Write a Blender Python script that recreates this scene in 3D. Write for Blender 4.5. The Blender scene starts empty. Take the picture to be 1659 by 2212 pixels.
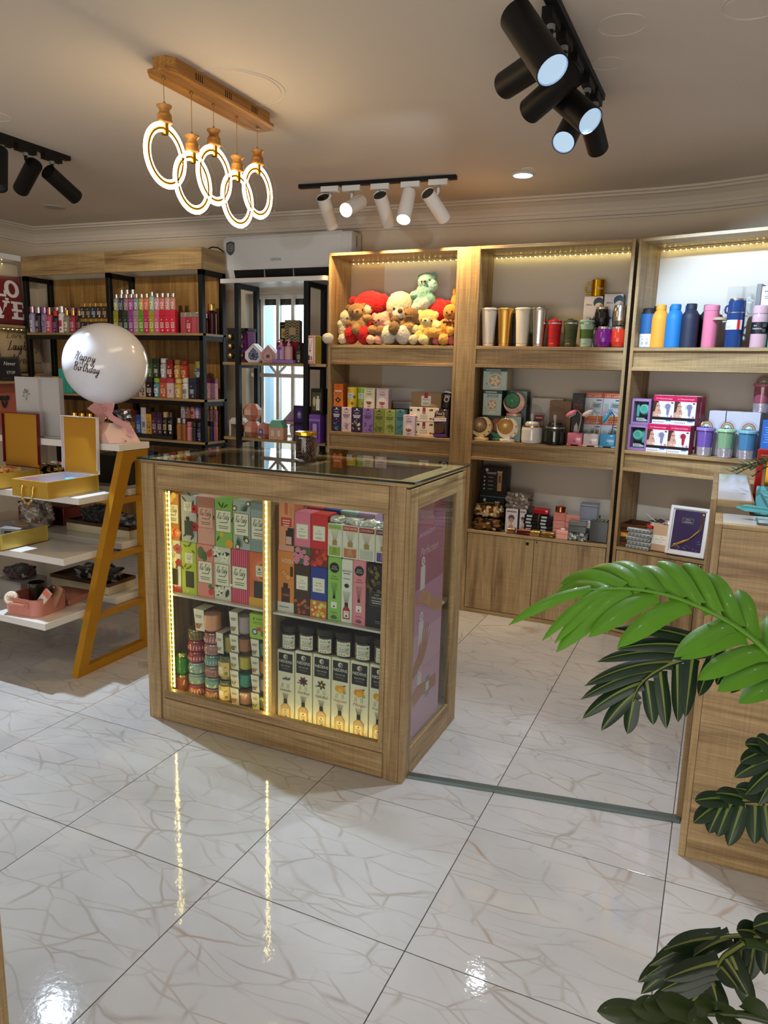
import bpy, bmesh, math, random
from mathutils import Vector, Matrix, Euler

# ---------------------------------------------------------------- camera, world, exposure
SC = bpy.context.scene
COL = SC.collection
PI = math.pi
cam_data = bpy.data.cameras.new('camera')
cam_data.sensor_fit = 'HORIZONTAL'
cam_data.sensor_width = 36.0
cam_data.lens = 36.0 * 1585.83 / 1659.0
cam_data.clip_start = 0.05
cam = bpy.data.objects.new('camera', cam_data)
COL.objects.link(cam)
YAW, PITCH, ROLL = -0.4239, -0.1882, 0.0261
fw = Vector((math.sin(YAW) * math.cos(PITCH), math.cos(YAW) * math.cos(PITCH), math.sin(PITCH)))
rt = Vector((math.cos(YAW), -math.sin(YAW), 0.0))
up = rt.cross(fw)
r2 = rt * math.cos(ROLL) + up * math.sin(ROLL)
u2 = up * math.cos(ROLL) - rt * math.sin(ROLL)
cam.matrix_world = Matrix(((r2.x, u2.x, -fw.x, 0.0), (r2.y, u2.y, -fw.y, 0.0), (r2.z, u2.z, -fw.z, 1.485), (0, 0, 0, 1)))
SC.camera = cam

world = bpy.data.worlds.new('daylight')
SC.world = world
world.use_nodes = True
world.node_tree.nodes['Background'].inputs[0].default_value = (0.93, 0.96, 1.0, 1)
world.node_tree.nodes['Background'].inputs[1].default_value = 0.30

SC.view_settings.view_transform = 'Standard'
SC.view_settings.look = 'None'
SC.view_settings.exposure = 0.0
SC.view_settings.gamma = 1.0
SC.view_settings.use_curve_mapping = False
SC.cycles.max_bounces = 10
SC.cycles.transparent_max_bounces = 16
SC.cycles.caustics_reflective = False
SC.cycles.caustics_refractive = False
SC.cycles.sample_clamp_indirect = 4.0

COOL = (0.78, 0.89, 1.0)
WARM = (1.0, 0.66, 0.30)
STRIP = (1.0, 0.78, 0.22)

def spot(name, loc, target, power, color, angle, blend=0.25, radius=0.02):
 d = bpy.data.lights.new(name, 'SPOT')
 d.energy = power
 d.color = color
 d.spot_size = math.radians(angle)
 d.spot_blend = blend
 d.shadow_soft_size = radius
 o = bpy.data.objects.new(name, d)
 COL.objects.link(o)
 o.location = loc
 o.rotation_euler = (Vector(target) - Vector(loc)).to_track_quat('-Z', 'Y').to_euler()
 return o

def area(name, loc, target, sx, sy, power, color):
 d = bpy.data.lights.new(name, 'AREA')
 d.shape = 'RECTANGLE'
 d.size, d.size_y = sx, sy
 d.energy = power
 d.color = color
 o = bpy.data.objects.new(name, d)
 COL.objects.link(o)
 o.location = loc
 o.rotation_euler = (Vector(target) - Vector(loc)).to_track_quat('-Z', 'Y').to_euler()
 return o

# fill added behind the camera to brighten the ceiling, daylight through the back window
area('ceiling_fill', (-0.8, -2.4, 0.6), (-1.2, 0.9, 2.5), 4.4, 1.1, 84, (1.0, 0.93, 0.86))
area('window_daylight', (-3.05, 5.35, 1.55), (-2.9, 3.0, 1.0), 0.9, 1.2, 16, (0.80, 0.90, 1.0))

# ---------------------------------------------------------------- colours and materials
def lin(c):
 return c / 12.92 if c <= 0.04045 else ((c + 0.055) / 1.055) ** 2.4

def hx(s):
 return tuple(lin(int(s[i:i + 2], 16) / 255.0) for i in (0, 2, 4)) + (1.0,)

def c4(c):
 if isinstance(c, str):
  return hx(c)
 return tuple(c) if len(c) == 4 else tuple(c) + (1.0,)

MATS = {}

def new_mat(name):
 m = bpy.data.materials.new(name)
 m.use_nodes = True
 nt = m.node_tree
 b = nt.nodes['Principled BSDF']
 return m, nt, b

def N(nt, t, **kw):
 n = nt.nodes.new(t)
 for k, v in kw.items():
  setattr(n, k, v)
 return n

def attr_mat(name, rough=0.5, metal=0.0, coat=0.0, bump=0.0, bscale=200.0, sheen=0.0, spec=0.5, var=0.0):
 m, nt, b = new_mat(name)
 a = N(nt, 'ShaderNodeAttribute', attribute_name='Col')
 nt.links.new(a.outputs['Color'], b.inputs['Base Color'])
 b.inputs['Roughness'].default_value = rough
 b.inputs['Metallic'].default_value = metal
 b.inputs['Coat Weight'].default_value = coat
 b.inputs['Coat Roughness'].default_value = 0.05
 b.inputs['Sheen Weight'].default_value = sheen
 b.inputs['Specular IOR Level'].default_value = spec
 if bump or var:
  tc = N(nt, 'ShaderNodeTexCoord')
  no = N(nt, 'ShaderNodeTexNoise')
  no.inputs['Scale'].default_value = bscale
  no.inputs['Detail'].default_value = 4.0
  nt.links.new(tc.outputs['Object'], no.inputs['Vector'])
  if bump:
   bp = N(nt, 'ShaderNodeBump')
   bp.inputs['Strength'].default_value = bump
   bp.inputs['Distance'].default_value = 0.004
   nt.links.new(no.outputs['Fac'], bp.inputs['Height'])
   nt.links.new(bp.outputs['Normal'], b.inputs['Normal'])
  if var:
   mx = N(nt, 'ShaderNodeMix', data_type='RGBA', blend_type='MULTIPLY')
   mx.inputs[0].default_value = var
   nt.links.new(a.outputs['Color'], mx.inputs[6])
   nt.links.new(no.outputs['Fac'], mx.inputs[7])
   nt.links.new(mx.outputs[2], b.inputs['Base Color'])
 MATS[name] = m
 return m

attr_mat('print', 0.42)
attr_mat('gloss', 0.16, coat=0.3)
attr_mat('matte', 0.6)
attr_mat('soft', 0.85, sheen=0.3, bump=0.35, bscale=60)
attr_mat('fur', 0.95, sheen=0.12, bump=1.0, bscale=230, var=0.35)
attr_mat('metal', 0.22, metal=1.0)
attr_mat('brushed', 0.36, metal=1.0)
attr_mat('foil', 0.2, metal=0.6, bump=1.0, bscale=45)
attr_mat('blackmetal', 0.5, spec=0.3)
attr_mat('leaf', 0.42, coat=0.08, bump=0.12, bscale=25, var=0.25, spec=0.3)
attr_mat('paint', 0.7, bump=0.03, bscale=90)
attr_mat('goldpaint', 0.32, metal=0.55)
attr_mat('lacquer', 0.12, coat=0.6)

def glass_mat(name, tint=(1, 1, 1, 1), ior=1.5, rough=0.0, use_attr=False, body=0.0, gain=1.0):
 """thin sheet glass: Fresnel mirror over a clear or tinted pass-through"""
 m, nt, b = new_mat(name)
 out = nt.nodes['Material Output']
 tr = N(nt, 'ShaderNodeBsdfTransparent')
 tr.inputs[0].default_value = tint
 gl = N(nt, 'ShaderNodeBsdfGlossy')
 gl.inputs['Roughness'].default_value = rough
 fr = N(nt, 'ShaderNodeFresnel')
 fr.inputs[0].default_value = ior
 mx = N(nt, 'ShaderNodeMixShader')
 ge = N(nt, 'ShaderNodeNewGeometry')
 inv = N(nt, 'ShaderNodeMath', operation='SUBTRACT')
 inv.inputs[0].default_value = 1.0
 nt.links.new(ge.outputs['Backfacing'], inv.inputs[1])
 fm = N(nt, 'ShaderNodeMath', operation='MULTIPLY')
 nt.links.new(fr.outputs[0], fm.inputs[0])
 nt.links.new(inv.outputs[0], fm.inputs[1])
 nt.links.new(fm.outputs[0], mx.inputs[0])
 src = tr
 if use_attr:
  a = N(nt, 'ShaderNodeAttribute', attribute_name='Col')
  nt.links.new(a.outputs['Color'], tr.inputs[0])
  if body:
   nt.links.new(a.outputs['Color'], b.inputs['Base Color'])
 if body:
  b.inputs['Roughness'].default_value = 0.15
  bm_ = N(nt, 'ShaderNodeMixShader')
  bm_.inputs[0].default_value = body
  nt.links.new(tr.outputs[0], bm_.inputs[1])
  nt.links.new(b.outputs[0], bm_.inputs[2])
  src = bm_
 nt.links.new(src.outputs[0], mx.inputs[1])
 nt.links.new(gl.outputs[0], mx.inputs[2])
 nt.links.new(mx.outputs[0], out.inputs[0])
 MATS[name] = m
 return m

glass_mat('glass', (0.93, 0.97, 0.95, 1))
glass_mat('clear', (0.94, 0.95, 0.96, 1), 1.45, 0.05)
glass_mat('tinted', use_attr=True, body=0.45)
glass_mat('tumbler', use_attr=True, body=0.75)
glass_mat('greenedge', (0.10, 0.30, 0.24, 1), 1.5)

def emit_mat(name, color, strength):
 m, nt, b = new_mat(name)
 b.inputs['Base Color'].default_value = c4(color)
 b.inputs['Emission Color'].default_value = c4(color)
 b.inputs['Emission Strength'].default_value = strength
 MATS[name] = m
 return m

emit_mat('ring_glow', (1.0, 0.74, 0.42), 14.0)
emit_mat('strip_glow', STRIP, 60.0)
emit_mat('case_glow', (1.0, 0.80, 0.26), 55.0)
emit_mat('tape_glow', (1.0, 0.78, 0.24), 0.7)
emit_mat('lens_dim', (0.50, 0.70, 0.92), 0.5)
emit_mat('cool_glow', (0.66, 0.85, 1.0), 16.0)
emit_mat('warm_lens', (1.0, 0.80, 0.40), 14.0)
emit_mat('sky_pane', (0.75, 0.87, 1.0), 2.2)

def wood_mat(name, axis, base='a58a60', dark='7a5e3c', light='bb9e70', scale=1.0):
 m, nt, b = new_mat(name)
 tc = N(nt, 'ShaderNodeTexCoord')
 oi = N(nt, 'ShaderNodeObjectInfo')
 addv = N(nt, 'ShaderNodeVectorMath', operation='ADD')
 mul = N(nt, 'ShaderNodeVectorMath', operation='SCALE')
 mul.inputs['Scale'].default_value = 7.0
 cmb = N(nt, 'ShaderNodeCombineXYZ')
 for i in range(3):
  nt.links.new(oi.outputs['Random'], cmb.inputs[i])
 nt.links.new(cmb.outputs[0], mul.inputs[0])
 nt.links.new(tc.outputs['Object'], addv.inputs[0])
 nt.links.new(mul.outputs[0], addv.inputs[1])
 mp = N(nt, 'ShaderNodeMapping')
 sc = [16.0 * scale] * 3
 sc['xyz'.index(axis)] = 1.1 * scale
 mp.inputs['Scale'].default_value = sc
 nt.links.new(addv.outputs[0], mp.inputs[0])
 big = N(nt, 'ShaderNodeTexNoise')
 big.inputs['Scale'].default_value = 1.0
 big.inputs['Detail'].default_value = 5.0
 big.inputs['Roughness'].default_value = 0.6
 big.inputs['Distortion'].default_value = 1.2
 nt.links.new(mp.outputs[0], big.inputs['Vector'])
 mp2 = N(nt, 'ShaderNodeMapping')
 s2 = [190.0 * scale] * 3
 s2['xyz'.index(axis)] = 5.0 * scale
 mp2.inputs['Scale'].default_value = s2
 nt.links.new(addv.outputs[0], mp2.inputs[0])
 fine = N(nt, 'ShaderNodeTexNoise')
 fine.inputs['Scale'].default_value = 1.0
 fine.inputs['Detail'].default_value = 3.0
 nt.links.new(mp2.outputs[0], fine.inputs['Vector'])
 # saw marks across the grain
 mp3 = N(nt, 'ShaderNodeMapping')
 s3 = [9.0] * 3
 s3['xyz'.index(axis)] = 260.0
 mp3.inputs['Scale'].default_value = s3
 nt.links.new(addv.outputs[0], mp3.inputs[0])
 saw = N(nt, 'ShaderNodeTexNoise')
 saw.inputs['Scale'].default_value = 0.6
 nt.links.new(mp3.outputs[0], saw.inputs['Vector'])
 rmp = N(nt, 'ShaderNodeValToRGB')
 rmp.color_ramp.elements[0].position = 0.30
 rmp.color_ramp.elements[0].color = hx(dark)
 rmp.color_ramp.elements[1].position = 0.72
 rmp.color_ramp.elements[1].color = hx(light)
 e = rmp.color_ramp.elements.new(0.5)
 e.color = hx(base)
 nt.links.new(big.outputs['Fac'], rmp.inputs[0])
 mx = N(nt, 'ShaderNodeMix', data_type='RGBA', blend_type='OVERLAY')
 mx.inputs[0].default_value = 0.55
 nt.links.new(rmp.outputs[0], mx.inputs[6])
 nt.links.new(fine.outputs['Fac'], mx.inputs[7])
 mx2 = N(nt, 'ShaderNodeMix', data_type='RGBA', blend_type='OVERLAY')
 mx2.inputs[0].default_value = 0.22
 nt.links.new(mx.outputs[2], mx2.inputs[6])
 nt.links.new(saw.outputs['Fac'], mx2.inputs[7])
 nt.links.new(mx2.outputs[2], b.inputs['Base Color'])
 b.inputs['Roughness'].default_value = 0.45
 bp = N(nt, 'ShaderNodeBump')
 bp.inputs['Strength'].default_value = 0.12
 bp.inputs['Distance'].default_value = 0.002
 nt.links.new(fine.outputs['Fac'], bp.inputs['Height'])
 nt.links.new(bp.outputs['Normal'], b.inputs['Normal'])
 MATS[name] = m
 return m

for ax in 'xyz':
 wood_mat('wood_' + ax, ax)
wood_mat('wood_gold', 'x', 'b07a38', '7c4c1c', 'cf9a52')
wood_mat('wood_goldy', 'y', 'b5803c', '8a5722', 'd29c50')
wood_mat('oak_panel', 'z', 'a07840', '74522a', 'b8925a')

def marble_mat():
 m, nt, b = new_mat('marble')
 g = N(nt, 'ShaderNodeNewGeometry')
 oi = N(nt, 'ShaderNodeObjectInfo')
 cmb = N(nt, 'ShaderNodeCombineXYZ')
 nt.links.new(oi.outputs['Random'], cmb.inputs[0])
 nt.links.new(oi.outputs['Random'], cmb.inputs[1])
 sc = N(nt, 'ShaderNodeVectorMath', operation='SCALE')
 sc.inputs['Scale'].default_value = 13.0
 nt.links.new(cmb.outputs[0], sc.inputs[0])
 ad = N(nt, 'ShaderNodeVectorMath', operation='ADD')
 nt.links.new(g.outputs['Position'], ad.inputs[0])
 nt.links.new(sc.outputs[0], ad.inputs[1])
 # wandering coordinates
 wn = N(nt, 'ShaderNodeTexNoise')
 wn.inputs['Scale'].default_value = 2.2
 wn.inputs['Detail'].default_value = 3.0
 nt.links.new(ad.outputs[0], wn.inputs['Vector'])
 wm = N(nt, 'ShaderNodeVectorMath', operation='SCALE')
 wm.inputs['Scale'].default_value = 0.16
 nt.links.new(wn.outputs['Color'], wm.inputs[0])
 wa = N(nt, 'ShaderNodeVectorMath', operation='ADD')
 nt.links.new(ad.outputs[0], wa.inputs[0])
 nt.links.new(wm.outputs[0], wa.inputs[1])
 def vein(scale, width, rot, stretch, shift):
  mq = N(nt, 'ShaderNodeMapping')
  mq.inputs['Rotation'].default_value = (0, 0, rot)
  mq.inputs['Scale'].default_value = (1.0, stretch, 1.0)
  mq.inputs['Location'].default_value = (shift, shift * 2, 0)
  nt.links.new(wa.outputs[0], mq.inputs[0])
  v = N(nt, 'ShaderNodeTexVoronoi', feature='DISTANCE_TO_EDGE')
  v.inputs['Scale'].default_value = scale
  nt.links.new(mq.outputs[0], v.inputs['Vector'])
  mr = N(nt, 'ShaderNodeMapRange')
  mr.inputs[1].default_value = 0.0
  mr.inputs[2].default_value = width
  mr.inputs[3].default_value = 1.0
  mr.inputs[4].default_value = 0.0
  nt.links.new(v.outputs['Distance'], mr.inputs[0])
  mk = N(nt, 'ShaderNodeTexNoise')
  mk.inputs['Scale'].default_value = scale * 1.1
  mk.inputs['Detail'].default_value = 2.0
  nt.links.new(mq.outputs[0], mk.inputs['Vector'])
  mm = N(nt, 'ShaderNodeMapRange')
  mm.inputs[1].default_value = 0.40
  mm.inputs[2].default_value = 0.62
  nt.links.new(mk.outputs['Fac'], mm.inputs[0])
  mu = N(nt, 'ShaderNodeMath', operation='MULTIPLY')
  nt.links.new(mr.outputs[0], mu.inputs[0])
  nt.links.new(mm.outputs[0], mu.inputs[1])
  return mu
 v1 = vein(1.9, 0.017, 0.75, 3.0, 0.0)
 v2a = vein(2.9, 0.028, -0.35, 2.8, 3.1)
 v2b = vein(4.2, 0.034, 1.5, 2.3, 7.7)
 v2 = N(nt, 'ShaderNodeMath', operation='MAXIMUM')
 nt.links.new(v2a.outputs[0], v2.inputs[0])
 nt.links.new(v2b.outputs[0], v2.inputs[1])
 n2 = N(nt, 'ShaderNodeTexNoise')
 n2.inputs['Scale'].default_value = 3.2
 n2.inputs['Detail'].default_value = 2.0
 nt.links.new(ad.outputs[0], n2.inputs['Vector'])
 k = N(nt, 'ShaderNodeMapRange')
 k.inputs[1].default_value = 0.50
 k.inputs[2].default_value = 0.72
 nt.links.new(n2.outputs['Fac'], k.inputs[0])
 m1 = N(nt, 'ShaderNodeMath', operation='MULTIPLY')
 nt.links.new(v1.outputs[0], m1.inputs[0])
 nt.links.new(k.outputs[0], m1.inputs[1])
 cl = N(nt, 'ShaderNodeTexNoise')
 cl.inputs['Scale'].default_value = 2.4
 cl.inputs['Detail'].default_value = 6.0
 nt.links.new(wa.outputs[0], cl.inputs['Vector'])
 base = N(nt, 'ShaderNodeValToRGB')
 base.color_ramp.elements[0].position = 0.3
 base.color_ramp.elements[0].color = hx('bdbab7')
 base.color_ramp.elements[1].position = 0.75
 base.color_ramp.elements[1].color = hx('d0cecc')
 nt.links.new(cl.outputs['Fac'], base.inputs[0])
 a = N(nt, 'ShaderNodeMix', data_type='RGBA')
 nt.links.new(m1.outputs[0], a.inputs[0])
 nt.links.new(base.outputs[0], a.inputs[6])
 a.inputs[7].default_value = hx('b4886a')
 m2 = N(nt, 'ShaderNodeMath', operation='MULTIPLY')
 m2.inputs[1].default_value = 0.75
 nt.links.new(v2.outputs[0], m2.inputs[0])
 m2b = N(nt, 'ShaderNodeMath', operation='MULTIPLY')
 m2b.inputs[1].default_value = 0.5
 nt.links.new(v1.outputs[0], m2b.inputs[0])
 m3 = N(nt, 'ShaderNodeMath', operation='MAXIMUM')
 nt.links.new(m2.outputs[0], m3.inputs[0])
 nt.links.new(m2b.outputs[0], m3.inputs[1])
 a2 = N(nt, 'ShaderNodeMix', data_type='RGBA')
 nt.links.new(m3.outputs[0], a2.inputs[0])
 nt.links.new(a.outputs[2], a2.inputs[6])
 a2.inputs[7].default_value = hx('a4988c')
 nt.links.new(a2.outputs[2], b.inputs['Base Color'])
 b.inputs['Roughness'].default_value = 0.05
 b.inputs['Specular IOR Level'].default_value = 0.5
 rip = N(nt, 'ShaderNodeTexNoise')
 rip.inputs['Scale'].default_value = 55.0
 rip.inputs['Detail'].default_value = 2.0
 nt.links.new(g.outputs['Position'], rip.inputs['Vector'])
 bp = N(nt, 'ShaderNodeBump')
 bp.inputs['Strength'].default_value = 0.06
 bp.inputs['Distance'].default_value = 0.004
 nt.links.new(rip.outputs['Fac'], bp.inputs['Height'])
 nt.links.new(bp.outputs['Normal'], b.inputs['Normal'])
 MATS['marble'] = m

marble_mat()
# ---------------------------------------------------------------- mesh building helpers
I4 = Matrix.Identity(4)

class MB:
 """collects polygons with a colour and a smooth flag, then builds ONE mesh"""

 def __init__(s):
  s.v, s.f, s.c, s.s = [], [], [], []
  s.col = (0.8, 0.8, 0.8, 1)

 def add(s, vs, fs, col=None, smooth=False, M=None):
  col = s.col if col is None else c4(col)
  n = len(s.v)
  s.v += [tuple(M @ Vector(p)) for p in vs] if M is not None else [tuple(p) for p in vs]
  for f in fs:
   s.f.append([i + n for i in f])
   s.c.append(col)
   s.s.append(smooth)
  return s

 def box(s, x0, x1, y0, y1, z0, z1, col=None, M=None, bev=0.0):
  if bev:
   return s.cbox(x0, x1, y0, y1, z0, z1, bev, col, M)
  vs = [(x0, y0, z0), (x1, y0, z0), (x1, y1, z0), (x0, y1, z0), (x0, y0, z1), (x1, y0, z1), (x1, y1, z1), (x0, y1, z1)]
  return s.add(vs, [(3, 2, 1, 0), (4, 5, 6, 7), (0, 1, 5, 4), (1, 2, 6, 5), (2, 3, 7, 6), (3, 0, 4, 7)], col, False, M)

 def cbox(s, x0, x1, y0, y1, z0, z1, b, col=None, M=None, seg=1, smooth=False):
  bm = bmesh.new()
  bmesh.ops.create_cube(bm, size=1.0)
  for v in bm.verts:
   v.co = Vector((x0 + (v.co.x + .5) * (x1 - x0), y0 + (v.co.y + .5) * (y1 - y0), z0 + (v.co.z + .5) * (z1 - z0)))
  bmesh.ops.bevel(bm, geom=list(bm.edges), offset=b, segments=seg, affect='EDGES', profile=0.5)
  bm.verts.index_update()
  s.add([v.co for v in bm.verts], [[v.index for v in f.verts] for f in bm.faces], col, smooth, M)
  bm.free()
  return s

 def lathe(s, prof, n=20, col=None, M=None, cols=None, smooth=True, sx=1.0, sy=1.0):
  """prof: (radius, z) from bottom to top; cols: colour per band"""
  vs = []
  for r, z in prof:
   for i in range(n):
    a = 2 * PI * i / n
    vs.append((r * math.cos(a) * sx, r * math.sin(a) * sy, z))
  for k in range(len(prof) - 1):
   fs = []
   for i in range(n):
    j = (i + 1) % n
    fs.append((k * n + i, k * n + j, (k + 1) * n + j, (k + 1) * n + i))
   s.addp(vs, fs, cols[k] if cols else col, smooth, M)
  if prof[0][0] > 1e-5:
   s.addp(vs, [tuple(range(n))[::-1]], cols[0] if cols else col, False, M)
  if prof[-1][0] > 1e-5:
   s.addp(vs, [tuple(range((len(prof) - 1) * n, len(prof) * n))], cols[-1] if cols else col, False, M)
  return s

 def addp(s, vs, fs, col, smooth, M):
  used = {}
  nv = []
  nf = []
  for f in fs:
   g = []
   for i in f:
    if i not in used:
     used[i] = len(nv)
     nv.append(vs[i])
    g.append(used[i])
   nf.append(g)
  s.add(nv, nf, col, smooth, M)

 def cyl(s, p0, p1, r0, r1=None, n=14, col=None, M=None, caps=True, smooth=True):
  r1 = r0 if r1 is None else r1
  p0, p1 = Vector(p0), Vector(p1)
  q = (p1 - p0).to_track_quat('Z', 'Y').to_matrix().to_4x4()
  T = Matrix.Translation(p0) @ q
  if M is not None:
   T = M @ T
  L = (p1 - p0).length
  vs = []
  for r, z in ((r0, 0), (r1, L)):
   for i in range(n):
    a = 2 * PI * i / n
    vs.append((r * math.cos(a), r * math.sin(a), z))
  s.add(vs, [(i, (i + 1) % n, n + (i + 1) % n, n + i) for i in range(n)], col, smooth, T)
  if caps:
   s.add(vs[:n], [tuple(range(n))[::-1]], col, False, T)
   s.add(vs[n:], [tuple(range(n))], col, False, T)
  return s

 def tube(s, pts, r, n=8, col=None, M=None, closed=False):
  P = [Vector(p) for p in pts]
  m = len(P)
  rad = r if isinstance(r, (list, tuple)) else [r] * m
  vs = []
  prev = None
  for i, p in enumerate(P):
   a = P[(i - 1) % m] if (closed or i > 0) else p
   b = P[(i + 1) % m] if (closed or i < m - 1) else p
   t = (b - a).normalized()
   if prev is None:
    h = Vector((0, 0, 1)) if abs(t.z) < 0.9 else Vector((1, 0, 0))
    x = t.cross(h).normalized()
   else:
    x = (prev - t * prev.dot(t)).normalized()
   prev = x
   y = t.cross(x)
   for k in range(n):
    ang = 2 * PI * k / n
    vs.append(p + (x * math.cos(ang) + y * math.sin(ang)) * rad[i])
  fs = []
  for i in range(m if closed else m - 1):
   j = (i + 1) % m
   for k in range(n):
    l = (k + 1) % n
    fs.append((i * n + k, i * n + l, j * n + l, j * n + k))
  s.add(vs, fs, col, True, M)
  if not closed:
   s.add(vs[:n], [tuple(range(n))[::-1]], col, False, M)
   s.add(vs[-n:], [tuple(range(n))], col, False, M)
  return s

 def torus(s, c, axis, R, r, n=40, k=8, col=None, M=None):
  c = Vector(c)
  q = Vector(axis).to_track_quat('Z', 'Y')
  pts = [c + q @ Vector((R * math.cos(2 * PI * i / n), R * math.sin(2 * PI * i / n), 0)) for i in range(n)]
  return s.tube(pts, r, k, col, M, closed=True)

 def ell(s, c, r, col=None, M=None, n=14, k=9, rot=None):
  c = Vector(c)
  r = (r, r, r) if not isinstance(r, (tuple, list)) else r
  vs = []
  for i in range(1, k):
   t = PI * i / k
   for j in range(n):
    a = 2 * PI * j / n
    vs.append(Vector((r[0] * math.sin(t) * math.cos(a), r[1] * math.sin(t) * math.sin(a), r[2] * math.cos(t))))
  vs.append(Vector((0, 0, r[2])))
  vs.append(Vector((0, 0, -r[2])))
  if rot is not None:
   e = Euler(rot).to_matrix()
   vs = [e @ v for v in vs]
  vs = [v + c for v in vs]
  fs = []
  for i in range(k - 2):
   for j in range(n):
    l = (j + 1) % n
    fs.append((i * n + j, (i + 1) * n + j, (i + 1) * n + l, i * n + l))
  T, B = len(vs) - 2, len(vs) - 1
  for j in range(n):
   l = (j + 1) % n
   fs.append((T, j, l))
   fs.append((B, (k - 2) * n + l, (k - 2) * n + j))
  return s.add(vs, fs, col, True, M)

 def prism(s, poly, t0, t1, plane='xz', col=None, M=None, smooth=False):
  """poly: 2D outline; extruded between t0 and t1 along the remaining axis"""
  def P(a, b, t):
   return {'xz': (a, t, b), 'xy': (a, b, t), 'yz': (t, a, b)}[plane]
  n = len(poly)
  vs = [P(a, b, t0) for a, b in poly] + [P(a, b, t1) for a, b in poly]
  s.addp(vs, [tuple(range(n))], col, False, M)
  s.addp(vs, [tuple(range(n, 2 * n))[::-1]], col, False, M)
  s.addp(vs, [(i, n + i, n + (i + 1) % n, (i + 1) % n) for i in range(n)], col, smooth, M)
  return s

 def quad(s, a, b, c, d, col=None, M=None):
  return s.add([a, b, c, d], [(0, 1, 2, 3)], col, False, M)

 def mesh(s, name, fix=True):
  me = bpy.data.meshes.new(name)
  me.from_pydata(s.v, [], s.f)
  at = me.attributes.new('Col', 'FLOAT_COLOR', 'CORNER')
  buf = []
  for f, c in zip(s.f, s.c):
   buf += list(c) * len(f)
  at.data.foreach_set('color', buf)
  me.polygons.foreach_set('use_smooth', s.s)
  if fix:
   bm = bmesh.new()
   bm.from_mesh(me)
   bmesh.ops.recalc_face_normals(bm, faces=bm.faces)
   bm.to_mesh(me)
   bm.free()
  me.update()
  return me

def put(name, mesh, mat=None, parent=None, loc=(0, 0, 0), rz=0.0, rot=None, scale=None):
 if isinstance(mesh, MB):
  mesh = mesh.mesh(name)
 if mat is not None and not mesh.materials:
  mesh.materials.append(MATS[mat])
 o = bpy.data.objects.new(name, mesh)
 COL.objects.link(o)
 o.location = loc
 o.rotation_euler = rot if rot is not None else (0, 0, rz)
 if scale is not None:
  o.scale = (scale,) * 3 if not isinstance(scale, (tuple, list)) else scale
 if parent is not None:
  o.parent = parent
 return o

def tag(o, label, cat, group=None):
 o['label'] = label
 o['category'] = cat
 if group:
  o['group'] = group
 return o

def thing(name, label, cat, loc=(0, 0, 0), rz=0.0, group=None, rot=None):
 o = bpy.data.objects.new(name, None)
 o.empty_display_size = 0.05
 COL.objects.link(o)
 o.location = loc
 o.rotation_euler = rot if rot is not None else (0, 0, rz)
 return tag(o, label, cat, group)

def struct(name, mesh, mat, parent=None, loc=(0, 0, 0), label=None):
 o = put(name, mesh, mat, parent, loc)
 o['kind'] = 'structure'
 if label:
  o['label'] = label
 return o

# flat lettering, cached per string
_TXT = {}

def text_poly(body, shear=0.0, res=2):
 key = (body, shear, res)
 if key not in _TXT:
  cu = bpy.data.curves.new('lettering', 'FONT')
  cu.body = body
  cu.align_x = 'CENTER'
  cu.align_y = 'CENTER'
  cu.size = 1.0
  cu.shear = shear
  cu.resolution_u = res
  o = bpy.data.objects.new('lettering', cu)
  COL.objects.link(o)
  bpy.context.view_layer.update()
  me = bpy.data.meshes.new_from_object(o.evaluated_get(bpy.context.evaluated_depsgraph_get()))
  _TXT[key] = ([tuple(v.co) for v in me.vertices], [tuple(p.vertices) for p in me.polygons])
  bpy.data.objects.remove(o)
  bpy.data.curves.remove(cu)
  bpy.data.meshes.remove(me)
 return _TXT[key]

# pen-stroke handwriting: advance, then strokes of xy digit pairs (base line at y 3)
PEN = {'a': '6 5636252433435556546374', 'p': '6 262320 253656544323', 'y': '6 2624334456 56534030215364', 'H': '8 18293923 79666373 164677', 'B': '8 293923 183969673666745313',
       'i': '4 26233344 3839', 'r': '5 152623 254656', 't': '4 39243344 1747', 'h': '6 3923 254655536374', 'd': '6 5636243343667954637 4'.replace('7 4', '74'), 'V': '7 1829336979',
       'P': '7 283923 2959685636', 'n': '6 152623 254655536374', 'k': '6 3923 5624 355363', 'L': '7 594936231333 6374'.replace(' 6374', '6374'), 'u': '6 1614234456 56536374', 'g': '6 563624335556 565140203264',
       'v': '6 1623455666', 'e': '5 245546262433 5364'.replace(' 5364', '5364'), 'o': '6 36243354563666', ' ': '4'}

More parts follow.
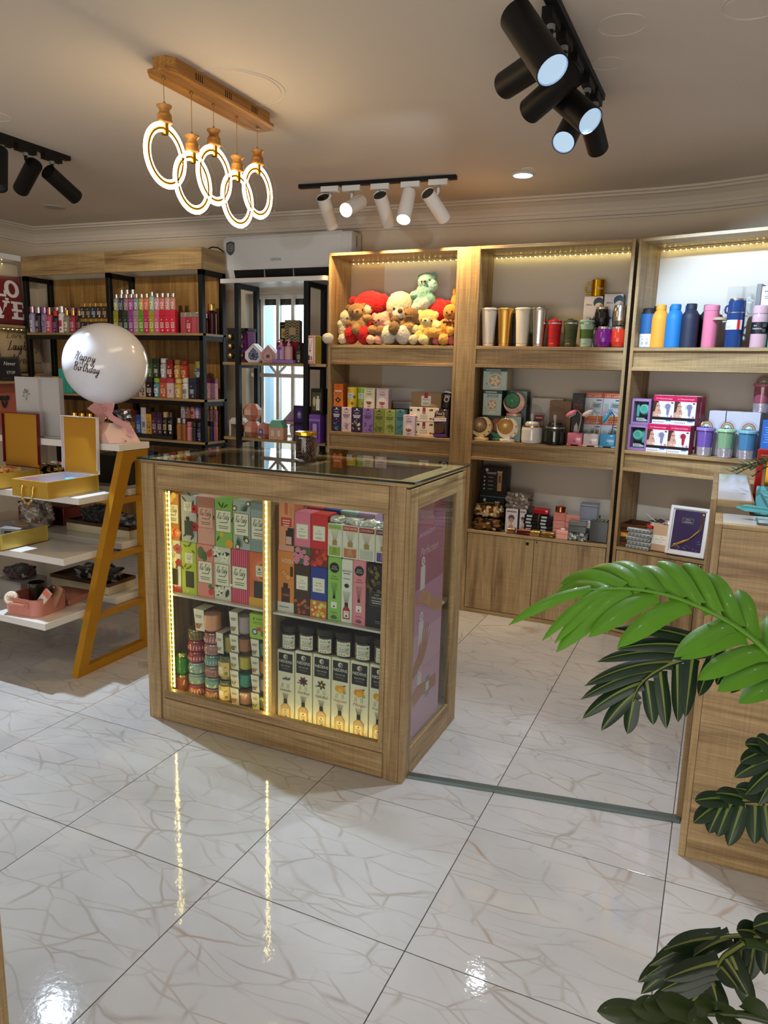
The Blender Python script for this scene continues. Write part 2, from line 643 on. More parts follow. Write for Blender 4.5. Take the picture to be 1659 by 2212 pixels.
class Print(MB):
 """flat print on the plane y = -0.0007*layer, in (x, z)"""

 def __init__(s, y=-0.0006):
  super().__init__()
  s.y0 = y
  s.n = 0

 def _y(s):
  s.n += 1
  return s.y0 - 0.00004 * s.n

 def rect(s, x0, x1, z0, z1, col):
  y = s._y()
  return s.add([(x0, y, z0), (x1, y, z0), (x1, y, z1), (x0, y, z1)], [(0, 1, 2, 3)], col)

 def poly(s, pts, col):
  y = s._y()
  return s.add([(a, y, b) for a, b in pts], [tuple(range(len(pts)))], col)

 def circ(s, x, z, r, col, rz=None, n=14, a0=0.0, a1=2 * PI):
  rz = r if rz is None else rz
  return s.poly([(x + r * math.cos(a0 + (a1 - a0) * i / n), z + rz * math.sin(a0 + (a1 - a0) * i / n)) for i in range(n)], col)

 def leafshape(s, x, z, L, w, ang, col):
  ca, sa = math.cos(ang), math.sin(ang)
  pts = []
  for t, h in ((0, 0), (.25, .8), (.55, 1), (.85, .5), (1, 0), (.85, -.5), (.55, -1), (.25, -.8)):
   pts.append((x + ca * t * L - sa * h * w / 2, z + sa * t * L + ca * h * w / 2))
  return s.poly(pts, col)

 def line(s, x0, z0, x1, z1, w, col):
  d = Vector((x1 - x0, z1 - z0))
  if d.length < 1e-7:
   return s
  n = Vector((-d.y, d.x)).normalized() * w / 2
  return s.poly([(x0 + n.x, z0 + n.y), (x0 - n.x, z0 - n.y), (x1 - n.x, z1 - n.y), (x1 + n.x, z1 + n.y)], col)

 def text(s, body, x, z, size, col, shear=0.0, width=None, ang=0.0):
  vs, fs = text_poly(body, shear)
  if not vs:
   return s
  k = size
  kx = size
  if width:
   w = max(v[0] for v in vs) - min(v[0] for v in vs)
   kx = width / w
  y = s._y()
  ca, sa = math.cos(ang), math.sin(ang)
  return s.add([(x + ca * v[0] * kx - sa * v[1] * k, y, z + sa * v[0] * kx + ca * v[1] * k) for v in vs], fs, col)

 def script(s, body, x, z, size, col, width, wt=.06, shear=.35):
  """joined handwriting, width wide, capitals size tall"""
  tot = sum(float(PEN[c].split()[0]) for c in body)
  ux, uz = width / tot, size / 6
  x0 = x - width / 2
  y = s._y()
  for c in body:
   g = PEN[c].split()
   for st in g[1:]:
    P = [Vector((float(st[i]), float(st[i + 1]) - 3)) for i in range(0, len(st), 2)]
    Q = []
    for i in range(len(P) - 1):
     a, b, c_, d = P[max(i - 1, 0)], P[i], P[i + 1], P[min(i + 2, len(P) - 1)]
     for k in range(4):
      t = k / 4
      Q.append(.5 * (2 * b + (c_ - a) * t + (2 * a - 5 * b + 4 * c_ - d) * t * t + (3 * b - a - 3 * c_ + d) * t ** 3))
    Q.append(P[-1])
    W = [Vector((x0 + q.x * ux + q.y * uz * shear, z + (q.y - 2) * uz)) for q in Q]
    vs = []
    for i, q in enumerate(W):
     d = W[min(i + 1, len(W) - 1)] - W[max(i - 1, 0)]
     h = size * wt * (.6 + .5 * abs(d.y) / max(d.length, 1e-9)) / 2
     n = Vector((-d.y, d.x)).normalized() * h if d.length > 1e-9 else Vector((h, 0))
     vs += [(q.x + n.x, y, q.y + n.y), (q.x - n.x, y, q.y - n.y)]
    s.add(vs, [(2 * i, 2 * i + 1, 2 * i + 3, 2 * i + 2) for i in range(len(W) - 1)], col)
   x0 += float(g[0]) * ux
  return s

 def lines(s, x, z, w, n, dz, h, col):
  """rows of copy too small to read"""
  for i in range(n):
   ww = w * (1.0 - 0.25 * ((i * 7) % 3) / 2.0)
   s.rect(x - ww / 2, x + ww / 2, z - i * dz - h / 2, z - i * dz + h / 2, col)
  return s

 def flower(s, x, z, r, col, core='f0d060', n=5):
  for i in range(n):
   a = 2 * PI * i / n + 0.3
   s.circ(x + r * .55 * math.cos(a), z + r * .55 * math.sin(a), r * .5, col, n=8)
  return s.circ(x, z, r * .3, core, n=8)

 def mesh(s, name, fix=False):
  return super().mesh(name, fix)

def carton(name, label, cat, x, y, z, w, d, h, col, art=None, rz=0.0, group=None, mat='print', side=None, bev=0.0015, rot=None):
 """a folded card box, front face at y, standing at z; art(p, w, h) prints on its front"""
 b = MB()
 b.cbox(-w / 2, w / 2, 0, d, 0, h, min(bev, w / 8), col)
 if side:
  # side faces in the second colour
  for i, f in enumerate(b.f):
   c = sum((Vector(b.v[k]) for k in f), Vector()) / len(f)
   if abs(c.x) > w / 2 - 1e-4:
    b.c[i] = c4(side)
 # tuck flap on the top
 b.box(-w / 2 + .003, w / 2 - .003, .004, d - .004, h, h + .0008, col)
 o = put(name, b, mat, None, (x, y, z), rz, rot)
 tag(o, label, cat, group)
 if art:
  p = Print()
  art(p, w, h)
  put('printed_front', p, 'print', o)
 return o

def shape_cache(key, fn):
 if key not in _CACHE:
  _CACHE[key] = fn()
 return _CACHE[key]

_CACHE = {}
ORD = ('first', 'second', 'third', 'fourth', 'fifth', 'sixth', 'seventh', 'eighth', 'ninth', 'tenth', 'eleventh', 'twelfth', 'thirteenth', 'fourteenth')

def curl(p, r, k=1.006):
 """bend a flat print round an upright cylinder of radius r, cutting wide faces first"""
 F, Cc = [], []
 for f, c in zip(p.f, p.c):
  todo = [[f[0], f[i], f[i + 1]] for i in range(1, len(f) - 1)]
  while todo:
   t = todo.pop()
   e = [(abs(p.v[t[i]][0] - p.v[t[(i + 1) % 3]][0]), i) for i in range(3)]
   d, i = max(e)
   if d > r * .3:
    a, b = p.v[t[i]], p.v[t[(i + 1) % 3]]
    p.v.append(tuple((a[q] + b[q]) / 2 for q in range(3)))
    n = len(p.v) - 1
    todo += [[t[i], n, t[(i + 2) % 3]], [n, t[(i + 1) % 3], t[(i + 2) % 3]]]
   else:
    F.append(t)
    Cc.append(c)
 p.f, p.c, p.s = F, Cc, [False] * len(F)
 p.v = [(math.sin(v[0] / r) * (r * k - v[1]), -math.cos(v[0] / r) * (r * k - v[1]), v[2]) for v in p.v]
 return p
# ---------------------------------------------------------------- the room
ZC = 2.567
WALL = [(-5.31, 4.60), (-3.30, 4.71), (-2.80, 4.737), (-1.90, 4.787), (-1.06, 4.825), (-0.45, 4.83), (-0.18, 4.80),
  (0.10, 4.72), (0.40, 4.59), (0.75, 4.40), (1.20, 4.10), (1.75, 3.72)]

def wall_y(x):
 for (x0, y0), (x1, y1) in zip(WALL, WALL[1:]):
  if x0 <= x <= x1:
   return y0 + (y1 - y0) * (x - x0) / (x1 - x0)
 return WALL[-1][1]

b = MB()
b.box(-5.5, 1.9, -2.8, 5.0, -0.06, -0.004, '5a4c40')
floor = struct('floor', b, 'matte', label='white marble-look floor tiles with tan veins and thin dark joints')
tile = MB()
tile.cbox(-0.2987, 0.2987, -0.2987, 0.2987, -0.003, 0.0, 0.0008, 'd4d0cb')
tile = tile.mesh('tile')
for i in range(-6, 6):
 for j in range(-7, 6):
  x, y = -1.811 + .6 * (i + .5), 1.558 + .6 * (j + .5)
  put('tile', tile, 'marble', floor, (x, y, 0))

b = MB()
b.box(-5.5, 1.9, -2.8, 5.05, ZC, ZC + 0.08, 'd2c8bb')
ceiling = struct('ceiling', b, 'paint', label='pale painted plaster ceiling')
b = MB()
for x, y, r in ((-0.488, 2.879, .055), (-0.403, 2.601, .075), (-0.03, 2.62, .085), (-0.02, 2.60, .10), (-1.875, 2.61, .20), (-1.878, 2.61, .185), (-3.1, 2.5, .07)):
 b.torus((x, y, ZC), (0, 0, 1), r, .0022, 40, 5, 'd5cfc6')
put('plaster_ring', b, 'paint', ceiling)
b = MB()
b.lathe([(.074, ZC - .004), (.076, ZC)], 28, 'b9b4ab')
b.lathe([(.058, ZC - .006), (.058, ZC - .003)], 28, 'aaa69e')
bl = put('blank_cover', b, 'paint', ceiling, (-4.414, 4.005, 0))
bl['label'] = 'round blank cover plate set in the ceiling'

def wall_mesh(pts, z0, z1, t=0.12, col='d3c7b2'):
 m = MB()
 for (xa, ya), (xb, yb) in zip(pts, pts[1:]):
  m.add([(xa, ya, z0), (xb, yb, z0), (xb, yb + t, z0), (xa, ya + t, z0), (xa, ya, z1), (xb, yb, z1), (xb, yb + t, z1), (xa, ya + t, z1)],
              [(0, 1, 5, 4), (1, 2, 6, 5), (2, 3, 7, 6), (3, 0, 4, 7), (4, 5, 6, 7), (3, 2, 1, 0)], col)
 return m

WX0, WX1, WZ0, WZ1 = -3.30, -2.80, 0.72, 2.03
b = wall_mesh([p for p in WALL if p[0] <= WX0 + .001], 0, ZC)
for part in (wall_mesh([(WX0, wall_y(WX0)), (WX1, wall_y(WX1))], 0, WZ0), wall_mesh([(WX0, wall_y(WX0)), (WX1, wall_y(WX1))], WZ1, ZC),
             wall_mesh([p for p in WALL if p[0] >= WX1 - .001], 0, ZC)):
 b.add(part.v, part.f, 'd3c7b2')
struct('wall_back', b, 'paint', label='cream painted back wall that bends forward at one end')
b = MB()
b.box(-5.45, -5.31, -2.8, 4.75, 0, ZC, 'd3c7b2')
struct('wall_left', b, 'paint', label='cream painted side wall behind the cushion shelves')
b = MB()
b.box(1.75, 1.87, -2.8, 3.75, 0, ZC, 'd3cdc4')
struct('wall_right', b, 'paint', label='cream painted side wall beyond the cash desk')

# stepped plaster cornice, swept along the walls
PROFILE = [(0, 2.432), (.012, 2.432), (.012, 2.446), (.026, 2.449), (.030, 2.470), (.022, 2.474), (.026, 2.49), (.045, 2.518),
           (.075, 2.537), (.092, 2.541), (.092, 2.552), (.110, 2.555), (.110, ZC)]

def cornice(path, normals):
 m = MB()
 n = len(PROFILE)
 vs = []
 for (x, y), (nx, ny) in zip(path, normals):
  for o, z in PROFILE:
   vs.append((x + nx * o, y + ny * o, z))
 fs = []
 for i in range(len(path) - 1):
  for k in range(n - 1):
   fs.append((i * n + k, (i + 1) * n + k, (i + 1) * n + k + 1, i * n + k + 1))
 m.add(vs, fs, 'd2c8ba')
 return m

nrm = []
for i, (x, y) in enumerate(WALL):
 a = Vector(WALL[max(i - 1, 0)])
 c = Vector(WALL[min(i + 1, len(WALL) - 1)])
 t = (c - a).normalized()
 nrm.append((t.y, -t.x))
nrm[0] = (1.0, -1.0)
struct('trim_1', cornice(WALL, nrm), 'paint', label='stepped plaster cornice along the back wall')
struct('trim_2', cornice([(-5.31, -2.8), (-5.31, 4.60)], [(1, 0), (1, -1)]), 'paint', label='stepped plaster cornice along the side wall')

# barred window in the back wall
yw = wall_y(-3.05)
win = struct('window_1', (lambda m: (m.box(WX0, WX0 + .03, yw + .10, yw + .13, WZ0, WZ1, 'e4e2de'), m.box(WX1 - .03, WX1, yw + .10, yw + .13, WZ0, WZ1, 'e4e2de'),
             m.box(WX0, WX1, yw + .10, yw + .13, WZ1 - .03, WZ1, 'e4e2de'), m.box(WX0, WX1, yw + .10, yw + .13, WZ0, WZ0 + .03, 'e4e2de'), m)[-1])(MB()), 'gloss',
             label='white window with burglar bars behind the black rack')
for x in (-3.19, -3.055, -2.925):
 b = MB()
 b.box(x - .012, x + .012, yw + .04, yw + .06, WZ0 + .01, WZ1 - .02, 'e8e6e2')
 put('window_bar', b, 'gloss', win)
for z in (1.44, 0.99):
 b = MB()
 b.box(WX0 + .01, WX1 - .01, yw + .038, yw + .062, z - .014, z + .014, 'e8e6e2')
 put('window_rail', b, 'gloss', win)
b = MB()
for x0, z0, x1, z1 in ((-3.07, 1.455, -3.15, 1.54), (-3.05, 1.455, -2.96, 1.54)):
 b.cyl((x0, yw + .05, z0), (x1, yw + .05, z1), .011, n=6, col='e8e6e2')
put('window_brace', b, 'gloss', win)
b = MB()
b.box(WX0 + .015, WX0 + .075, yw + .10, yw + .12, WZ0 + .03, WZ1 - .03, '2a2624')
b.box(-3.10, -3.07, yw + .10, yw + .12, WZ0 + .03, WZ1 - .03, '2a2624')
b.box(WX0 + .03, WX1 - .03, yw + .105, yw + .118, WZ1 - .075, WZ1 - .03, '332c28')
put('window_sash', b, 'gloss', win)
b = MB()
b.box(WX0 + .03, WX1 - .03, yw + .115, yw + .119, WZ0 + .03, WZ1 - .03, 'ffffff')
put('window_pane', b, 'glass', win)
b = MB()
b.box(WX0 - .03, WX1 + .03, yw - .02, yw + .11, WZ0 - .03, WZ0, 'dedad4')
put('window_sill', b, 'gloss', win)
# the yard wall outside the window
b = MB()
b.box(-5.2, -4.02, 6.2, 6.3, -.2, 3.6, '9fc0de')
b.box(-4.02, -1.6, 6.2, 6.3, -.2, 3.6, 'f4f4f2')
ow = struct('yard_wall', b, 'matte', label='pale blue and white yard wall seen through the window')
area('yard_daylight', (-3.4, 5.05, 3.0), (-3.6, 6.2, 1.5), 1.6, 0.5, 95, (0.92, 0.96, 1.0))

# ---------------------------------------------------------------- wall units
def shelf_unit(name, label, W, loc, rz, doors, split=False):
 t = thing(name, label, 'shelving', loc, rz, 'oak wall units along the back wall')
 D, H, T = 0.28, 2.221, 0.018
 for nm, x0, x1 in (('side_panel', 0, T), ('side_panel', W - T, W)):
  m = MB()
  m.cbox(x0, x1, 0, D, 0, H, .0012, 'a6875f')
  put(nm, m, 'wood_z', t)
 m = MB()
 m.cbox(T, W - T, 0, D, H - T, H, .0012)
 put('top_panel', m, 'wood_x', t)
 for zt, zb in ((1.652, 1.528), (1.091, .974)):
  m = MB()
  m.cbox(T, W - T, 0, D, zt - T, zt, .001)
  put('shelf_board', m, 'wood_x', t)
  m = MB()
  m.cbox(T, W - T, 0, D, zb, zb + T, .001)
  put('shelf_board', m, 'wood_x', t)
  m = MB()
  m.box(T, W - T, .016, .030, zb + T, zt - T)
  put('fascia_board', m, 'wood_x', t)
 m = MB()
 m.cbox(T, W - T, 0, D, .517, .534, .001)
 put('shelf_board', m, 'wood_x', t)
 m = MB()
 m.box(T, W - T, .004, .03, 0, .026)
 put('plinth', m, 'wood_x', t)
 m = MB()
 if split:
  m.box(T, W * .30, D, D + .012, 0, H - T, 'c4ac8e')
  m.box(W * .30, W - T, D, D + .012, 0, H - T, 'd2cabd')
 else:
  m.box(T, W - T, D, D + .012, 0, H - T, 'd9d1c3')
 put('back_panel', m, 'paint', t)
 n = doors
 w = (W - 2 * T - .004) / n
 for i in range(n):
  m = MB()
  x0 = T + .002 + i * w
  m.cbox(x0 + .0015, x0 + w - .0015, .002, .019, .030, .513, .001)
  d = put('door', m, 'wood_z', t)
  if n == 2:
   k = MB()
   if i == 0:
    k.lathe([(.009, 0), (.010, .004), (.008, .008)], 14, '191614', M=Matrix.Translation((x0 + w - .04, .002, .487)) @ Matrix.Rotation(PI / 2, 4, 'X'))
   else:
    k.lathe([(.005, 0), (.004, .003)], 12, '2a2522', M=Matrix.Translation((x0 + .015, .002, .502)) @ Matrix.Rotation(PI / 2, 4, 'X'))
   put('lock', k, 'gloss', d)
 return t

shelf_unit('shelf_unit', 'oak wall unit holding the plush bears and the boxes of sweets', .882, (-2.377, 4.31, 0), 0, 2, True)
shelf_unit('shelf_unit', 'oak wall unit holding the steel tumblers, small fans and desk lamps', .881, (-1.388, 4.31, 0), 0, 2)
shelf_unit('shelf_unit', 'oak wall unit turned inward, holding coloured flasks above massager boxes', .95, (-.490, 4.31, 0), math.radians(-15), 2)
m = MB()
m.cbox(-1.495, -1.388, 4.312, 4.59, 0, 2.221, .0012)
tag(put('pilaster_panel', m, 'wood_z'), 'plain oak pilaster between the bear unit and the tumbler unit', 'panel')

def led_strip(name, label, p0, p1, n, parent_lab=None, r=.0032, mat='strip_glow', group=None, tape='d9cf9a'):
 p0, p1 = Vector(p0), Vector(p1)
 t = thing(name, label, 'light strip', p0, 0, group)
 d = p1 - p0
 m = MB()
 m.cyl((0, 0, .002), tuple(d + Vector((0, 0, .002))), .0035, n=6, col=tape)
 put('tape', m, 'matte', t)
 m = MB()
 for i in range(n):
  q = d * ((i + .5) / n)
  m.ell(tuple(q), (r, r, r), 'fff0b0', n=6, k=4)
 put('diodes', m, mat, t)['kind'] = 'stuff'
 return t

g = 'led strips under the wall unit tops'
led_strip('led_strip', 'yellow LED strip glowing above the plush bears', (-2.350, 4.57, 2.190), (-1.520, 4.57, 2.190), 23, group=g)
led_strip('led_strip', 'yellow LED strip glowing above the steel tumblers', (-1.362, 4.57, 2.190), (-.530, 4.57, 2.190), 28, group=g)
a15 = math.radians(-15)

def u3(s, t, z):
 return (-.490 + s * math.cos(a15) - t * math.sin(a15), 4.31 + s * math.sin(a15) + t * math.cos(a15), z)

led_strip('led_strip', 'yellow LED strip glowing above the coloured flasks', u3(.03, .26, 2.190), u3(.92, .26, 2.190), 30, group=g)

# ---------------------------------------------------------------- black and oak perfume rack on the far side
RX0, RX1, RY0, RY1 = -5.13, -3.375, 4.30, 4.57
t = thing('perfume_rack', 'tall black metal rack with oak back and oak header full of body mists', 'rack', (0, 0, 0))
for x in (RX0, -4.262, RX1 - .036):
 for y in (RY0, RY1 - .036):
  m = MB()
  m.cbox(x, x + .036, y, y + .036, 0, 2.155, .002, '0d0d0f')
  put('post', m, 'blackmetal', t)
 m = MB()
 m.box(x, x + .036, RY0, RY1, 2.12, 2.155, '0d0d0f')
 put('top_bar', m, 'blackmetal', t)
for z in (1.722, 1.257, .95, .60, .22):
 m = MB()
 m.box(RX0 + .02, RX1, RY0 - .003, RY1, z - .016, z, '8d7f70')
 put('shelf_board', m, 'wood_x', t)
 m = MB()
 m.box(RX0 + .036, RX1 - .036, RY0 + .002, RY0 + .03, z - .050, z - .016, '0d0d0f')
 m.box(RX1 - .03, RX1 - .004, RY0, RY1, z - .050, z - .016, '0d0d0f')
 put('shelf_rail', m, 'blackmetal', t)
m = MB()
m.box(RX0 + .04, RX1 - .02, RY1, RY1 + .014, .05, 2.155, 'a07840')
put('back_panel', m, 'oak_panel', t)
for x0, x1 in ((RX0, -4.262), (-4.260, RX1)):
 m = MB()
 m.cbox(x0, x1, RY0 - .002, RY0 + .016, 2.156, 2.302, .001)
 put('header_panel', m, 'wood_x', t)
m = MB()
m.box(RX1 - .018, RX1, RY0 + .017, RY1, 2.156, 2.302)
put('header_panel', m, 'wood_y', t)
m = MB()
m.tube([(-3.392, 4.40, 2.304), (-3.388, 4.44, 2.322), (-3.384, 4.50, 2.326), (-3.380, 4.56, 2.308)], .005, 6, '161414')
tag(put('power_cable', m, 'matte'), 'short black cable bowing from the rack header to the air conditioner', 'cable')

# shallow cushion shelves on the side wall
t = thing('cushion_shelf', 'shallow white and oak cushion shelves against the side wall', 'shelving', (0, 0, 0))
m = MB()
m.box(-5.31, -5.12, 2.6, 4.29, 2.265, 2.305, 'e6e8ee')
put('top_board', m, 'gloss', t)
for z in (1.775, 1.40):
 m = MB()
 m.box(-5.31, -5.135, 2.6, 4.56, z - .02, z, 'b09470')
 put('shelf_board', m, 'wood_y', t)
m = MB()
m.box(-5.31, -5.13, 2.6, 4.28, 1.02, 1.36, 'c06a58')
put('display_panel', m, 'matte', t)
g2 = 'led strips on the cushion shelves'
led_strip('led_strip', 'warm LED strip glowing under the white top board of the cushion shelves', (-5.285, 2.7, 2.250), (-5.285, 4.27, 2.250), 40, group=g2)
led_strip('led_strip', 'warm LED strip glowing under the oak board between the two cushions', (-5.14, 2.7, 1.742), (-5.14, 4.29, 1.742), 40, group=g2)

# ---------------------------------------------------------------- narrow black rack in front of the window
t = thing('window_rack', 'narrow black metal rack with white top board in front of the window', 'rack', (0, 0, 0))
m = MB()
m.cbox(-3.225, -2.400, 4.305, 4.585, 2.056, 2.086, .002, 'e9e8e6')
put('top_board', m, 'gloss', t)
for x in (-3.113, -2.563):
 for y in (4.31, 4.535):
  m = MB()
  m.cbox(x, x + .034, y, y + .034, 0, 2.056, .002, '14181d')
  put('post', m, 'blackmetal', t)
 for z in (2.04, 1.507, .985):
  m = MB()
  m.box(x + .002, x + .032, 4.33, 4.55, z - .018, z + .014, '14181d')
  put('side_bar', m, 'blackmetal', t)
for z in (1.527, 1.003, .55):
 m = MB()
 m.box(-3.235, -2.405, 4.335, 4.545, z - .018, z, '9b8f83')
 put('shelf_board', m, 'wood_x', t)

# ---------------------------------------------------------------- split air conditioner
t = thing('air_conditioner', 'white split air conditioner above the window rack', 'air conditioner', (0, 0, 0))

def acput(name, m, mat, parent):
 m.v = [(x * 1.0455, 4.595 + (y - 4.386) * .42, 1.485 + (z - 1.485) * 1.0455) for x, y, z in m.v]
 return put(name, m, mat, parent)

prof = [(4.73, 2.365), (4.42, 2.368), (4.402, 2.352), (4.396, 2.31), (4.400, 2.20), (4.412, 2.155), (4.46, 2.105), (4.52, 2.092), (4.73, 2.092)]
m = MB()
m.prism(prof, -3.262, -2.262, 'yz', 'dfe2e4', smooth=False)
acput('housing', m, 'gloss', t)
m = MB()
m.prism([(4.42, 2.375), (4.39, 2.352), (4.386, 2.30), (4.39, 2.19), (4.397, 2.155), (4.412, 2.155), (4.40, 2.20), (4.396, 2.31), (4.402, 2.352), (4.43, 2.369)], -3.25, -2.335, 'yz', 'e2e5e7')
acput('front_panel', m, 'gloss', t)
m = MB()
m.prism([(4.406, 2.150), (4.455, 2.098), (4.462, 2.104), (4.414, 2.153)], -3.18, -2.34, 'yz', '0b0c0e')
op = acput('outlet', m, 'matte', t)
m = MB()
m.box(-3.18, -2.36, 4.400, 4.45, 2.092, 2.098, 'cdd0d2')
acput('louver', m, 'gloss', t)
for x in (-2.93, -2.70):
 m = MB()
 m.box(x, x + .004, 4.402, 4.44, 2.098, 2.15, 'b9bcbf')
 acput('outlet_fin', m, 'gloss', t)
p = Print(4.3845)
p.text('KEIROHL', -2.83, 2.212, .026, '85898a', width=.085)
p.poly([(-3.235, 2.335), (-3.20, 2.345), (-3.165, 2.335), (-3.165, 2.285), (-3.178, 2.262), (-3.20, 2.250), (-3.222, 2.262), (-3.235, 2.285)], '55585a')
p.circ(-3.20, 2.302, .024, 'b9bdbe')
p.circ(-3.20, 2.302, .020, '4a4d50')
p.text('12', -3.20, 2.302, .028, 'e6e8e8')
p.rect(-2.40, -2.385, 2.195, 2.199, '6b6e70')
p.rect(-2.375, -2.36, 2.195, 2.199, '6b6e70')
acput('printed_front', p, 'print', t)
m = MB()
m.box(-2.2618, -2.2612, 4.54, 4.62, 2.27, 2.36, 'cfd2d4')
for i in range(9):
 m.box(-2.2612, -2.2608, 4.55, 4.60, 2.28 + i * .008, 2.284 + i * .008, '4b4d50')
acput('rating_sticker', m, 'print', t)

# ---------------------------------------------------------------- glazed display counter
CX0, CX1, CY0, CY1 = -2.113, -.930, 2.280, 2.870
ctr = thing('display_counter', 'oak display counter with lit glass front, glass top and perfume boxes inside', 'counter', (0, 0, 0))

def cpart(name, mat, *bx, bev=.0012):
 m = MB()
 m.cbox(*bx, bev)
 return put(name, m, mat, ctr)

cpart('corner_post', 'wood_z', CX0, -2.050, CY0, CY0 + .05, 0, 1.102)
cpart('corner_post', 'wood_z', -.992, CX1 - .018, CY0, CY0 + .05, 0, 1.102)
cpart('corner_strip', 'wood_z', -2.0495, -2.032, CY0 + .008, CY0 + .04, 0, 1.102)
cpart('corner_strip', 'wood_z', -1.013, -.9925, CY0 + .008, CY0 + .04, 0, 1.102)
cpart('post_edge', 'wood_z', CX1 - .0175, CX1, CY0 + .001, 2.352, 0, 1.095)
cpart('base_rail', 'wood_x', -2.032, -1.013, CY0 + .002, CY0 + .03, .003, .099)
cpart('base_ledge', 'wood_x', -2.032, -1.013, CY0 + .008, CY0 + .04, .0995, .112)
cpart('window_frame', 'wood_x', -2.032, -1.013, CY0 + .004, CY0 + .03, .1125, .137)
cpart('window_frame', 'wood_z', -2.032, -2.009, CY0 + .004, CY0 + .03, .1375, 1.0)
cpart('window_frame', 'wood_z', -1.033, -1.013, CY0 + .004, CY0 + .03, .1375, 1.0)
cpart('window_frame', 'wood_x', -2.032, -1.013, CY0 + .004, CY0 + .03, 1.0005, 1.019)
cpart('top_rail', 'wood_x', -2.032, -1.013, CY0 + .001, CY0 + .03, 1.0195, 1.100)
cpart('cap_rail', 'wood_x', CX0, CX1, CY0 - .004, CY0 + .07, 1.1025, 1.1145)
cpart('cap_rail', 'wood_x', CX0, CX1, CY1 - .07, CY1, 1.1025, 1.1145)
cpart('cap_rail', 'wood_y', CX0, CX0 + .07, CY0 + .07, CY1 - .07, 1.1025, 1.1145)
cpart('cap_rail', 'wood_y', CX1 - .07, CX1, CY0 + .07, CY1 - .07, 1.1025, 1.1145)
cpart('divider', 'wood_z', -1.551, -1.511, CY0 + .03, CY1 - .02, .1, 1.10)
cpart('side_panel', 'wood_z', CX0, CX0 + .018, CY0 + .05, CY1, 0, 1.102)
cpart('back_panel', 'wood_z', CX0 + .018, CX1 - .02, CY1 - .018, CY1, .04, 1.102)
cpart('floor_board', 'wood_x', CX0 + .018, CX1 - .02, CY0 + .041, CY1 - .018, .082, .100)
# glazed end
cpart('end_rail', 'wood_y', CX1 - .018, CX1, 2.3525, 2.772, 1.018, 1.095)
cpart('end_rail', 'wood_y', CX1 - .018, CX1, 2.3525, 2.772, 0, .109)
cpart('end_post', 'wood_z', CX1 - .018, CX1, 2.772, CY1 - .002, 0, 1.095)
m = MB()
m.box(CX1 - .012, CX1 - .008, 2.352, 2.772, .109, 1.018, 'ffffff')
put('end_glass', m, 'glass', ctr)
m = MB()
m.box(-2.009, -1.033, CY0 + .014, CY0 + .018, .137, 1.0, 'ffffff')
put('front_glass', m, 'glass', ctr)
for x0, x1 in ((-2.093, -1.552), (-1.51, -.965)):
 m = MB()
 m.box(x0, x1, CY0 + .04, CY1 - .03, .548, .556, 'd6d2cc')
 put('glass_shelf', m, 'lacquer', ctr)
m = MB()
m.box(-2.123, -.912, CY0 - .012, CY1 + .02, 1.1155, 1.1235, 'ffffff')
put('glass_top', m, 'glass', ctr)
m = MB()
for bx in ((-2.123, -.912, CY0 - .0125, CY0 - .0115), (-2.123, -.912, CY1 + .0195, CY1 + .0205), (-2.1235, -2.1225, CY0 - .012, CY1 + .02), (-.9125, -.9115, CY0 - .012, CY1 + .02)):
 m.box(*bx, 1.1155, 1.1235, '0a201c')
put('glass_edge', m, 'lacquer', ctr)

def counter_strip(p0, p1, n):
 p0, p1 = Vector(p0), Vector(p1)
 m = MB()
 for i in range(n):
  q = p0 + (p1 - p0) * ((i + .5) / n)
  m.ell(tuple(q), .0042, 'fff2b8', n=6, k=4)
 put('led_strip', m, 'case_glow', ctr)['kind'] = 'stuff'
 m = MB()
 m.box(p0.x - .0045, max(p0.x, p1.x) + .0045, p0.y + .001, p0.y + .003, p0.z, max(p1.z, p0.z + .004), 'ffe8a0')
 put('led_tape', m, 'tape_glow', ctr)

counter_strip((-2.004, CY0 + .034, .14), (-2.004, CY0 + .034, .99), 42)
counter_strip((-1.531, CY0 + .026, .115), (-1.531, CY0 + .026, 1.0), 42)
counter_strip((-2.0, CY0 + .034, .112), (-1.56, CY0 + .034, .112), 30)
counter_strip((-1.505, CY0 + .034, .112), (-1.045, CY0 + .034, .112), 32)

# sliding track between the two counters
m = MB()
m.add([(-.927, 2.328, 0), (.012, 2.490, 0), (.012, 2.524, 0), (-.931, 2.354, 0), (-.927, 2.328, .012), (.012, 2.490, .012), (.012, 2.524, .012), (-.931, 2.354, .012)],
      [(4, 5, 6, 7), (0, 1, 5, 4), (1, 2, 6, 5), (2, 3, 7, 6), (3, 0, 4, 7)], '8a9a98')
tag(put('floor_track', m, 'brushed'), 'grey metal floor track running from display counter to cash desk', 'floor track')

# ---------------------------------------------------------------- cash desk
desk = thing('cash_desk', 'two-level oak cash desk with white tops at the edge of the shop', 'counter', (0, 0, 0))

def dpart(name, mat, *bx, bev=.0012, col='e6e6e6', parent=None):
 m = MB()
 m.cbox(*bx, bev, col)
 return put(name, m, mat, parent or desk)

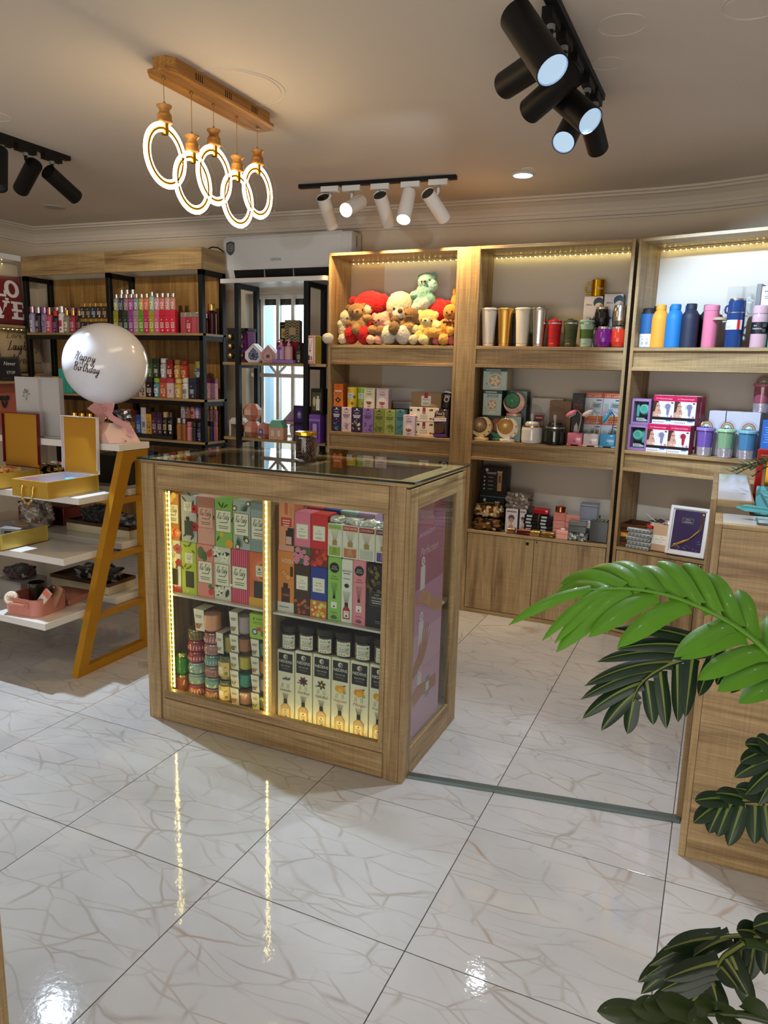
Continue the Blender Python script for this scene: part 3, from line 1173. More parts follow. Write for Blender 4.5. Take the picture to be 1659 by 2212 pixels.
dpart('end_panel', 'wood_z', .016, .036, 2.306, 2.508, 0, 1.078)
dpart('front_panel', 'wood_x', .0365, 1.70, 2.308, 2.33, 0, 1.066)
dpart('desk_edge', 'wood_x', .0365, 1.70, 2.306, 2.335, 1.0665, 1.078)
dpart('desk_top', 'lacquer', .0365, 1.70, 2.3355, 2.512, 1.058, 1.0775)
dpart('end_panel', 'wood_z', -.002, .016, 2.511, 3.27, 0, 1.1185)
dpart('rear_panel', 'wood_x', .0165, 1.70, 2.513, 2.531, 0, 1.056)
dpart('ledge_front', 'wood_x', .0165, .118, 2.509, 2.53, 1.098, 1.1185)
dpart('ledge_top', 'lacquer', .0165, .118, 2.5305, 3.24, 1.1, 1.118)
dpart('ledge_side', 'wood_y', .1185, .122, 2.509, 3.24, 1.098, 1.1185)
dpart('rear_top', 'wood_x', .1225, 1.70, 2.5315, 3.24, 1.04, 1.056)
dpart('acrylic_stop', 'clear', .02, .095, 3.26, 3.264, 1.118, 1.16)

# a corner of another oak cabinet close to the camera
m = MB()
m.cbox(-1.62, -1.115, .42, .80, 0, .95, .0015)
nc = tag(put('side_cabinet', m, 'wood_z'), 'edge of an oak cabinet near the camera, cut by the frame', 'cabinet')
m = MB()
m.cbox(-1.60, -1.14, .402, .4195, .05, .93, .001)
put('door', m, 'wood_z', nc)

# ---------------------------------------------------------------- gold display stand
stand = thing('display_stand', 'gold A-frame display stand with three tiers of white boards', 'display stand', (0, 0, 0))
GOLD = 'cc952a'

def aframe(x0, x1):
 o = [(2.417, 0), (2.923, 0), (2.950, 1.064), (2.777, 1.064)]
 i = [(2.492, .042), (2.881, .042), (2.896, .99), (2.884, 1.012), (2.850, 1.014), (2.832, .995)]
 m = MB()
 quads = [[o[0], o[1], i[1], i[0]], [o[1], o[2], i[2], i[1]], [o[2], o[3], i[4], i[3], i[2]], [o[3], o[0], i[0], i[5], i[4]]]
 for q in quads:
  m.prism(q, x0, x1, 'yz', GOLD)
 put('end_frame', m, 'goldpaint', stand)

aframe(-2.722, -2.684)
aframe(-3.92, -3.88)
for z in (.80, .528, .249):
 yf = 2.417 + (2.777 - 2.417) * z / 1.064
 m = MB()
 m.box(-2.72, -2.69, yf + .02, 2.93, z, z + .027, GOLD)
 put('cross_bar', m, 'goldpaint', stand)
 m = MB()
 m.box(-3.90, -2.70, yf + .03, yf + .055, z + .004, z + .027, GOLD)
 put('long_rail', m, 'goldpaint', stand)
for y0, y1, z in ((2.75, 2.965, 1.066), (2.518, 2.782, .828), (2.410, 2.70, .555), (2.284, 2.60, .277), (2.842, 3.08, .828), (2.782, 3.10, .555), (2.733, 3.12, .277)):
 m = MB()
 x1 = -2.684 if z > 1 else -2.7225
 m.cbox(-3.93, x1, y0, y1, z, z + .034, .002, 'e9e6e0')
 put('board', m, 'gloss', stand)
# ---------------------------------------------------------------- ceiling lamps
def can_lamp(parent, top, tip, r, body, lit, glow, cap=None):
 """one spotlight: adapter above, swivel stem, can with recessed lens"""
 top, tip = Vector(top), Vector(tip)
 d = (tip - top).normalized()
 m = MB()
 T = Matrix.Translation(top) @ d.to_track_quat('Z', 'Y').to_matrix().to_4x4()
 L = (tip - top).length
 m.lathe([(.0, .004), (r * .93, .004), (r, 0), (r, L), (r * .93, L), (r * .90, L - .012), (r * .55, L - .035), (0, L - .036)], 24,
   M=T, cols=[cap or body, body, body, body, 'c8d8ea' if lit else '2a2a2a', 'c8d8ea' if lit else '2a2a2a', 'ddeeff' if lit else '222222'])
 o = put('can', m, 'blackmetal' if body < '3' else 'gloss', parent)
 if lit:
  m = MB()
  m.lathe([(0, L - .030), (r * .55, L - .030), (r * .80, L - .014), (r * .88, L - .004)], 24, 'ffffff', M=T)
  put('lens', m, glow, o)
 return o, T, L

def track(name, label, p0, p1, w, lamps, body, glow, adapter, spots):
 p0, p1 = Vector(p0), Vector(p1)
 t = thing(name, label, 'track light', (0, 0, 0))
 d = (p1 - p0).normalized()
 n = Vector((-d.y, d.x, 0))
 m = MB()
 q = [p0 + n * w / 2, p0 - n * w / 2, p1 - n * w / 2, p1 + n * w / 2]
 m.add([tuple(v) for v in q] + [(v.x, v.y, v.z - .022) for v in q], [(0, 1, 2, 3), (7, 6, 5, 4), (0, 4, 5, 1), (1, 5, 6, 2), (2, 6, 7, 3), (3, 7, 4, 0)], '0b0b0d')
 put('rail', m, 'blackmetal', t)
 for base, top, tip, r, lit in lamps:
  base = Vector(base)
  o, T, L = can_lamp(t, top, tip, r, body, lit, glow, '2a2826' if body > '8' else None)
  m = MB()
  a = base - d * .055
  c = base + d * .055
  qq = [a + n * .016, a - n * .016, c - n * .016, c + n * .016]
  m.add([(v.x, v.y, p0.z - .022) for v in qq] + [(v.x, v.y, p0.z - .052) for v in qq], [(0, 1, 2, 3), (7, 6, 5, 4), (0, 4, 5, 1), (1, 5, 6, 2), (2, 6, 7, 3), (3, 7, 4, 0)], adapter)
  put('adapter', m, 'gloss' if adapter > '8' else 'blackmetal', o)
  m = MB()
  mid = Vector(top) + (Vector(tip) - Vector(top)) * .22
  m.cyl((base.x, base.y, p0.z - .052), (base.x, base.y, mid.z + .03), .008, n=8, col=adapter)
  m.cyl((base.x, base.y, p0.z - .052), (base.x, base.y, p0.z - .066), .013, n=10, col='8a8d90')
  m.cyl((base.x, base.y, mid.z + .03), tuple(mid), .007, n=8, col=adapter)
  put('stem', m, 'gloss' if adapter > '8' else 'blackmetal', o)
 for loc, target, power, color, ang, bl in spots:
  s = spot('lamp_beam', loc, target, power, color, ang, bl)
  s.parent = t
 return t

BK = '08080a'
# overhead black track, cool lamps
Z1 = ZC
track('track_light', 'black ceiling track with six black cool white spotlights, some lit', (-.572, 1.90, ZC), (-.552, 3.17, ZC), .036, [
 ((-.585, 2.11, 0), (-.601, 2.100, 2.422), (-.477, 2.028, 2.249), .045, True),
 ((-.578, 2.40, 0), (-.590, 2.420, 2.435), (-.757, 2.560, 2.425), .043, False),
 ((-.570, 2.56, 0), (-.536, 2.550, 2.428), (-.700, 2.678, 2.376), .043, False),
 ((-.567, 2.74, 0), (-.620, 2.720, 2.440), (-.486, 2.637, 2.309), .045, True),
 ((-.560, 2.94, 0), (-.596, 2.970, 2.444), (-.610, 2.825, 2.307), .042, True),
 ((-.555, 3.09, 0), (-.575, 3.080, 2.475), (-.561, 3.250, 2.394), .042, False)],
 BK, 'lens_dim', BK, [
 ((-.470, 2.024, 2.240), (.05, 1.72, 1.52), 14, COOL, 75, .3),
 ((-.478, 2.630, 2.298), (-.15, 3.05, .3), 62, COOL, 95, .3),
 ((-.611, 2.817, 2.300), (-.74, 2.35, 1.5), 44, COOL, 80, .3),
 ((-.560, 3.258, 2.389), (.06, 4.30, 1.66), 130, (.58, .77, 1.0), 66, .65),
 ((-.706, 2.683, 2.374), (-2.6, 4.2, 1.8), 22, COOL, 60, .35)])
# far left black track
track('track_light', 'black ceiling track with black spotlights above the gold display stand', (-3.29, 1.9, ZC), (-3.295, 3.10, ZC), .036, [
 ((-3.29, 2.36, 0), (-3.30, 2.36, 2.44), (-3.33, 2.33, 2.24), .040, False),
 ((-3.29, 2.69, 0), (-3.29, 2.673, 2.485), (-3.223, 2.603, 2.298), .040, False),
 ((-3.29, 2.825, 0), (-3.29, 2.874, 2.473), (-3.468, 2.936, 2.38), .040, False),
 ((-3.29, 2.985, 0), (-3.29, 2.956, 2.458), (-3.305, 3.148, 2.375), .040, False)],
 BK, 'cool_glow', BK, [
 ((-3.219, 2.599, 2.288), (-2.33, 1.78, .1), 200, (.66, .82, 1.0), 58, .35),
 ((-3.306, 3.158, 2.370), (-4.1, 4.3, 1.5), 26, (1.0, .86, .66), 90, .4)])
# white-lamp track by the wall units
L3 = []
for bx_, by_, top, tip, lit in ((-2.218, 4.029, (-2.267, 4.03, 2.492), (-2.279, 4.172, 2.352), False), (-2.087, 4.05, (-2.019, 4.03, 2.45), (-2.018, 3.848, 2.367), True),
        (-1.911, 4.066, (-1.897, 4.03, 2.479), (-1.902, 4.181, 2.348), False), (-1.727, 4.077, (-1.716, 4.03, 2.476), (-1.697, 3.918, 2.311), True),
        (-1.561, 4.08, (-1.605, 4.03, 2.468), (-1.561, 4.192, 2.36), False)):
 L3.append(((bx_, by_, 0), top, tip, .040, lit))
track('track_light', 'black ceiling track with five white spotlights before the bear unit', (-2.422, 4.02, ZC), (-1.465, 4.105, ZC), .034, L3, 'e6e2da', 'warm_lens', 'e2e0da', [
 ((-2.280, 4.178, 2.345), (-2.15, 4.5, 1.80), 26, WARM, 80, .4),
 ((-1.902, 4.187, 2.342), (-1.85, 4.5, 1.75), 30, WARM, 80, .4),
 ((-1.558, 4.198, 2.354), (-1.25, 4.5, 1.70), 34, WARM, 85, .4),
 ((-2.018, 3.835, 2.360), (-2.02, 3.0, 1.9), 10, WARM, 100, .4),
 ((-1.694, 3.908, 2.300), (-1.5, 2.8, 0.9), 22, WARM, 100, .4)])

# recessed downlight
t = thing('downlight', 'round recessed downlight glowing in the ceiling before the tumbler unit', 'downlight', (-1.119, 4.214, ZC))
m = MB()
m.torus((0, 0, -.002), (0, 0, 1), .056, .006, 32, 6, 'dcdcd8')
put('trim_ring', m, 'gloss', t)
m = MB()
m.lathe([(0, -.004), (.050, -.004), (.050, -.001)], 28, 'ffffff')
put('lens', m, 'cool_glow', t)
s = spot('downlight_beam', (-1.119, 4.214, ZC - .02), (-1.119, 4.214, 0), 12, (.95, .97, 1), 110, .6, .04)
s.parent = t
s.location = (0, 0, -.02)
t = thing('cover_disc', 'pale round cover disc on the ceiling behind the recessed downlight', 'ceiling disc', (-1.068, 4.114, ZC))
m = MB()
m.lathe([(.034, -.003), (.036, 0)], 24, 'dfe6e6')
put('disc', m, 'gloss', t)
for i, (x, y) in enumerate(((-3.5, .9), (-1.9, .2), (-.2, .4), (.8, 1.4), (-2.6, -1.0), (-.4, -1.2))):
 t = thing('downlight', 'round recessed downlight in the ceiling behind the camera', 'downlight', (x, y, ZC), 0, 'downlights behind the camera')
 m = MB()
 m.lathe([(0, -.004), (.050, -.004), (.050, -.001)], 24, 'ffffff')
 put('lens', m, 'cool_glow', t)
 s = spot('downlight_beam', (0, 0, -.02), (0, 0, -1), 5, (.96, .97, 1), 120, .6, .04)
 s.parent = t
 s.location = (0, 0, -.02)

# ---------------------------------------------------------------- ring chandelier
ch = thing('ring_chandelier', 'wooden bar chandelier with five glowing ring pendants', 'chandelier', (0, 0, 0))

def octo(cx, hw, ya, yb, c):
 return [(cx - hw, ya + c), (cx - hw + c * .7, ya), (cx + hw - c * .7, ya), (cx + hw, ya + c), (cx + hw, yb - c), (cx + hw - c * .7, yb), (cx - hw + c * .7, yb), (cx - hw, yb - c)]

m = MB()
m.prism(octo(-1.945, .050, 2.262, 2.925, .03), ZC - .045, ZC, 'xy', 'b07a38')
put('canopy_box', m, 'wood_goldy', ch)
m = MB()
m.prism(octo(-1.945, .066, 2.240, 2.948, .045), ZC - .055, ZC - .045, 'xy', 'b07a38')
put('base_plate', m, 'wood_goldy', ch)
m = MB()
for yc in (2.42, 2.60, 2.78):
 for k in range(4):
  for xx in (-1.8948, -1.9952):
   m.box(xx - .0004, xx + .0004, yc + k * .012 - .018, yc + k * .012 - .013, ZC - .036, ZC - .012, '2a1606')
put('vent_slots', m, 'matte', ch)['kind'] = 'stuff'
for y, kt in ((2.287, 2.413), (2.440, 2.354), (2.575, 2.413), (2.730, 2.354), (2.880, 2.418)):
 x = -1.948
 m = MB()
 m.cyl((x, y, ZC - .056), (x, y, kt + .006), .0016, n=6, col='d8b070')
 m.lathe([(.008, 0), (.006, .006), (.003, .009)], 10, 'e0d6c4', M=Matrix.Translation((x, y, ZC - .064)))
 m.lathe([(.005, 0), (.007, .004), (.004, .014), (.0, .016)], 10, 'b9b4aa', M=Matrix.Translation((x, y, kt)))
 cord = put('cord', m, 'metal', ch)
 m = MB()
 m.lathe([(.021, -.062), (.028, -.058), (.028, -.052), (.025, -.040), (.026, -.032), (.019, -.022), (.018, -.014), (.027, -.004), (.028, 0)], 20, 'd0a468', M=Matrix.Translation((x, y, kt)))
 kn = put('turned_cap', m, 'wood_goldy', ch)
 zc = kt - .062 - .108
 c = (x, y, zc)
 R1 = .106
 m = MB()
 m.torus(c, (1, 0, 0), R1, .0070, 48, 8, 'fff2dc')
 m.torus(c, (1, 0, 0), R1 - .0225, .0040, 48, 8, 'fff2dc')
 rg = put('light_ring', m, 'ring_glow', ch)
 m = MB()
 m.torus(c, (1, 0, 0), R1 - .0135, .0062, 48, 6, 'e0a02c')
 m.box(x - .010, x + .010, y - .009, y + .009, zc + R1 - .034, zc + R1 + .012, 'd8a030')
 put('gold_band', m, 'metal', rg)
 m = MB()
 m.torus((x + .02, y, zc), (1, 0, 0), R1 + .012, .0012, 48, 5, 'e8e0d4')
 put('acrylic_rim', m, 'clear', rg)
TEDDIES = [
 ('large red plush bear with a pale muzzle behind the brown bear', None, [(-2.156, 4.475, 1.915, 0.11, 0.085, 0.088, 'c01018'), (-2.28, 4.48, 1.94, 0.033, 0.03, 0.033, 'a80f16'), (-2.068, 4.48, 1.93, 0.045, 0.04, 0.055, 'b00f17'), (-2.189, 4.47, 1.781, 0.095, 0.07, 0.095, 'c01018'), (-2.238, 4.375, 1.714, 0.044, 0.06, 0.061, 'd01218'), (-2.145, 4.375, 1.717, 0.05, 0.06, 0.064, 'd01218'), (-2.161, 4.4, 1.876, 0.05, 0.03, 0.035, 'f0d9a8')], [(-2.112, 4.385, 1.889, 0.0063)], None),
 ('small cream plush bear slumped against the unit side with one paw raised', None, [(-2.286, 4.4, 1.829, 0.049, 0.045, 0.05, 'f3dfb4'), (-2.309, 4.41, 1.751, 0.043, 0.045, 0.061, 'f1dcae'), (-2.354, 4.385, 1.786, 0.027, 0.024, 0.023, 'f5e8c8'), (-2.331, 4.4, 1.767, 0.029, 0.024, 0.022, 'f1dcae'), (-2.356, 4.345, 1.687, 0.039, 0.034, 0.034, 'f6ecd6'), (-2.29, 4.35, 1.687, 0.032, 0.03, 0.034, 'f4e8cc'), (-2.259, 4.44, 1.877, 0.022, 0.02, 0.022, 'f3dfb4')], [(-2.265, 4.352, 1.821, 0.0063), (-2.229, 4.352, 1.82, 0.0056)], None),
 ('brown plush bear sprawled over red plush legs', None, [(-2.203, 4.375, 1.865, 0.059, 0.052, 0.052, 'a07848'), (-2.265, 4.385, 1.889, 0.023, 0.02, 0.023, '8a6438'), (-2.164, 4.39, 1.898, 0.023, 0.02, 0.022, '8a6438'), (-2.183, 4.375, 1.781, 0.061, 0.05, 0.05, 'b38a52'), (-2.25, 4.36, 1.787, 0.03, 0.026, 0.026, 'a67d48'), (-2.12, 4.365, 1.822, 0.036, 0.026, 0.024, 'b08850'), (-2.185, 4.335, 1.747, 0.033, 0.032, 0.033, '9f7b4c'), (-2.076, 4.36, 1.748, 0.039, 0.034, 0.03, 'b08850'), (-2.015, 4.345, 1.741, 0.034, 0.034, 0.036, '9c7444'), (-2.179, 4.335, 1.852, 0.03, 0.022, 0.026, 'b48c58')], [(-2.208, 4.325, 1.861, 0.0056), (-2.151, 4.325, 1.872, 0.0056)], (-2.17, 4.312, 1.861, 0.0092, 0.0063)),
 ('pink plush bear sitting with rounded pink feet between the brown bear and the white bear', None, [(-2.032, 4.385, 1.807, 0.057, 0.05, 0.049, 'eca890'), (-2.084, 4.395, 1.837, 0.02, 0.02, 0.02, 'e69a84'), (-2.011, 4.4, 1.843, 0.024, 0.02, 0.024, 'eda892'), (-2.037, 4.4, 1.744, 0.054, 0.05, 0.05, 'e9a58c'), (-1.984, 4.37, 1.781, 0.029, 0.026, 0.024, 'efb49e'), (-2.085, 4.345, 1.685, 0.03, 0.03, 0.031, 'f2c4a8'), (-2.026, 4.345, 1.685, 0.03, 0.03, 0.031, 'f0b8a0')], [(-2.029, 4.338, 1.808, 0.0063), (-2.067, 4.338, 1.807, 0.0056)], (-2.051, 4.335, 1.794, 0.0085, 0.0063)),
 ('large cream white plush bear with a brown nose and big pale feet in the middle', None, [(-1.935, 4.46, 1.901, 0.093, 0.085, 0.093, 'eadbb4'), (-1.984, 4.47, 1.963, 0.025, 0.025, 0.022, 'ead8ac'), (-1.866, 4.47, 1.952, 0.028, 0.025, 0.026, 'ead8ac'), (-1.946, 4.47, 1.774, 0.095, 0.07, 0.095, 'eadfc2'), (-1.908, 4.385, 1.847, 0.047, 0.03, 0.033, 'efe2c2'), (-1.965, 4.355, 1.713, 0.053, 0.05, 0.061, 'e6dcc4'), (-1.862, 4.355, 1.713, 0.053, 0.05, 0.061, 'e8dfca')], [(-1.941, 4.378, 1.877, 0.0092), (-1.861, 4.378, 1.881, 0.0085)], (-1.893, 4.345, 1.865, 0.0183, 0.0155)),
 ('brown plush bear with a gold ribbon bow tipped sideways beside the yellow bear', 'c89a48', [(-1.827, 4.385, 1.834, 0.055, 0.048, 0.052, '8f6a3c'), (-1.869, 4.39, 1.866, 0.019, 0.018, 0.019, '87602f'), (-1.781, 4.385, 1.809, 0.024, 0.02, 0.024, 'a37c4a'), (-1.866, 4.4, 1.776, 0.05, 0.045, 0.043, '9a7442'), (-1.914, 4.325, 1.756, 0.038, 0.03, 0.042, '8a6a3e'), (-1.928, 4.36, 1.808, 0.03, 0.024, 0.023, '7e5c34'), (-1.821, 4.36, 1.761, 0.034, 0.03, 0.039, 'b38a54')], [(-1.812, 4.338, 1.818, 0.0056), (-1.846, 4.338, 1.845, 0.0056)], (-1.832, 4.335, 1.824, 0.0099, 0.007)),
 ('mint green plush bear sitting on top of the pile', None, [(-1.755, 4.46, 2.048, 0.063, 0.055, 0.055, '9ccfc0'), (-1.802, 4.465, 2.074, 0.022, 0.02, 0.023, '97cbbc'), (-1.715, 4.465, 2.078, 0.023, 0.02, 0.025, '97cbbc'), (-1.759, 4.46, 1.974, 0.057, 0.055, 0.067, '93c8b8'), (-1.829, 4.445, 1.97, 0.035, 0.026, 0.025, '8fc4b4'), (-1.797, 4.45, 1.998, 0.026, 0.024, 0.022, '8fc4b4'), (-1.7, 4.425, 2.018, 0.028, 0.028, 0.035, 'a8d8ca'), (-1.793, 4.43, 1.915, 0.043, 0.03, 0.032, '93c8b8'), (-1.725, 4.43, 1.933, 0.041, 0.034, 0.038, '93c8b8'), (-1.808, 4.41, 1.886, 0.03, 0.026, 0.029, 'dfe6cc'), (-1.75, 4.405, 1.908, 0.037, 0.03, 0.036, 'e6ead2')], [(-1.773, 4.408, 2.044, 0.0063), (-1.724, 4.408, 2.053, 0.0063)], (-1.752, 4.404, 2.044, 0.0099, 0.0063)),
 ('red plush bear slumped behind the yellow bear', None, [(-1.681, 4.475, 1.868, 0.077, 0.07, 0.081, 'd2121a'), (-1.623, 4.48, 1.912, 0.025, 0.024, 0.025, 'c01018'), (-1.689, 4.48, 1.762, 0.066, 0.06, 0.066, 'd2121a')], [(-1.615, 4.45, 1.906, 0.0056)], None),
 ('pale yellow plush bear with round paws sitting on the shelf edge', None, [(-1.713, 4.385, 1.818, 0.06, 0.052, 0.056, 'f4d880'), (-1.771, 4.395, 1.849, 0.023, 0.02, 0.024, 'f6dd8c'), (-1.67, 4.395, 1.84, 0.023, 0.02, 0.024, 'f6dd8c'), (-1.722, 4.39, 1.744, 0.057, 0.052, 0.056, 'f5d670'), (-1.788, 4.365, 1.752, 0.034, 0.028, 0.027, 'f6e2a0'), (-1.644, 4.36, 1.77, 0.031, 0.03, 0.036, 'f6e2a0'), (-1.787, 4.335, 1.685, 0.03, 0.03, 0.031, 'f2dcae'), (-1.717, 4.335, 1.685, 0.034, 0.03, 0.031, 'f6dc98'), (-1.757, 4.36, 1.714, 0.033, 0.03, 0.031, 'f5d670'), (-1.712, 4.345, 1.8, 0.027, 0.02, 0.021, 'f8e6ac')], [(-1.738, 4.338, 1.807, 0.0056), (-1.675, 4.336, 1.802, 0.0063)], (-1.707, 4.325, 1.803, 0.0078, 0.0056)),
 ('orange tan plush bear with a dark bow leaning on the pilaster side', '6a3018', [(-1.57, 4.395, 1.855, 0.047, 0.045, 0.05, 'd8963c'), (-1.596, 4.395, 1.757, 0.058, 0.05, 0.061, 'e09a38'), (-1.654, 4.355, 1.733, 0.051, 0.036, 0.034, 'eaa84c'), (-1.589, 4.34, 1.686, 0.033, 0.03, 0.033, 'e2a44c'), (-1.553, 4.36, 1.742, 0.024, 0.026, 0.029, 'e8a848'), (-1.701, 4.355, 1.727, 0.026, 0.026, 0.043, 'f0b45a')], [(-1.548, 4.352, 1.857, 0.0063), (-1.58, 4.352, 1.851, 0.0056)], (-1.562, 4.35, 1.838, 0.0099, 0.007)),
 ('tan plush bear mostly hidden by the pilaster, two rose pink feet showing', None, [(-1.647, 4.375, 1.681, 0.029, 0.024, 0.027, 'd8766c'), (-1.553, 4.372, 1.689, 0.021, 0.024, 0.031, 'd26a70'), (-1.617, 4.44, 1.716, 0.058, 0.03, 0.044, 'd8766c'), (-1.584, 4.5, 1.984, 0.016, 0.02, 0.031, 'c8913c'), (-1.57, 4.51, 1.926, 0.044, 0.04, 0.055, 'c8913c'), (-1.565, 4.51, 1.814, 0.044, 0.04, 0.125, 'c8913c')], [], None),
]
# ---------------------------------------------------------------- plush bears
from mathutils import noise as mnoise

def fuzzy(parts, voxel=0.0055, amp=0.0035):
 """one continuous skin over overlapping rounded masses, coloured by the nearest mass"""
 m = MB()
 for x, y, z, rx, ry, rz, c in parts:
  m.ell((x, y, z), (rx, ry, rz), c, n=18, k=12)
 me = m.mesh('plush')
 o = bpy.data.objects.new('plush', me)
 COL.objects.link(o)
 md = o.modifiers.new('r', 'REMESH')
 md.mode = 'VOXEL'
 md.voxel_size = voxel
 sm = o.modifiers.new('s', 'SMOOTH')
 sm.iterations = 3
 bpy.context.view_layer.update()
 out = bpy.data.meshes.new_from_object(o.evaluated_get(bpy.context.evaluated_depsgraph_get()))
 bpy.data.objects.remove(o)
 bpy.data.meshes.remove(me)
 vs = []
 for v in out.vertices:
  n = mnoise.noise(v.co * 95.0) + .6 * mnoise.noise(v.co * 210.0)
  vs.append(v.co + v.normal * n * amp)
 q = MB()
 cols = [c4(p[6]) for p in parts]
 fl = [tuple(p.vertices) for p in out.polygons]
 q.v = [tuple(v) for v in vs]
 for f in fl:
  ctr_ = sum((Vector(vs[i]) for i in f), Vector()) / len(f)
  best, bi = 9e9, 0
  for i, (x, y, z, rx, ry, rz, c) in enumerate(parts):
   d = abs((((ctr_.x - x) / rx) ** 2 + ((ctr_.y - y) / ry) ** 2 + ((ctr_.z - z) / rz) ** 2) ** .5 - 1) * min(rx, ry, rz)
   if d < best:
    best, bi = d, i
  q.f.append(list(f))
  q.c.append(cols[bi])
  q.s.append(True)
 bpy.data.meshes.remove(out)
 return q

for label, bow, parts, eyes, nose in TEDDIES:
 pp = []
 for x, y, z, rx, ry, rz, c in parts:
  if x - rx < -2.351:
   if y < 4.36:
    y = 4.305 - ry
   else:
    x = -2.351 + rx
  if x + rx > -1.521:
   x = -1.521 - rx
  y = min(y, 4.577 - ry)
  z = max(z, 1.6565 + rz)
  pp.append((x, y, z, rx, ry, rz, c))
 t = put('plush_bear', fuzzy(pp), 'fur')
 tag(t, label, 'plush toy', 'plush bears heaped on the top shelf')
 for ex, ey, ez, er in eyes:
  # seat the eye on the nearest mass
  m = MB()
  best = min(pp, key=lambda q: abs(((ex - q[0]) / q[3]) ** 2 + ((ez - q[2]) / q[5]) ** 2) + (0 if q[1] < ey + .2 else 9))
  k = 1 - ((ex - best[0]) / best[3]) ** 2 - ((ez - best[2]) / best[5]) ** 2
  yy = best[1] - best[4] * math.sqrt(max(k, .05)) - .001
  m.ell((ex, yy, ez), (er, er * .7, er), '16100c', n=10, k=7)
  put('eye', m, 'lacquer', t)
 if nose:
  x, y, z, rx, rz = nose
  best = min(pp, key=lambda q: (((x - q[0]) / q[3]) ** 2 + ((z - q[2]) / q[5]) ** 2) + q[1] * 4)
  k = 1 - ((x - best[0]) / best[3]) ** 2 - ((z - best[2]) / best[5]) ** 2
  yy = best[1] - best[4] * math.sqrt(max(k, .05)) - .002
  m = MB()
  m.ell((x, yy, z), (rx, .008, rz), '5a3018', n=12, k=8)
  put('nose', m, 'matte', t)
 if bow:
  x, y, z = pp[0][0], pp[0][1] - pp[0][4] + .006, pp[0][2] - pp[0][5] - .008
  m = MB()
  for s in (-1, 1):
   m.ell((x + s * .018, y, z), (.020, .007, .012), bow, n=10, k=7, rot=(0, s * .35, 0))
   m.cyl((x, y, z), (x + s * .014, y - .002, z - .034), .004, .007, n=6, col=bow)
  m.ell((x, y - .004, z), (.007, .006, .007), bow, n=8, k=6)
  put('bow', m, 'gloss', t)

# ---------------------------------------------------------------- boxes of sweets below the bears
GA = 'slim sweet boxes on the middle shelf'

def arch_head(p, w, h, col, z=.80):
 for i in range(7):
  a = math.radians(150 - 20 * i)
  p.rect(w * .28 * math.cos(a) - w * .03, w * .28 * math.cos(a) + w * .03, h * (z + .04) + w * .12 * math.sin(a), h * (z + .06) + w * .12 * math.sin(a), col)
 p.rect(-w * .2, w * .2, h * (z - .02), h * z, col)

def slim(tcol, lcol, art=None):
 def f(p, w, h):
  p.circ(0, h * .94, w * .09, tcol, n=10)
  arch_head(p, w, h, tcol, .80)
  p.lines(0, h * .70, w * .72, 3, h * .05, h * .028, tcol)
  p.rect(-w * .06, w * .06, h * .5, h * .52, tcol)
  R = random.Random(int(w * 1e5) + int(h * 1e5))
  cols = art or [lcol]
  for i in range(9):
   x, z = R.uniform(-.36, .36) * w, R.uniform(.03, .40) * h
   p.leafshape(x, z, w * R.uniform(.14, .28), w * .10, R.uniform(.3, 2.8), cols[i % len(cols)])
  for i in range(3):
   p.flower(R.uniform(-.3, .3) * w, R.uniform(.08, .36) * h, w * .12, cols[(i + 1) % len(cols)], lcol)
 return f

Y1 = 4.335
for (x, w, h, col, tc, lc, art, lab) in (
  (-2.320, .068, .160, '2b2150', 'f0eef4', '2fb2b6', ['2a9aa0', 'c8408a', '3f8f6a'], 'navy slim box with teal and pink plants at its foot, first in the lower row'),
  (-2.247, .072, .160, 'e8d4d8', '6a4a58', 'b08a98', None, 'pale pink slim box with fine grey flower drawing in the lower row'),
  (-2.170, .078, .159, '30204e', 'f2eef4', 'e8d890', ['e8e0c8', '8a6a3a', 'd8c070'], 'dark violet slim box with cream blossoms in the lower row'),
  (-2.089, .078, .160, '9878bc', '402c66', '6a4a94', None, 'lilac slim box standing between the dark violet and the olive box'),
  (-2.009, .074, .157, '8c9642', '404a16', '626c24', None, 'olive green slim box in the lower row'),
  (-1.933, .075, .157, 'a8b460', '4c5820', '788434', None, 'light green slim box with drawn flowers in the lower row'),
  (-1.861, .062, .160, '5a9498', '1e4a50', '3c7478', None, 'teal slim box at the end of the lower row')):
 carton('slim_sweet_box', lab, 'box', x, Y1, 1.0915, w, .062, h, col, slim(tc, lc, art), group=GA)

def lattice_art(p, w, h):
 for i in range(5):
  k = w * (i - 2) / 2.4
  p.line(max(-w / 2, k - w * .5), 0, min(w / 2, k + w * .5), h * .62, w * .02, 'f6b070')
  p.line(min(w / 2, k + w * .5), 0, max(-w / 2, k - w * .5), h * .62, w * .02, 'f6b070')
 p.poly([(0, h * .16), (w * .30, h * .30), (0, h * .44), (-w * .30, h * .30)], '3a2418')
 p.circ(0, h * .30, w * .10, 'b89068', n=8)
 p.rect(-w * .38, w * .38, h * .66, h * .72, 'fbe6cc')
 p.circ(0, h * .90, w * .12, 'c85a14', n=10)

carton('wafer_box', 'orange lattice-print wafer box standing on the navy slim box', 'box', -2.315, 4.345, 1.2525, .070, .055, .149, 'e07018', lattice_art, side='b8500e')

def tube_can(name, label, x, y, z, r, h, body, lidc, art):
 m = MB()
 m.lathe([(r * .97, 0), (r, .003), (r, h - .006)], 22, body)
 t = put(name, m, 'print', None, (x, y, z))
 tag(t, label, 'tin')
 m = MB()
 m.lathe([(r * 1.02, h - .008), (r * 1.02, h - .001), (r * .96, h)], 22, lidc)
 put('lid', m, 'gloss', t)
 p = Print()
 art(p, 2 * r, h)
 curl(p, r)
 put('printed_wrap', p, 'print', t)
 return t

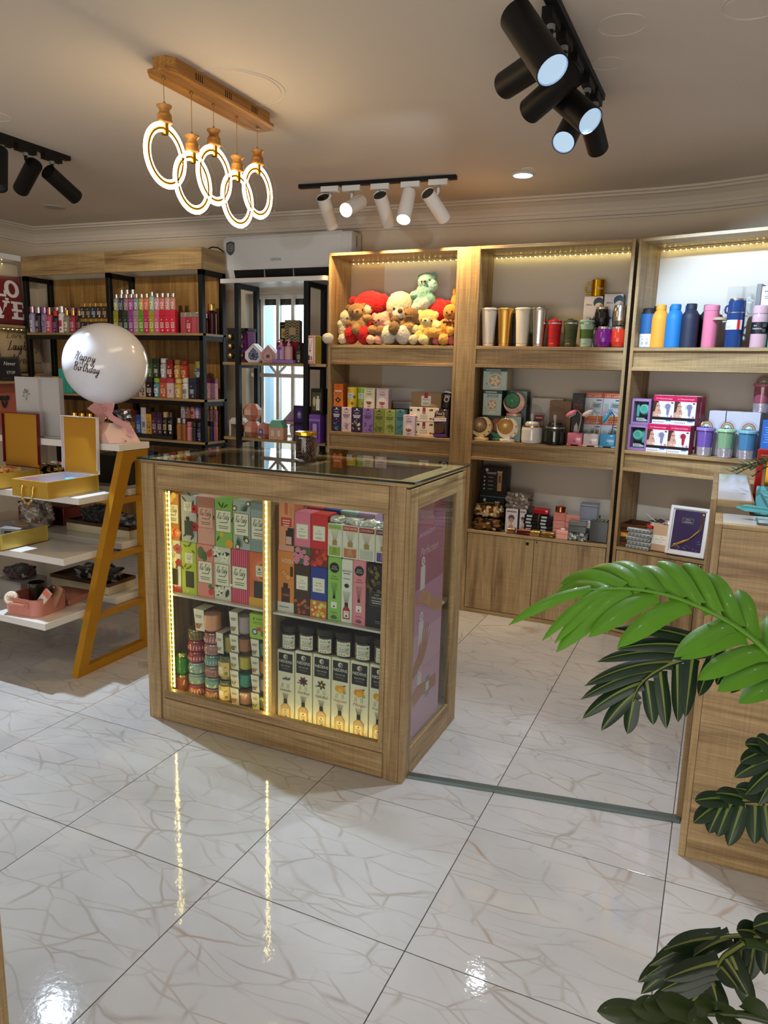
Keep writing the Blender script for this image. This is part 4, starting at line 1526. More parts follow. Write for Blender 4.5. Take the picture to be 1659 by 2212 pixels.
def pop_art(acc, acc2):
 def f(p, w, h):
  p.rect(-w * .30, w * .30, h * .44, h * .70, 'eef2f4')
  p.lines(0, h * .62, w * .44, 1, .01, h * .04, '4a78a8')
  p.lines(0, h * .54, w * .4, 2, h * .05, h * .02, '7a94b0')
  p.circ(w * .36, h * .52, w * .14, acc2)
  p.leafshape(-w * .34, h * .78, w * .26, w * .14, 1.2, acc)
  p.leafshape(-w * .30, h * .10, w * .3, w * .14, 1.3, acc)
  p.circ(w * .18, h * .20, w * .13, acc2)
  p.line(w * .18, h * .02, w * .18, h * .14, w * .03, acc2)
 return f

tube_can('sweet_tin', 'yellow round sweet tin with brown lollipops', -2.227, 4.385, 1.2525, .036, .130, 'f2cc28', 'f6dc4c', pop_art('c060b8', '8a5a20'))
tube_can('sweet_tin', 'lime green round sweet tin with pink flowers', -2.152, 4.385, 1.2525, .034, .132, '9ccc2c', 'b4dc50', pop_art('d060c0', 'c858b0'))

def toffee_art(win):
 def f(p, w, h):
  arch_head(p, w, h, '5a4a40', .84)
  p.lines(0, h * .72, w * .5, 2, h * .045, h * .02, '6a5a50')
  p.circ(0, h * .34, w * .34, 'fdf4ec', n=18)
  p.circ(0, h * .34, w * .27, win, n=16, a0=PI, a1=2 * PI + .01)
  for i in range(5):
   p.circ(-w * .18 + w * .09 * i, h * .32 - (i % 2) * w * .05, w * .055, ['8a5a30', 'c8904c', '6a3c20'][i % 3], n=7)
  p.lines(0, h * .12, w * .3, 2, h * .04, h * .02, '8a7468')
 return f

carton('toffee_box', 'cream toffee box with a round window in the upper row', 'box', -2.088, 4.345, 1.2525, .078, .056, .128, 'f0e8c0', toffee_art('6a4420'), side='cfc496')
carton('toffee_box', 'pale pink toffee box standing upright in the upper row', 'box', -1.994, 4.345, 1.2525, .085, .056, .128, 'ecd2d6', toffee_art('b05a50'), side='c8a8ae')
carton('toffee_box', 'pale pink toffee box standing forward on the shelf beside the teal box', 'box', -1.792, 4.318, 1.0915, .080, .050, .131, 'ecd6e0', toffee_art('a05a4c'), side='b79cae')

def biscuit_art(p, w, h):
 R = random.Random(5)
 p.rect(-w * .47, w * .47, h * .06, h * .94, 'f6efdf')
 for i in range(16):
  x, z = R.uniform(-.44, .44) * w, R.uniform(.12, .88) * h
  if abs(x) < w * .16:
   continue
  k = i % 4
  if k == 0:
   p.circ(x, z, w * .045, 'd8a850', n=9)
   p.circ(x, z, w * .015, 'f4e0b0', n=6)
  elif k == 1:
   p.rect(x - w * .04, x + w * .04, z - h * .07, z + h * .07, '4a2818')
  elif k == 2:
   p.poly([(x - w * .05, z), (x, z + h * .1), (x + w * .05, z), (x, z - h * .1)], 'b0682c')
  else:
   p.line(x - w * .05, z - h * .04, x + w * .05, z + h * .04, h * .05, 'c83a4a')
 p.rect(-w * .05, w * .05, h * .62, h * 1.0, 'a81c24')
 p.circ(0, h * .66, w * .055, '7c141c', n=12)
 p.circ(0, h * .66, w * .03, 'e8c4a0', n=8)
 p.text('CHOICE', -.01 * w, h * .40, h * .15, '7a1820')
 p.text('ASSORTED', 0, h * .24, h * .12, '7a1820')

carton('biscuit_box', 'white biscuit box printed with biscuits, lying on the shelf', 'box', -1.700, 4.345, 1.0915, .198, .10, .090, 'f4ecda', biscuit_art)
carton('biscuit_box', 'white biscuit box printed with biscuits, lying on a matching box', 'box', -1.702, 4.345, 1.183, .198, .10, .090, 'f4ecda', biscuit_art)

def tan_art(p, w, h):
 p.rect(-w * .16, w * .16, h * .08, h * .78, 'f2ead8')
 p.rect(-w * .06, w * .06, h * .62, h * 1.0, '9c1c22')
 p.circ(0, h * .82, w * .07, 'b8262c', n=14)
 p.text('Woolson', 0, h * .52, h * .16, '3c2818', .2)
 p.lines(0, h * .30, w * .22, 2, h * .09, h * .035, '8a7458')
 p.circ(w * .20, h * .14, w * .09, 'dcb878', rz=h * .10)
 p.circ(w * .30, h * .10, w * .09, 'cfa460', rz=h * .10)

carton('biscuit_box', 'tan biscuit box with a red ribbon label on top of two white biscuit boxes', 'box', -1.703, 4.375, 1.2745, .202, .07, .090, '9c7c54', tan_art)
m = MB()
m.cbox(-.10, .10, 0, .10, 0, .052, .004, '3a1c10')
m.box(-.10, .10, -.0008, 0, .036, .050, '7c4a2c')
tag(put('chocolate_tray', m, 'gloss', None, (-1.87, 4.42, 1.2525), .12), 'dark brown chocolate tray lying behind the teal box', 'box')

# cookie pouch and snack can
t = thing('cookie_pouch', 'black and purple cookie pouch propped at the end of the biscuit boxes', 'bag', (-1.579, 4.318, 1.0935), 0, rot=(-.10, -.05, 0))
m = MB()
rows = [(.046, .016, 0), (.048, .022, .02), (.050, .026, .08), (.050, .022, .13), (.048, .012, .165), (.050, .003, .180)]
n = 18
vs, fs = [], []
for a, b_, z in rows:
 for i in range(n):
  th = 2 * PI * i / n
  vs.append((a * abs(math.cos(th)) ** .6 * (1 if math.cos(th) > 0 else -1), .022 + b_ * math.sin(th), z))
for k in range(len(rows) - 1):
 for i in range(n):
  fs.append((k * n + i, k * n + (i + 1) % n, (k + 1) * n + (i + 1) % n, (k + 1) * n + i))
fs += [tuple(range(n))[::-1], tuple(range((len(rows) - 1) * n, len(rows) * n))]
m.add(vs, fs, '2a1c34', True)
put('pouch', m, 'lacquer', t)
p = Print(-.0055)
p.text('Fox\'s', 0, .148, .026, 'e8d8b0', .15)
p.lines(0, .128, .06, 1, .01, .006, 'c8a860')
p.rect(-.040, .040, .100, .122, 'e4dcec')
p.text('COOKIES', 0, .111, .013, '4a2a68', width=.070)
for z, k in ((.076, .030), (.058, .033), (.040, .030)):
 p.circ(-.006, z, k, '5a3420', rz=.013, n=16)
 p.circ(-.012, z + .003, .006, '2a140c', n=6)
 p.circ(.008, z + .002, .005, '2a140c', n=6)
p.rect(-.042, .042, .004, .022, '5a2c86')
put('printed_front', p, 'print', t)
m = MB()
m.lathe([(.036, 0), (.038, .004), (.038, .098)], 22, '1e1a20')
t = put('snack_can', m, 'print', None, (-1.577, 4.40, 1.264), 0, rot=(-.30, .14, 0))
tag(t, 'black snack can with a white plastic lid leaning behind the cookie pouch', 'tin')
m = MB()
m.lathe([(.041, .098), (.042, .106), (.037, .111), (.030, .109), (0, .109)], 22, 'e6e4e0')
lid = put('lid', m, 'gloss', t)
m = MB()
m.lathe([(.044, -.005), (.044, 0)], 20, '2a2420')
m.cbox(-.05, .05, .06, .16, -.172, -.168, .001, '2a2420')
p = Print(-.0395)
p.circ(0, .055, .018, 'd8d4d0')
p.circ(0, .055, .012, '3a2c28')
p.lines(0, .080, .04, 2, .008, .004, 'e8e4dc')
put('printed_wrap', p, 'print', t)
m = MB()
m.cbox(-.05, .05, 0, .08, 0, .168, .002, '3c2a20')
tag(put('cocoa_box', m, 'print', None, (-1.563, 4.385, 1.0915)), 'dark brown box standing behind the cookie pouch under the snack can', 'box')
# ---------------------------------------------------------------- tumblers and cups on the top shelf
ZS = 1.6525

def tumbler(label, x, y, z, r0, r1, h, col, mat, lidcol, group=None, grip=None, name='tumbler'):
 t = thing(name, label, 'tumbler', (x, y, z), 0, group)
 m = MB()
 m.lathe([(r0 * .94, 0), (r0, .004), (r0 * 1.0, .018), (r1, h * .93), (r1, h * .95)], 28, col)
 put('body', m, mat, t)
 m = MB()
 m.lathe([(r1 * .98, h * .95), (r1 * 1.05, h * .955), (r1 * 1.05, h * .985), (r1 * .98, h), (0, h)], 28, lidcol)
 put('lid', m, 'gloss' if lidcol > '8' and mat == 'gloss' else mat, t)
 if mat in ('metal', 'brushed', 'gloss'):
  m = MB()
  m.lathe([(r0 * 1.004, .017), (r0 * 1.006, .019)], 28, '8a8078' if mat == 'gloss' else 'b8a888')
  put('base_ring', m, 'metal', t)
 return t

GT = 'tall tumblers on the top shelf'
tumbler('tall matte white tumbler nearest the pilaster', -1.317, 4.375, ZS, .034, .046, .222, 'efe6da', 'gloss', 'f2eae0', GT)
tumbler('tall brushed gold tumbler between the two white ones', -1.219, 4.375, ZS, .034, .045, .220, 'e8b45c', 'brushed', 'e6b86a', GT)
tumbler('tall white tumbler between the gold and the steel one', -1.112, 4.375, ZS, .034, .046, .221, 'f3ecda', 'gloss', 'f2eee4', GT)
tumbler('tall polished steel tumbler beside the red travel mug', -1.013, 4.375, ZS, .034, .047, .221, 'd9d4cc', 'metal', 'd4d0ca', GT)
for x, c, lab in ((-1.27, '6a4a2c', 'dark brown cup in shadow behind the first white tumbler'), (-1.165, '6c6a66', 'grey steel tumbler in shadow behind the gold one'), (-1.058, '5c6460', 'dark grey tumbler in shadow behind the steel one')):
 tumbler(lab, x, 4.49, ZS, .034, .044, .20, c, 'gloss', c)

def travel_mug(label, x, body, band, foot, lid):
 t = thing('travel_mug', label, 'mug', (x, 4.375, ZS), 0, 'screw-top travel mugs on the top shelf')
 m = MB()
 m.lathe([(.032, 0), (.034, .004), (.0355, .048)], 26, foot)
 m.lathe([(.0358, .0485), (.039, .098)], 26, band)
 m.lathe([(.0388, .0985), (.0408, .128)], 26, body)
 put('body', m, 'matte', t)
 m = MB()
 m.lathe([(.0415, .1285), (.0415, .1365)], 26, 'd8dce0')
 put('steel_ring', m, 'metal', t)
 m = MB()
 m.lathe([(.042, .137), (.0425, .146), (.038, .151), (0, .151)], 26, lid)
 m.cbox(-.014, .014, -.030, -.010, .151, .158, .002, lid)
 put('lid', m, 'gloss', t)
 p = Print()
 p.text('carikee', -.006, .020, .009, 'e8e0d8' if body != 'a8ccb8' else '2a4a3c')
 curl(p, .034)
 put('lettering', p, 'print', t)

travel_mug('red screw-top travel mug with a steel ring', -.924, 'd0181c', 'c8161a', 'c8161a', 'd42024')
travel_mug('dark olive screw-top travel mug between the red and the mint one', -.832, '47502a', '3e4822', '434c26', '4c5630')
travel_mug('mint travel mug with a dark green band', -.741, 'a8ccb8', '50702c', 'b0d2c0', '9cc4ae')

def wine_cup(label, x, y, z, col, mat, rim='dcdfe2'):
 t = thing('wine_cup', label, 'cup', (x, y, z), 0, 'stemless steel cups on the top shelf')
 m = MB()
 m.lathe([(.026, 0), (.034, .006), (.0415, .030), (.043, .052), (.0405, .082), (.037, .100)], 28, col)
 put('body', m, mat, t)
 m = MB()
 m.lathe([(.037, .1005), (.0365, .112), (.034, .114), (.034, .104), (0, .060)], 28, rim)
 put('rim', m, 'metal', t)
 return t

wine_cup('purple stemless cup standing on the shelf beside the red-orange one', -.642, 4.36, ZS, '7c188c', 'gloss')
wine_cup('red-orange stemless cup under the polished steel cup', -.565, 4.365, ZS, 'd83c24', 'gloss')
wine_cup('polished steel stemless cup on top of the red-orange one', -.565, 4.365, ZS + .1145, 'c8c4bc', 'metal')
wine_cup('lilac stemless cup behind the mint travel mug', -.675, 4.452, ZS, 'b8a4c4', 'gloss')
wine_cup('black stemless cup on top of the lilac one', -.675, 4.452, ZS + .1145, '18181a', 'gloss')

def tumbler_art(p, w, h):
 p.text('580ml', -w * .22, h * .84, h * .05, '303438')
 p.circ(w * .28, h * .88, w * .28, '2c4858', n=18)
 p.circ(w * .30, h * .80, w * .22, 'e8e6e4', n=18)
 p.circ(w * .44, h * .82, w * .10, 'c89878', n=12)
 for x, c in ((-w * .22, 'c4c8cc'), (w * .18, '2c3038')):
  p.poly([(x - w * .14, h * .28), (x + w * .10, h * .28), (x + w * .15, h * .54), (x - w * .18, h * .54)], c)
  p.rect(x - w * .20, x + w * .17, h * .54, h * .58, '3a4048')
  p.rect(x - w * .12, x + w * .09, h * .58, h * .62, c)
 p.circ(-w * .25, h * .12, w * .12, '3c4a58', n=12)

carton('tumbler_box', 'white tumbler carton with a cup picture, under the gold mug', 'box', -.735, 4.490, ZS, .105, .085, .292, 'e6e2ea', tumbler_art, side='2c4a58')
carton('tumbler_box', 'white tumbler carton with a cup picture, behind the steel cup', 'box', -.622, 4.485, ZS, .104, .09, .303, 'dfe2ec', tumbler_art, side='3c5866')
t = thing('gold_mug', 'shiny gold mug on top of a white tumbler carton', 'mug', (-.720, 4.53, ZS + .2935))
m = MB()
m.lathe([(.036, 0), (.039, .003), (.039, .092), (.0365, .093), (.036, .012), (0, .010)], 28, 'c89a18')
put('body', m, 'metal', t)
m = MB()
m.tube([(-.038, 0, .074), (-.062, -.002, .074), (-.070, -.002, .058), (-.070, -.002, .036), (-.060, -.002, .018), (-.038, 0, .018)], .0055, 8, 'd0a428')
put('handle', m, 'metal', t)
p = Print()
p.text('Mum', .012, .044, .022, 'f2e6c0', .2)
curl(p, .039)
put('lettering', p, 'print', t)

# ---------------------------------------------------------------- fans, humidifiers and lamps on the middle shelf
ZM = 1.0915

def fan_art(p, w, h):
 p.rect(-w * .5, w * .5, h * .86, h, '2c4a48')
 p.lines(-w * .08, h * .92, w * .6, 1, .01, h * .04, 'cfe0d4')
 p.text('\u8ff7\u4f60\u98ce\u6247', w * .02, h * .76, h * .13, '30403e')
 p.circ(0, h * .42, w * .30, 'cfd8cc', n=22)
 p.circ(0, h * .42, w * .25, 'b8a484', n=20)
 for i in range(5):
  a = i * 2 * PI / 5
  p.leafshape(0, h * .42, w * .24, w * .12, a, 'e6dcc4')
 p.circ(0, h * .42, w * .06, 'e0b870', n=10)
 p.circ(-w * .34, h * .28, w * .03, '8a5a30', n=6)
 p.circ(w * .34, h * .30, w * .03, '8a5a30', n=6)
 p.rect(-w * .16, w * .2, h * .10, h * .16, 'e6e0d0')
 p.rect(w * .30, w * .44, h * .18, h * .80, 'c4d6d0')

carton('fan_box', 'pale green mini fan box lying across the top of its stack', 'box', -1.262, 4.375, 1.396, .150, .11, .129, 'b4ccc6', fan_art, side='cfc49a')
carton('fan_box', 'pale green mini fan box in the middle of its stack', 'box', -1.272, 4.375, 1.243, .116, .11, .152, 'bcd2cc', fan_art, side='2c4a48')
carton('fan_box', 'dark green fan box behind the cream fan, lowest of its stack', 'box', -1.262, 4.390, ZM, .150, .12, .150, '2f4c4a')
carton('fan_box', 'teal fan box standing behind the pink fan', 'box', -1.135, 4.455, ZM, .110, .09, .300, '8fb4b4', None, side='24403e')
carton('fan_box', 'small pale green box under the pink fan', 'box', -1.135, 4.365, ZM, .100, .075, .150, 'a8c8c2', None, side='2c4a48')

def moon_fan(label, x, y, z, body, face, hub):
 t = thing('desk_fan', label, 'fan', (x, y, z), 0, 'moon-shaped desk fans')
 m = MB()
 m.lathe([(.045, 0), (.047, .004), (.047, .014), (.044, .018)], 26, body, sy=.62)
 put('base', m, 'gloss', t)
 # crescent housing
 m = MB()
 R0, R1 = .064, .049
 cx, cz = 0, .018 + R0
 ox, oz = -.012, .012
 pts = []
 k = 34
 a0, a1 = math.radians(-200), math.radians(70)
 for i in range(k + 1):
  a = a0 + (a1 - a0) * i / k
  pts.append((cx + R0 * math.cos(a), cz + R0 * math.sin(a)))
 for i in range(k, -1, -1):
  a = a0 + (a1 - a0) * i / k
  pts.append((cx + ox + R1 * math.cos(a), cz + oz + R1 * math.sin(a)))
 n = k + 1
 vs, fs = [], []
 for y_, sh in ((-.014, .94), (-.018, 0), (.018, 0)):
  pass
 for yy in (-.016, .018):
  vs += [(a, yy, b_) for a, b_ in pts]
 N2 = 2 * n
 for i in range(k):
  fs.append((i, i + 1, N2 - 2 - i, N2 - 1 - i))
  fs.append((N2 + N2 - 1 - i, N2 + N2 - 2 - i, N2 + i + 1, N2 + i))
 for i in range(N2):
  j = (i + 1) % N2
  fs.append((i, N2 + i, N2 + j, j))
 m.add(vs, fs, body, False)
 put('crescent_body', m, 'gloss', t)
 m = MB()
 fx, fz = cx + ox, cz + oz
 T = Matrix.Translation((fx, .016, fz)) @ Matrix.Rotation(PI / 2, 4, 'X')
 m.lathe([(R1 - .001, 0), (R1 - .001, .026), (R1 - .005, .030), (R1 - .006, .026)], 34, face, M=T)
 put('fan_rim', m, 'gloss', t)
 m = MB()
 m.lathe([(0, .008), (R1 - .006, .008)], 28, '3c2820', M=T)
 for i in range(30):
  a = 2 * PI * i / 30
  c, s_ = math.cos(a), math.sin(a)
  m.cyl((fx + c * .010, -.012, fz + s_ * .010), (fx + c * (R1 - .006), -.010, fz + s_ * (R1 - .006)), .0011, n=4, col=hub)
 g_ = put('grille', m, 'gloss', t)
 g_['kind'] = 'stuff'
 m = MB()
 m.lathe([(.011, .026), (.011, .031), (.006, .034), (0, .034)], 18, hub, M=T)
 put('hub', m, 'gloss', t)
 for a in (-.5, -1.1, .25):
  m = MB()
  sx, sz = cx + (R0 - .008) * math.cos(a), cz + (R0 - .008) * math.sin(a)
  pts = []
  for i in range(10):
   r = .006 if i % 2 == 0 else .0026
   pts.append((sx + r * math.cos(PI / 2 + i * PI / 5), sz + r * math.sin(PI / 2 + i * PI / 5)))
  m.prism(pts, -.0185, -.016, 'xz', 'c8981c')
  put('star', m, 'metal', t)
 return t

moon_fan('cream moon-shaped fan with a brown face, nearest the pilaster', -1.322, 4.350, ZM, 'f0d6a4', '6a4838', 'e8c898')
moon_fan('mint moon-shaped fan half hidden between the cream and the white one', -1.222, 4.395, ZM, '5ea88c', '7c4c3c', 'd8a488')
moon_fan('white moon-shaped fan with a golden face', -1.158, 4.345, ZM, 'f6efe2', 'c89038', 'f4d894')
moon_fan('pink moon-shaped fan with a green face, raised on a box', -1.140, 4.400, ZM + .1515, 'dca49a', '1e6a3c', '50b070')

def dome(label, x, col, band):
 t = thing('dome_humidifier', label, 'humidifier', (x, 4.365, ZM), 0, 'dome humidifiers')
 m = MB()
 m.lathe([(.052, 0), (.060, .004), (.063, .020), (.062, .080), (.059, .096)], 30, col)
 put('base', m, 'lacquer', t)
 m = MB()
 m.lathe([(.0605, .0965), (.0605, .104), (.057, .105)], 30, band)
 put('gold_band', m, 'metal', t)
 m = MB()
 m.lathe([(.044, .105), (.043, .118), (.034, .128), (0, .131)], 26, col)
 put('inner_cap', m, 'lacquer', t)
 m = MB()
 m.lathe([(.056, .106), (.056, .175), (.053, .196), (.044, .214), (.028, .226), (0, .231)], 30, 'ffffff')
 put('glass_dome', m, 'clear', t)
 return t

dome('white humidifier under a clear glass dome', -1.015, 'f2f0ee', 'c89858')
dome('dark green humidifier under a clear glass dome', -.880, '10201a', 'd8c8b8')
carton('humidifier_box', 'plain brown carton behind the dark green humidifier', 'box', -.872, 4.445, ZM, .128, .10, .252, '8a6440')
carton('white_carton', 'plain white carton behind the white humidifier', 'box', -.965, 4.50, ZM, .19, .08, .262, 'd8d4cc')
m = MB()
p = Print()
carton('wine_red_tag_box', 'small wine-red label box seen through the clear dome of the white humidifier', 'box', -1.000, 4.462, ZM, .055, .02, .17, 'b8b4b0', lambda p, w, h: (p.rect(-w * .5, w * .5, h * .74, h * .96, 'a01c28'), p.lines(0, h * .86, w * .7, 1, .01, h * .05, 'f0d8d8')))

def deco(p, w, h):
 p.text('DECO', 0, h * .78, h * .062, 'd02028', width=w * .7)
 p.text('ART', 0, h * .70, h * .055, 'd02028', width=w * .6)
 for i in range(9):
  p.leafshape(-w * .3 + (i % 3) * w * .3, h * (.84 + .05 * (i // 3)), w * .3, w * .08, i * 1.3, '3c3c42')
 p.poly([(-w * .28, h * .06), (w * .10, h * .06), (w * .14, h * .36), (-w * .02, h * .44), (-w * .20, h * .36)], 'd8d4d2')
 p.lines(w * .32, h * .5, w * .1, 6, h * .05, h * .02, '55555a')

carton('marker_box', 'tall black marker pen box with red lettering behind the pink lamp', 'box', -.767, 4.42, ZM, .066, .05, .300, '131316', deco, side='26262a')

def led_art(p, w, h):
 p.rect(-w * .5, w * .5, h * .80, h, 'c8501c')
 p.text('EYE-PROTECTION', 0, h * .945, h * .055, 'f2d8b8', width=w * .72)
 p.text('LED LAMP', 0, h * .865, h * .10, 'f8ece0', width=w * .8)
 p.rect(-w * .5, w * .5, 0, h * .12, 'e07820')
 p.rect(-w * .5, w * .5, h * .12, h * .80, 'dce4ee')
 p.rect(w * .16, w * .44, h * .70, h * .74, '2a3038')
 p.poly([(-w * .10, h * .44), (w * .40, h * .40), (w * .44, h * .62), (-w * .04, h * .64)], 'aabcbc')
 p.lines(w * .18, h * .55, w * .34, 2, h * .06, h * .03, '3c5a54')
 p.rect(-w * .42, -w * .18, h * .34, h * .60, 'c4d2d0')
 p.rect(-w * .46, -w * .20, h * .14, h * .34, 'e8b8d0')
 p.rect(-w * .18, w * .04, h * .14, h * .40, '78b8e0')
 p.rect(w * .06, w * .26, h * .14, h * .30, 'f0f0ee')
 p.line(w * .1, h * .3, w * .42, h * .22, h * .02, '4a78b8')

for x, z, lab in ((-.6875, ZM, 'orange and white desk lamp carton behind the white lamp, lower of two'), (-.6875, ZM + .1545, 'orange and white desk lamp carton behind the white lamp, upper of two'),
                  (-.5805, ZM, 'orange and white desk lamp carton behind the blue lamp, lower of two'), (-.5805, ZM + .1545, 'orange and white desk lamp carton behind the blue lamp, upper of two')):
 carton('lamp_box', lab, 'box', x, 4.470, z, .105, .10, .153, 'e4e6ea', led_art, side='b84818', group='desk lamp cartons')

def desk_lamp(label, x, col, dx, dz, tilt):
 t = thing('desk_lamp', label, 'lamp', (x, 4.345, ZM), 0, 'small gooseneck lamps with pen cups')
 m = MB()
 m.cbox(-.044, .044, 0, .06, .006, .076, .010, col, seg=3, smooth=True)
 m.cbox(-.046, -.020, .002, .058, 0, .012, .003, col)
 m.cbox(.020, .046, .002, .058, 0, .012, .003, col)
 put('base', m, 'gloss', t)
 m = MB()
 m.torus((0, -.0012, .028), (0, 1, 0), .005, .0009, 16, 5, '404448')
 put('switch', m, 'matte', t)
 m = MB()
 m.tube([(.012, .03, .076), (.018, .032, .11), (.024, .034, .15), (.022, .030, .185), (.006 + dx * .5, .018, .205), (dx, .008, dz)], .0035, 7, 'c8bfae' if col != '48a8dc' else '7a5a40')
 nk = put('neck', m, 'gloss', t)
 m = MB()
 m.ell((0, 0, 0), (.036, .018, .014), col, n=18, k=10)
 m.box(-.022, .022, -.010, .010, -.0145, -.012, 'f8f6ee')
 hd = put('lamp_head', m, 'gloss', t, (dx - .022, -.004, dz - .018), rot=(0.3, tilt, 0))
 return t

desk_lamp('pink gooseneck desk lamp with pen-cup base', -.760, 'f08cae', -.006, .205, -.55)
desk_lamp('white gooseneck desk lamp with pen-cup base', -.668, 'ece6ee', -.004, .212, -.5)
desk_lamp('sky blue gooseneck desk lamp with a long hanging head', -.575, '48a8dc', .004, .190, -1.05)

# ---------------------------------------------------------------- packets on the base cabinet
ZB = .5345

def trim_art(p, w, h):
 p.circ(-w * .28, h * .90, w * .06, 'd8dcdc', n=8)
 p.lines(-w * .1, h * .82, w * .4, 2, h * .04, h * .02, 'b8c0c0')
 for i in range(4):
  p.circ(-w * .36, h * (.66 - .13 * i), w * .035, 'c8ccc8', n=6)
  p.rect(-w * .22, -w * .02, h * (.65 - .13 * i), h * (.67 - .13 * i), '9aa4a4')
 p.rect(w * .14, w * .30, h * .22, h * .86, 'c09468')
 p.rect(w * .12, w * .32, h * .84, h * .88, 'e0c4a0')
 p.rect(w * .18, w * .26, h * .5, h * .74, '6a4a30')
 p.rect(-w * .5, w * .5, 0, h * .03, '38808c')

carton('trimmer_box', 'black hair trimmer box, lower of two', 'box', -1.262, 4.445, ZB, .165, .09, .192, '0f1214', trim_art)
carton('trimmer_box', 'black hair trimmer box, upper of two', 'box', -1.255, 4.445, ZB + .1935, .168, .09, .190, '0f1214', trim_art)

def crumple(name, label, cat, x, y, z, rx, ry, rz, col, mat='foil', amp=.35, seed=1, group=None, flat=.0, cols=None):
 """a crumpled plastic-wrapped bundle"""
 m = MB()
 m.ell((0, 0, rz), (rx, ry, rz), col, n=38, k=24)
 R_ = random.Random(seed)
 off = Vector((R_.uniform(-9, 9), R_.uniform(-9, 9), R_.uniform(-9, 9)))
 for i, v in enumerate(m.v):
  q = Vector(v)
  d = q - Vector((0, 0, rz))
  # squarish bundle
  s = max(abs(d.x) / rx, abs(d.y) / ry, abs(d.z) / rz, 1e-5)
  L_ = math.sqrt((d.x / rx) ** 2 + (d.y / ry) ** 2 + (d.z / rz) ** 2)
  d = d * (1 + flat * (L_ / s - 1))
  k = 1 + amp * (mnoise.noise(d * 60 + off) * .5 + mnoise.noise(d * 25 + off) * .5)
  d *= k
  m.v[i] = (d.x, d.y, max(0.0, d.z + rz))
 if cols:
  for i in range(len(m.c)):
   c = sum((Vector(m.v[k]) for k in m.f[i]), Vector()) / len(m.f[i])
   m.c[i] = c4(cols[int((mnoise.noise(c * 24 + off) * .5 + .5) * len(cols) * .999)])
 for i in range(len(m.s)):
  m.s[i] = False
 return tag(put(name, m, mat, None, (x, y, z)), label, cat, group)

crumple('foil_pouch', 'gold and copper foil pouch lying crumpled, lower of the two before the trimmer boxes', 'packet', -1.250, 4.372, ZB, .090, .050, .040, 'b08a50', 'foil', .35, 3, flat=.6, cols=['c8a870', '7a5228', '2a1c10', 'e8d8b0'])
crumple('foil_pouch', 'copper foil pouch crumpled on another foil pouch', 'packet', -1.252, 4.376, ZB + .084, .088, .048, .038, 'b08a50', 'foil', .35, 4, flat=.6, cols=['b07a48', '6a4020', 'd8c090', '3a2414'])
for i in range(4):
 crumple('wrapped_cloth', 'flat grey packet in clear wrap, %s from the top of its stack' % ['fourth', 'third', 'second', 'first'][i], 'packet', -1.085 + (i % 2) * .008, 4.43, ZB + .146 + i * .024, .078, .05, .014, '6c645c', 'foil', .2, 10 + i, flat=.9, cols=['6c645c', '8a8078', '544c46'], group='grey wrapped packets')

def groot(p, w, h):
 p.rect(-w * .4, w * .4, h * .86, h * .92, '8a7a80')
 p.circ(0, h * .62, w * .26, '5a4a5a', n=14)
 p.circ(0, h * .52, w * .20, 'c8907c', n=14)
 p.rect(-w * .06, w * .06, h * .3, h * .44, 'd8a890')
 p.circ(0, h * .20, w * .20, 'd89c84', rz=h * .14, n=14)

for i, (x, w) in enumerate(((-1.108, .076), (-1.043, .040))):
 carton('beauty_box', ['white cosmetic box with a pink sponge picture standing before the grey packets', 'narrow white cosmetic box standing beside the wider one'][i], 'box', x, 4.362 + i * .02, ZB, w, .075, .146, 'e4dcd8', groot, side='6a5a68')
carton('plain_carton', 'plain grey carton under the grey wrapped packets', 'box', -1.085, 4.445, ZB, .15, .10, .145, '6a625c')
GP = 'flat dark packets with white labels'
for sx, n, nm in ((-.992, 6, 'first'), (-.902, 6, 'second')):
 for i in range(n):
  m = MB()
  m.cbox(-.040, .040, 0, .07, 0, .0195, .002, '1c1a1c')
  m.box(-.026, .006, -.0006, 0, .004, .016, 'd8d8d8')
  m.box(-.024, .004, -.0009, -.0006, .008, .010, '505050')
  o = put('dark_packet', m, 'gloss', None, (sx + (i * 37 % 3 - 1) * .003, 4.37, ZB + .0205 * i), (i % 3 - 1) * .04)
  tag(o, 'flat dark packet with white label, %s layer up in the %s stack of packets' % (ORD[i], nm), 'packet', GP)
m = MB()
m.cbox(-.05, .05, 0, .07, 0, .040, .010, 'b01420', seg=3, smooth=True)
tag(put('red_tin', m, 'lacquer', None, (-.935, 4.385, ZB + .1235)), 'glossy red rounded tin lying on the dark packets', 'tin')
for i, (x, w, c, lab) in enumerate(((-1.018, .088, '6a2a20', 'dark red chocolate bar'), (-.950, .060, 'b8904c', 'gold chocolate bar'), (-.876, .080, '8a6a34', 'bronze chocolate bar'), (-1.10, .05, '9a7a5a', 'tan bar'))):
 for k in range(2):
  m = MB()
  m.cbox(-w / 2, w / 2, 0, .05, 0, .016, .003, c)
  m.box(-w * .35, w * .35, .008, .042, .016, .0166, 'd8b878')
  tag(put('flat_bar', m, 'foil', None, (x + k * .004, 4.318, ZB + k * .0168), .03 * k), '%s lying flat in front, %s one' % (lab, ['under', 'upper'][k]), 'packet')
t = thing('copper_jar', 'round copper lidded jar on a pink stack', 'jar', (-.822, 4.41, ZB + .150))
m = MB()
m.lathe([(.028, 0), (.030, .004), (.030, .020)], 24, 'c08060')
put('body', m, 'metal', t)
m = MB()
m.lathe([(.031, .0205), (.031, .032), (.027, .034)], 24, 'c86a40')
put('lid', m, 'metal', t)
GPK = 'pale pink boxes on the base cabinet'
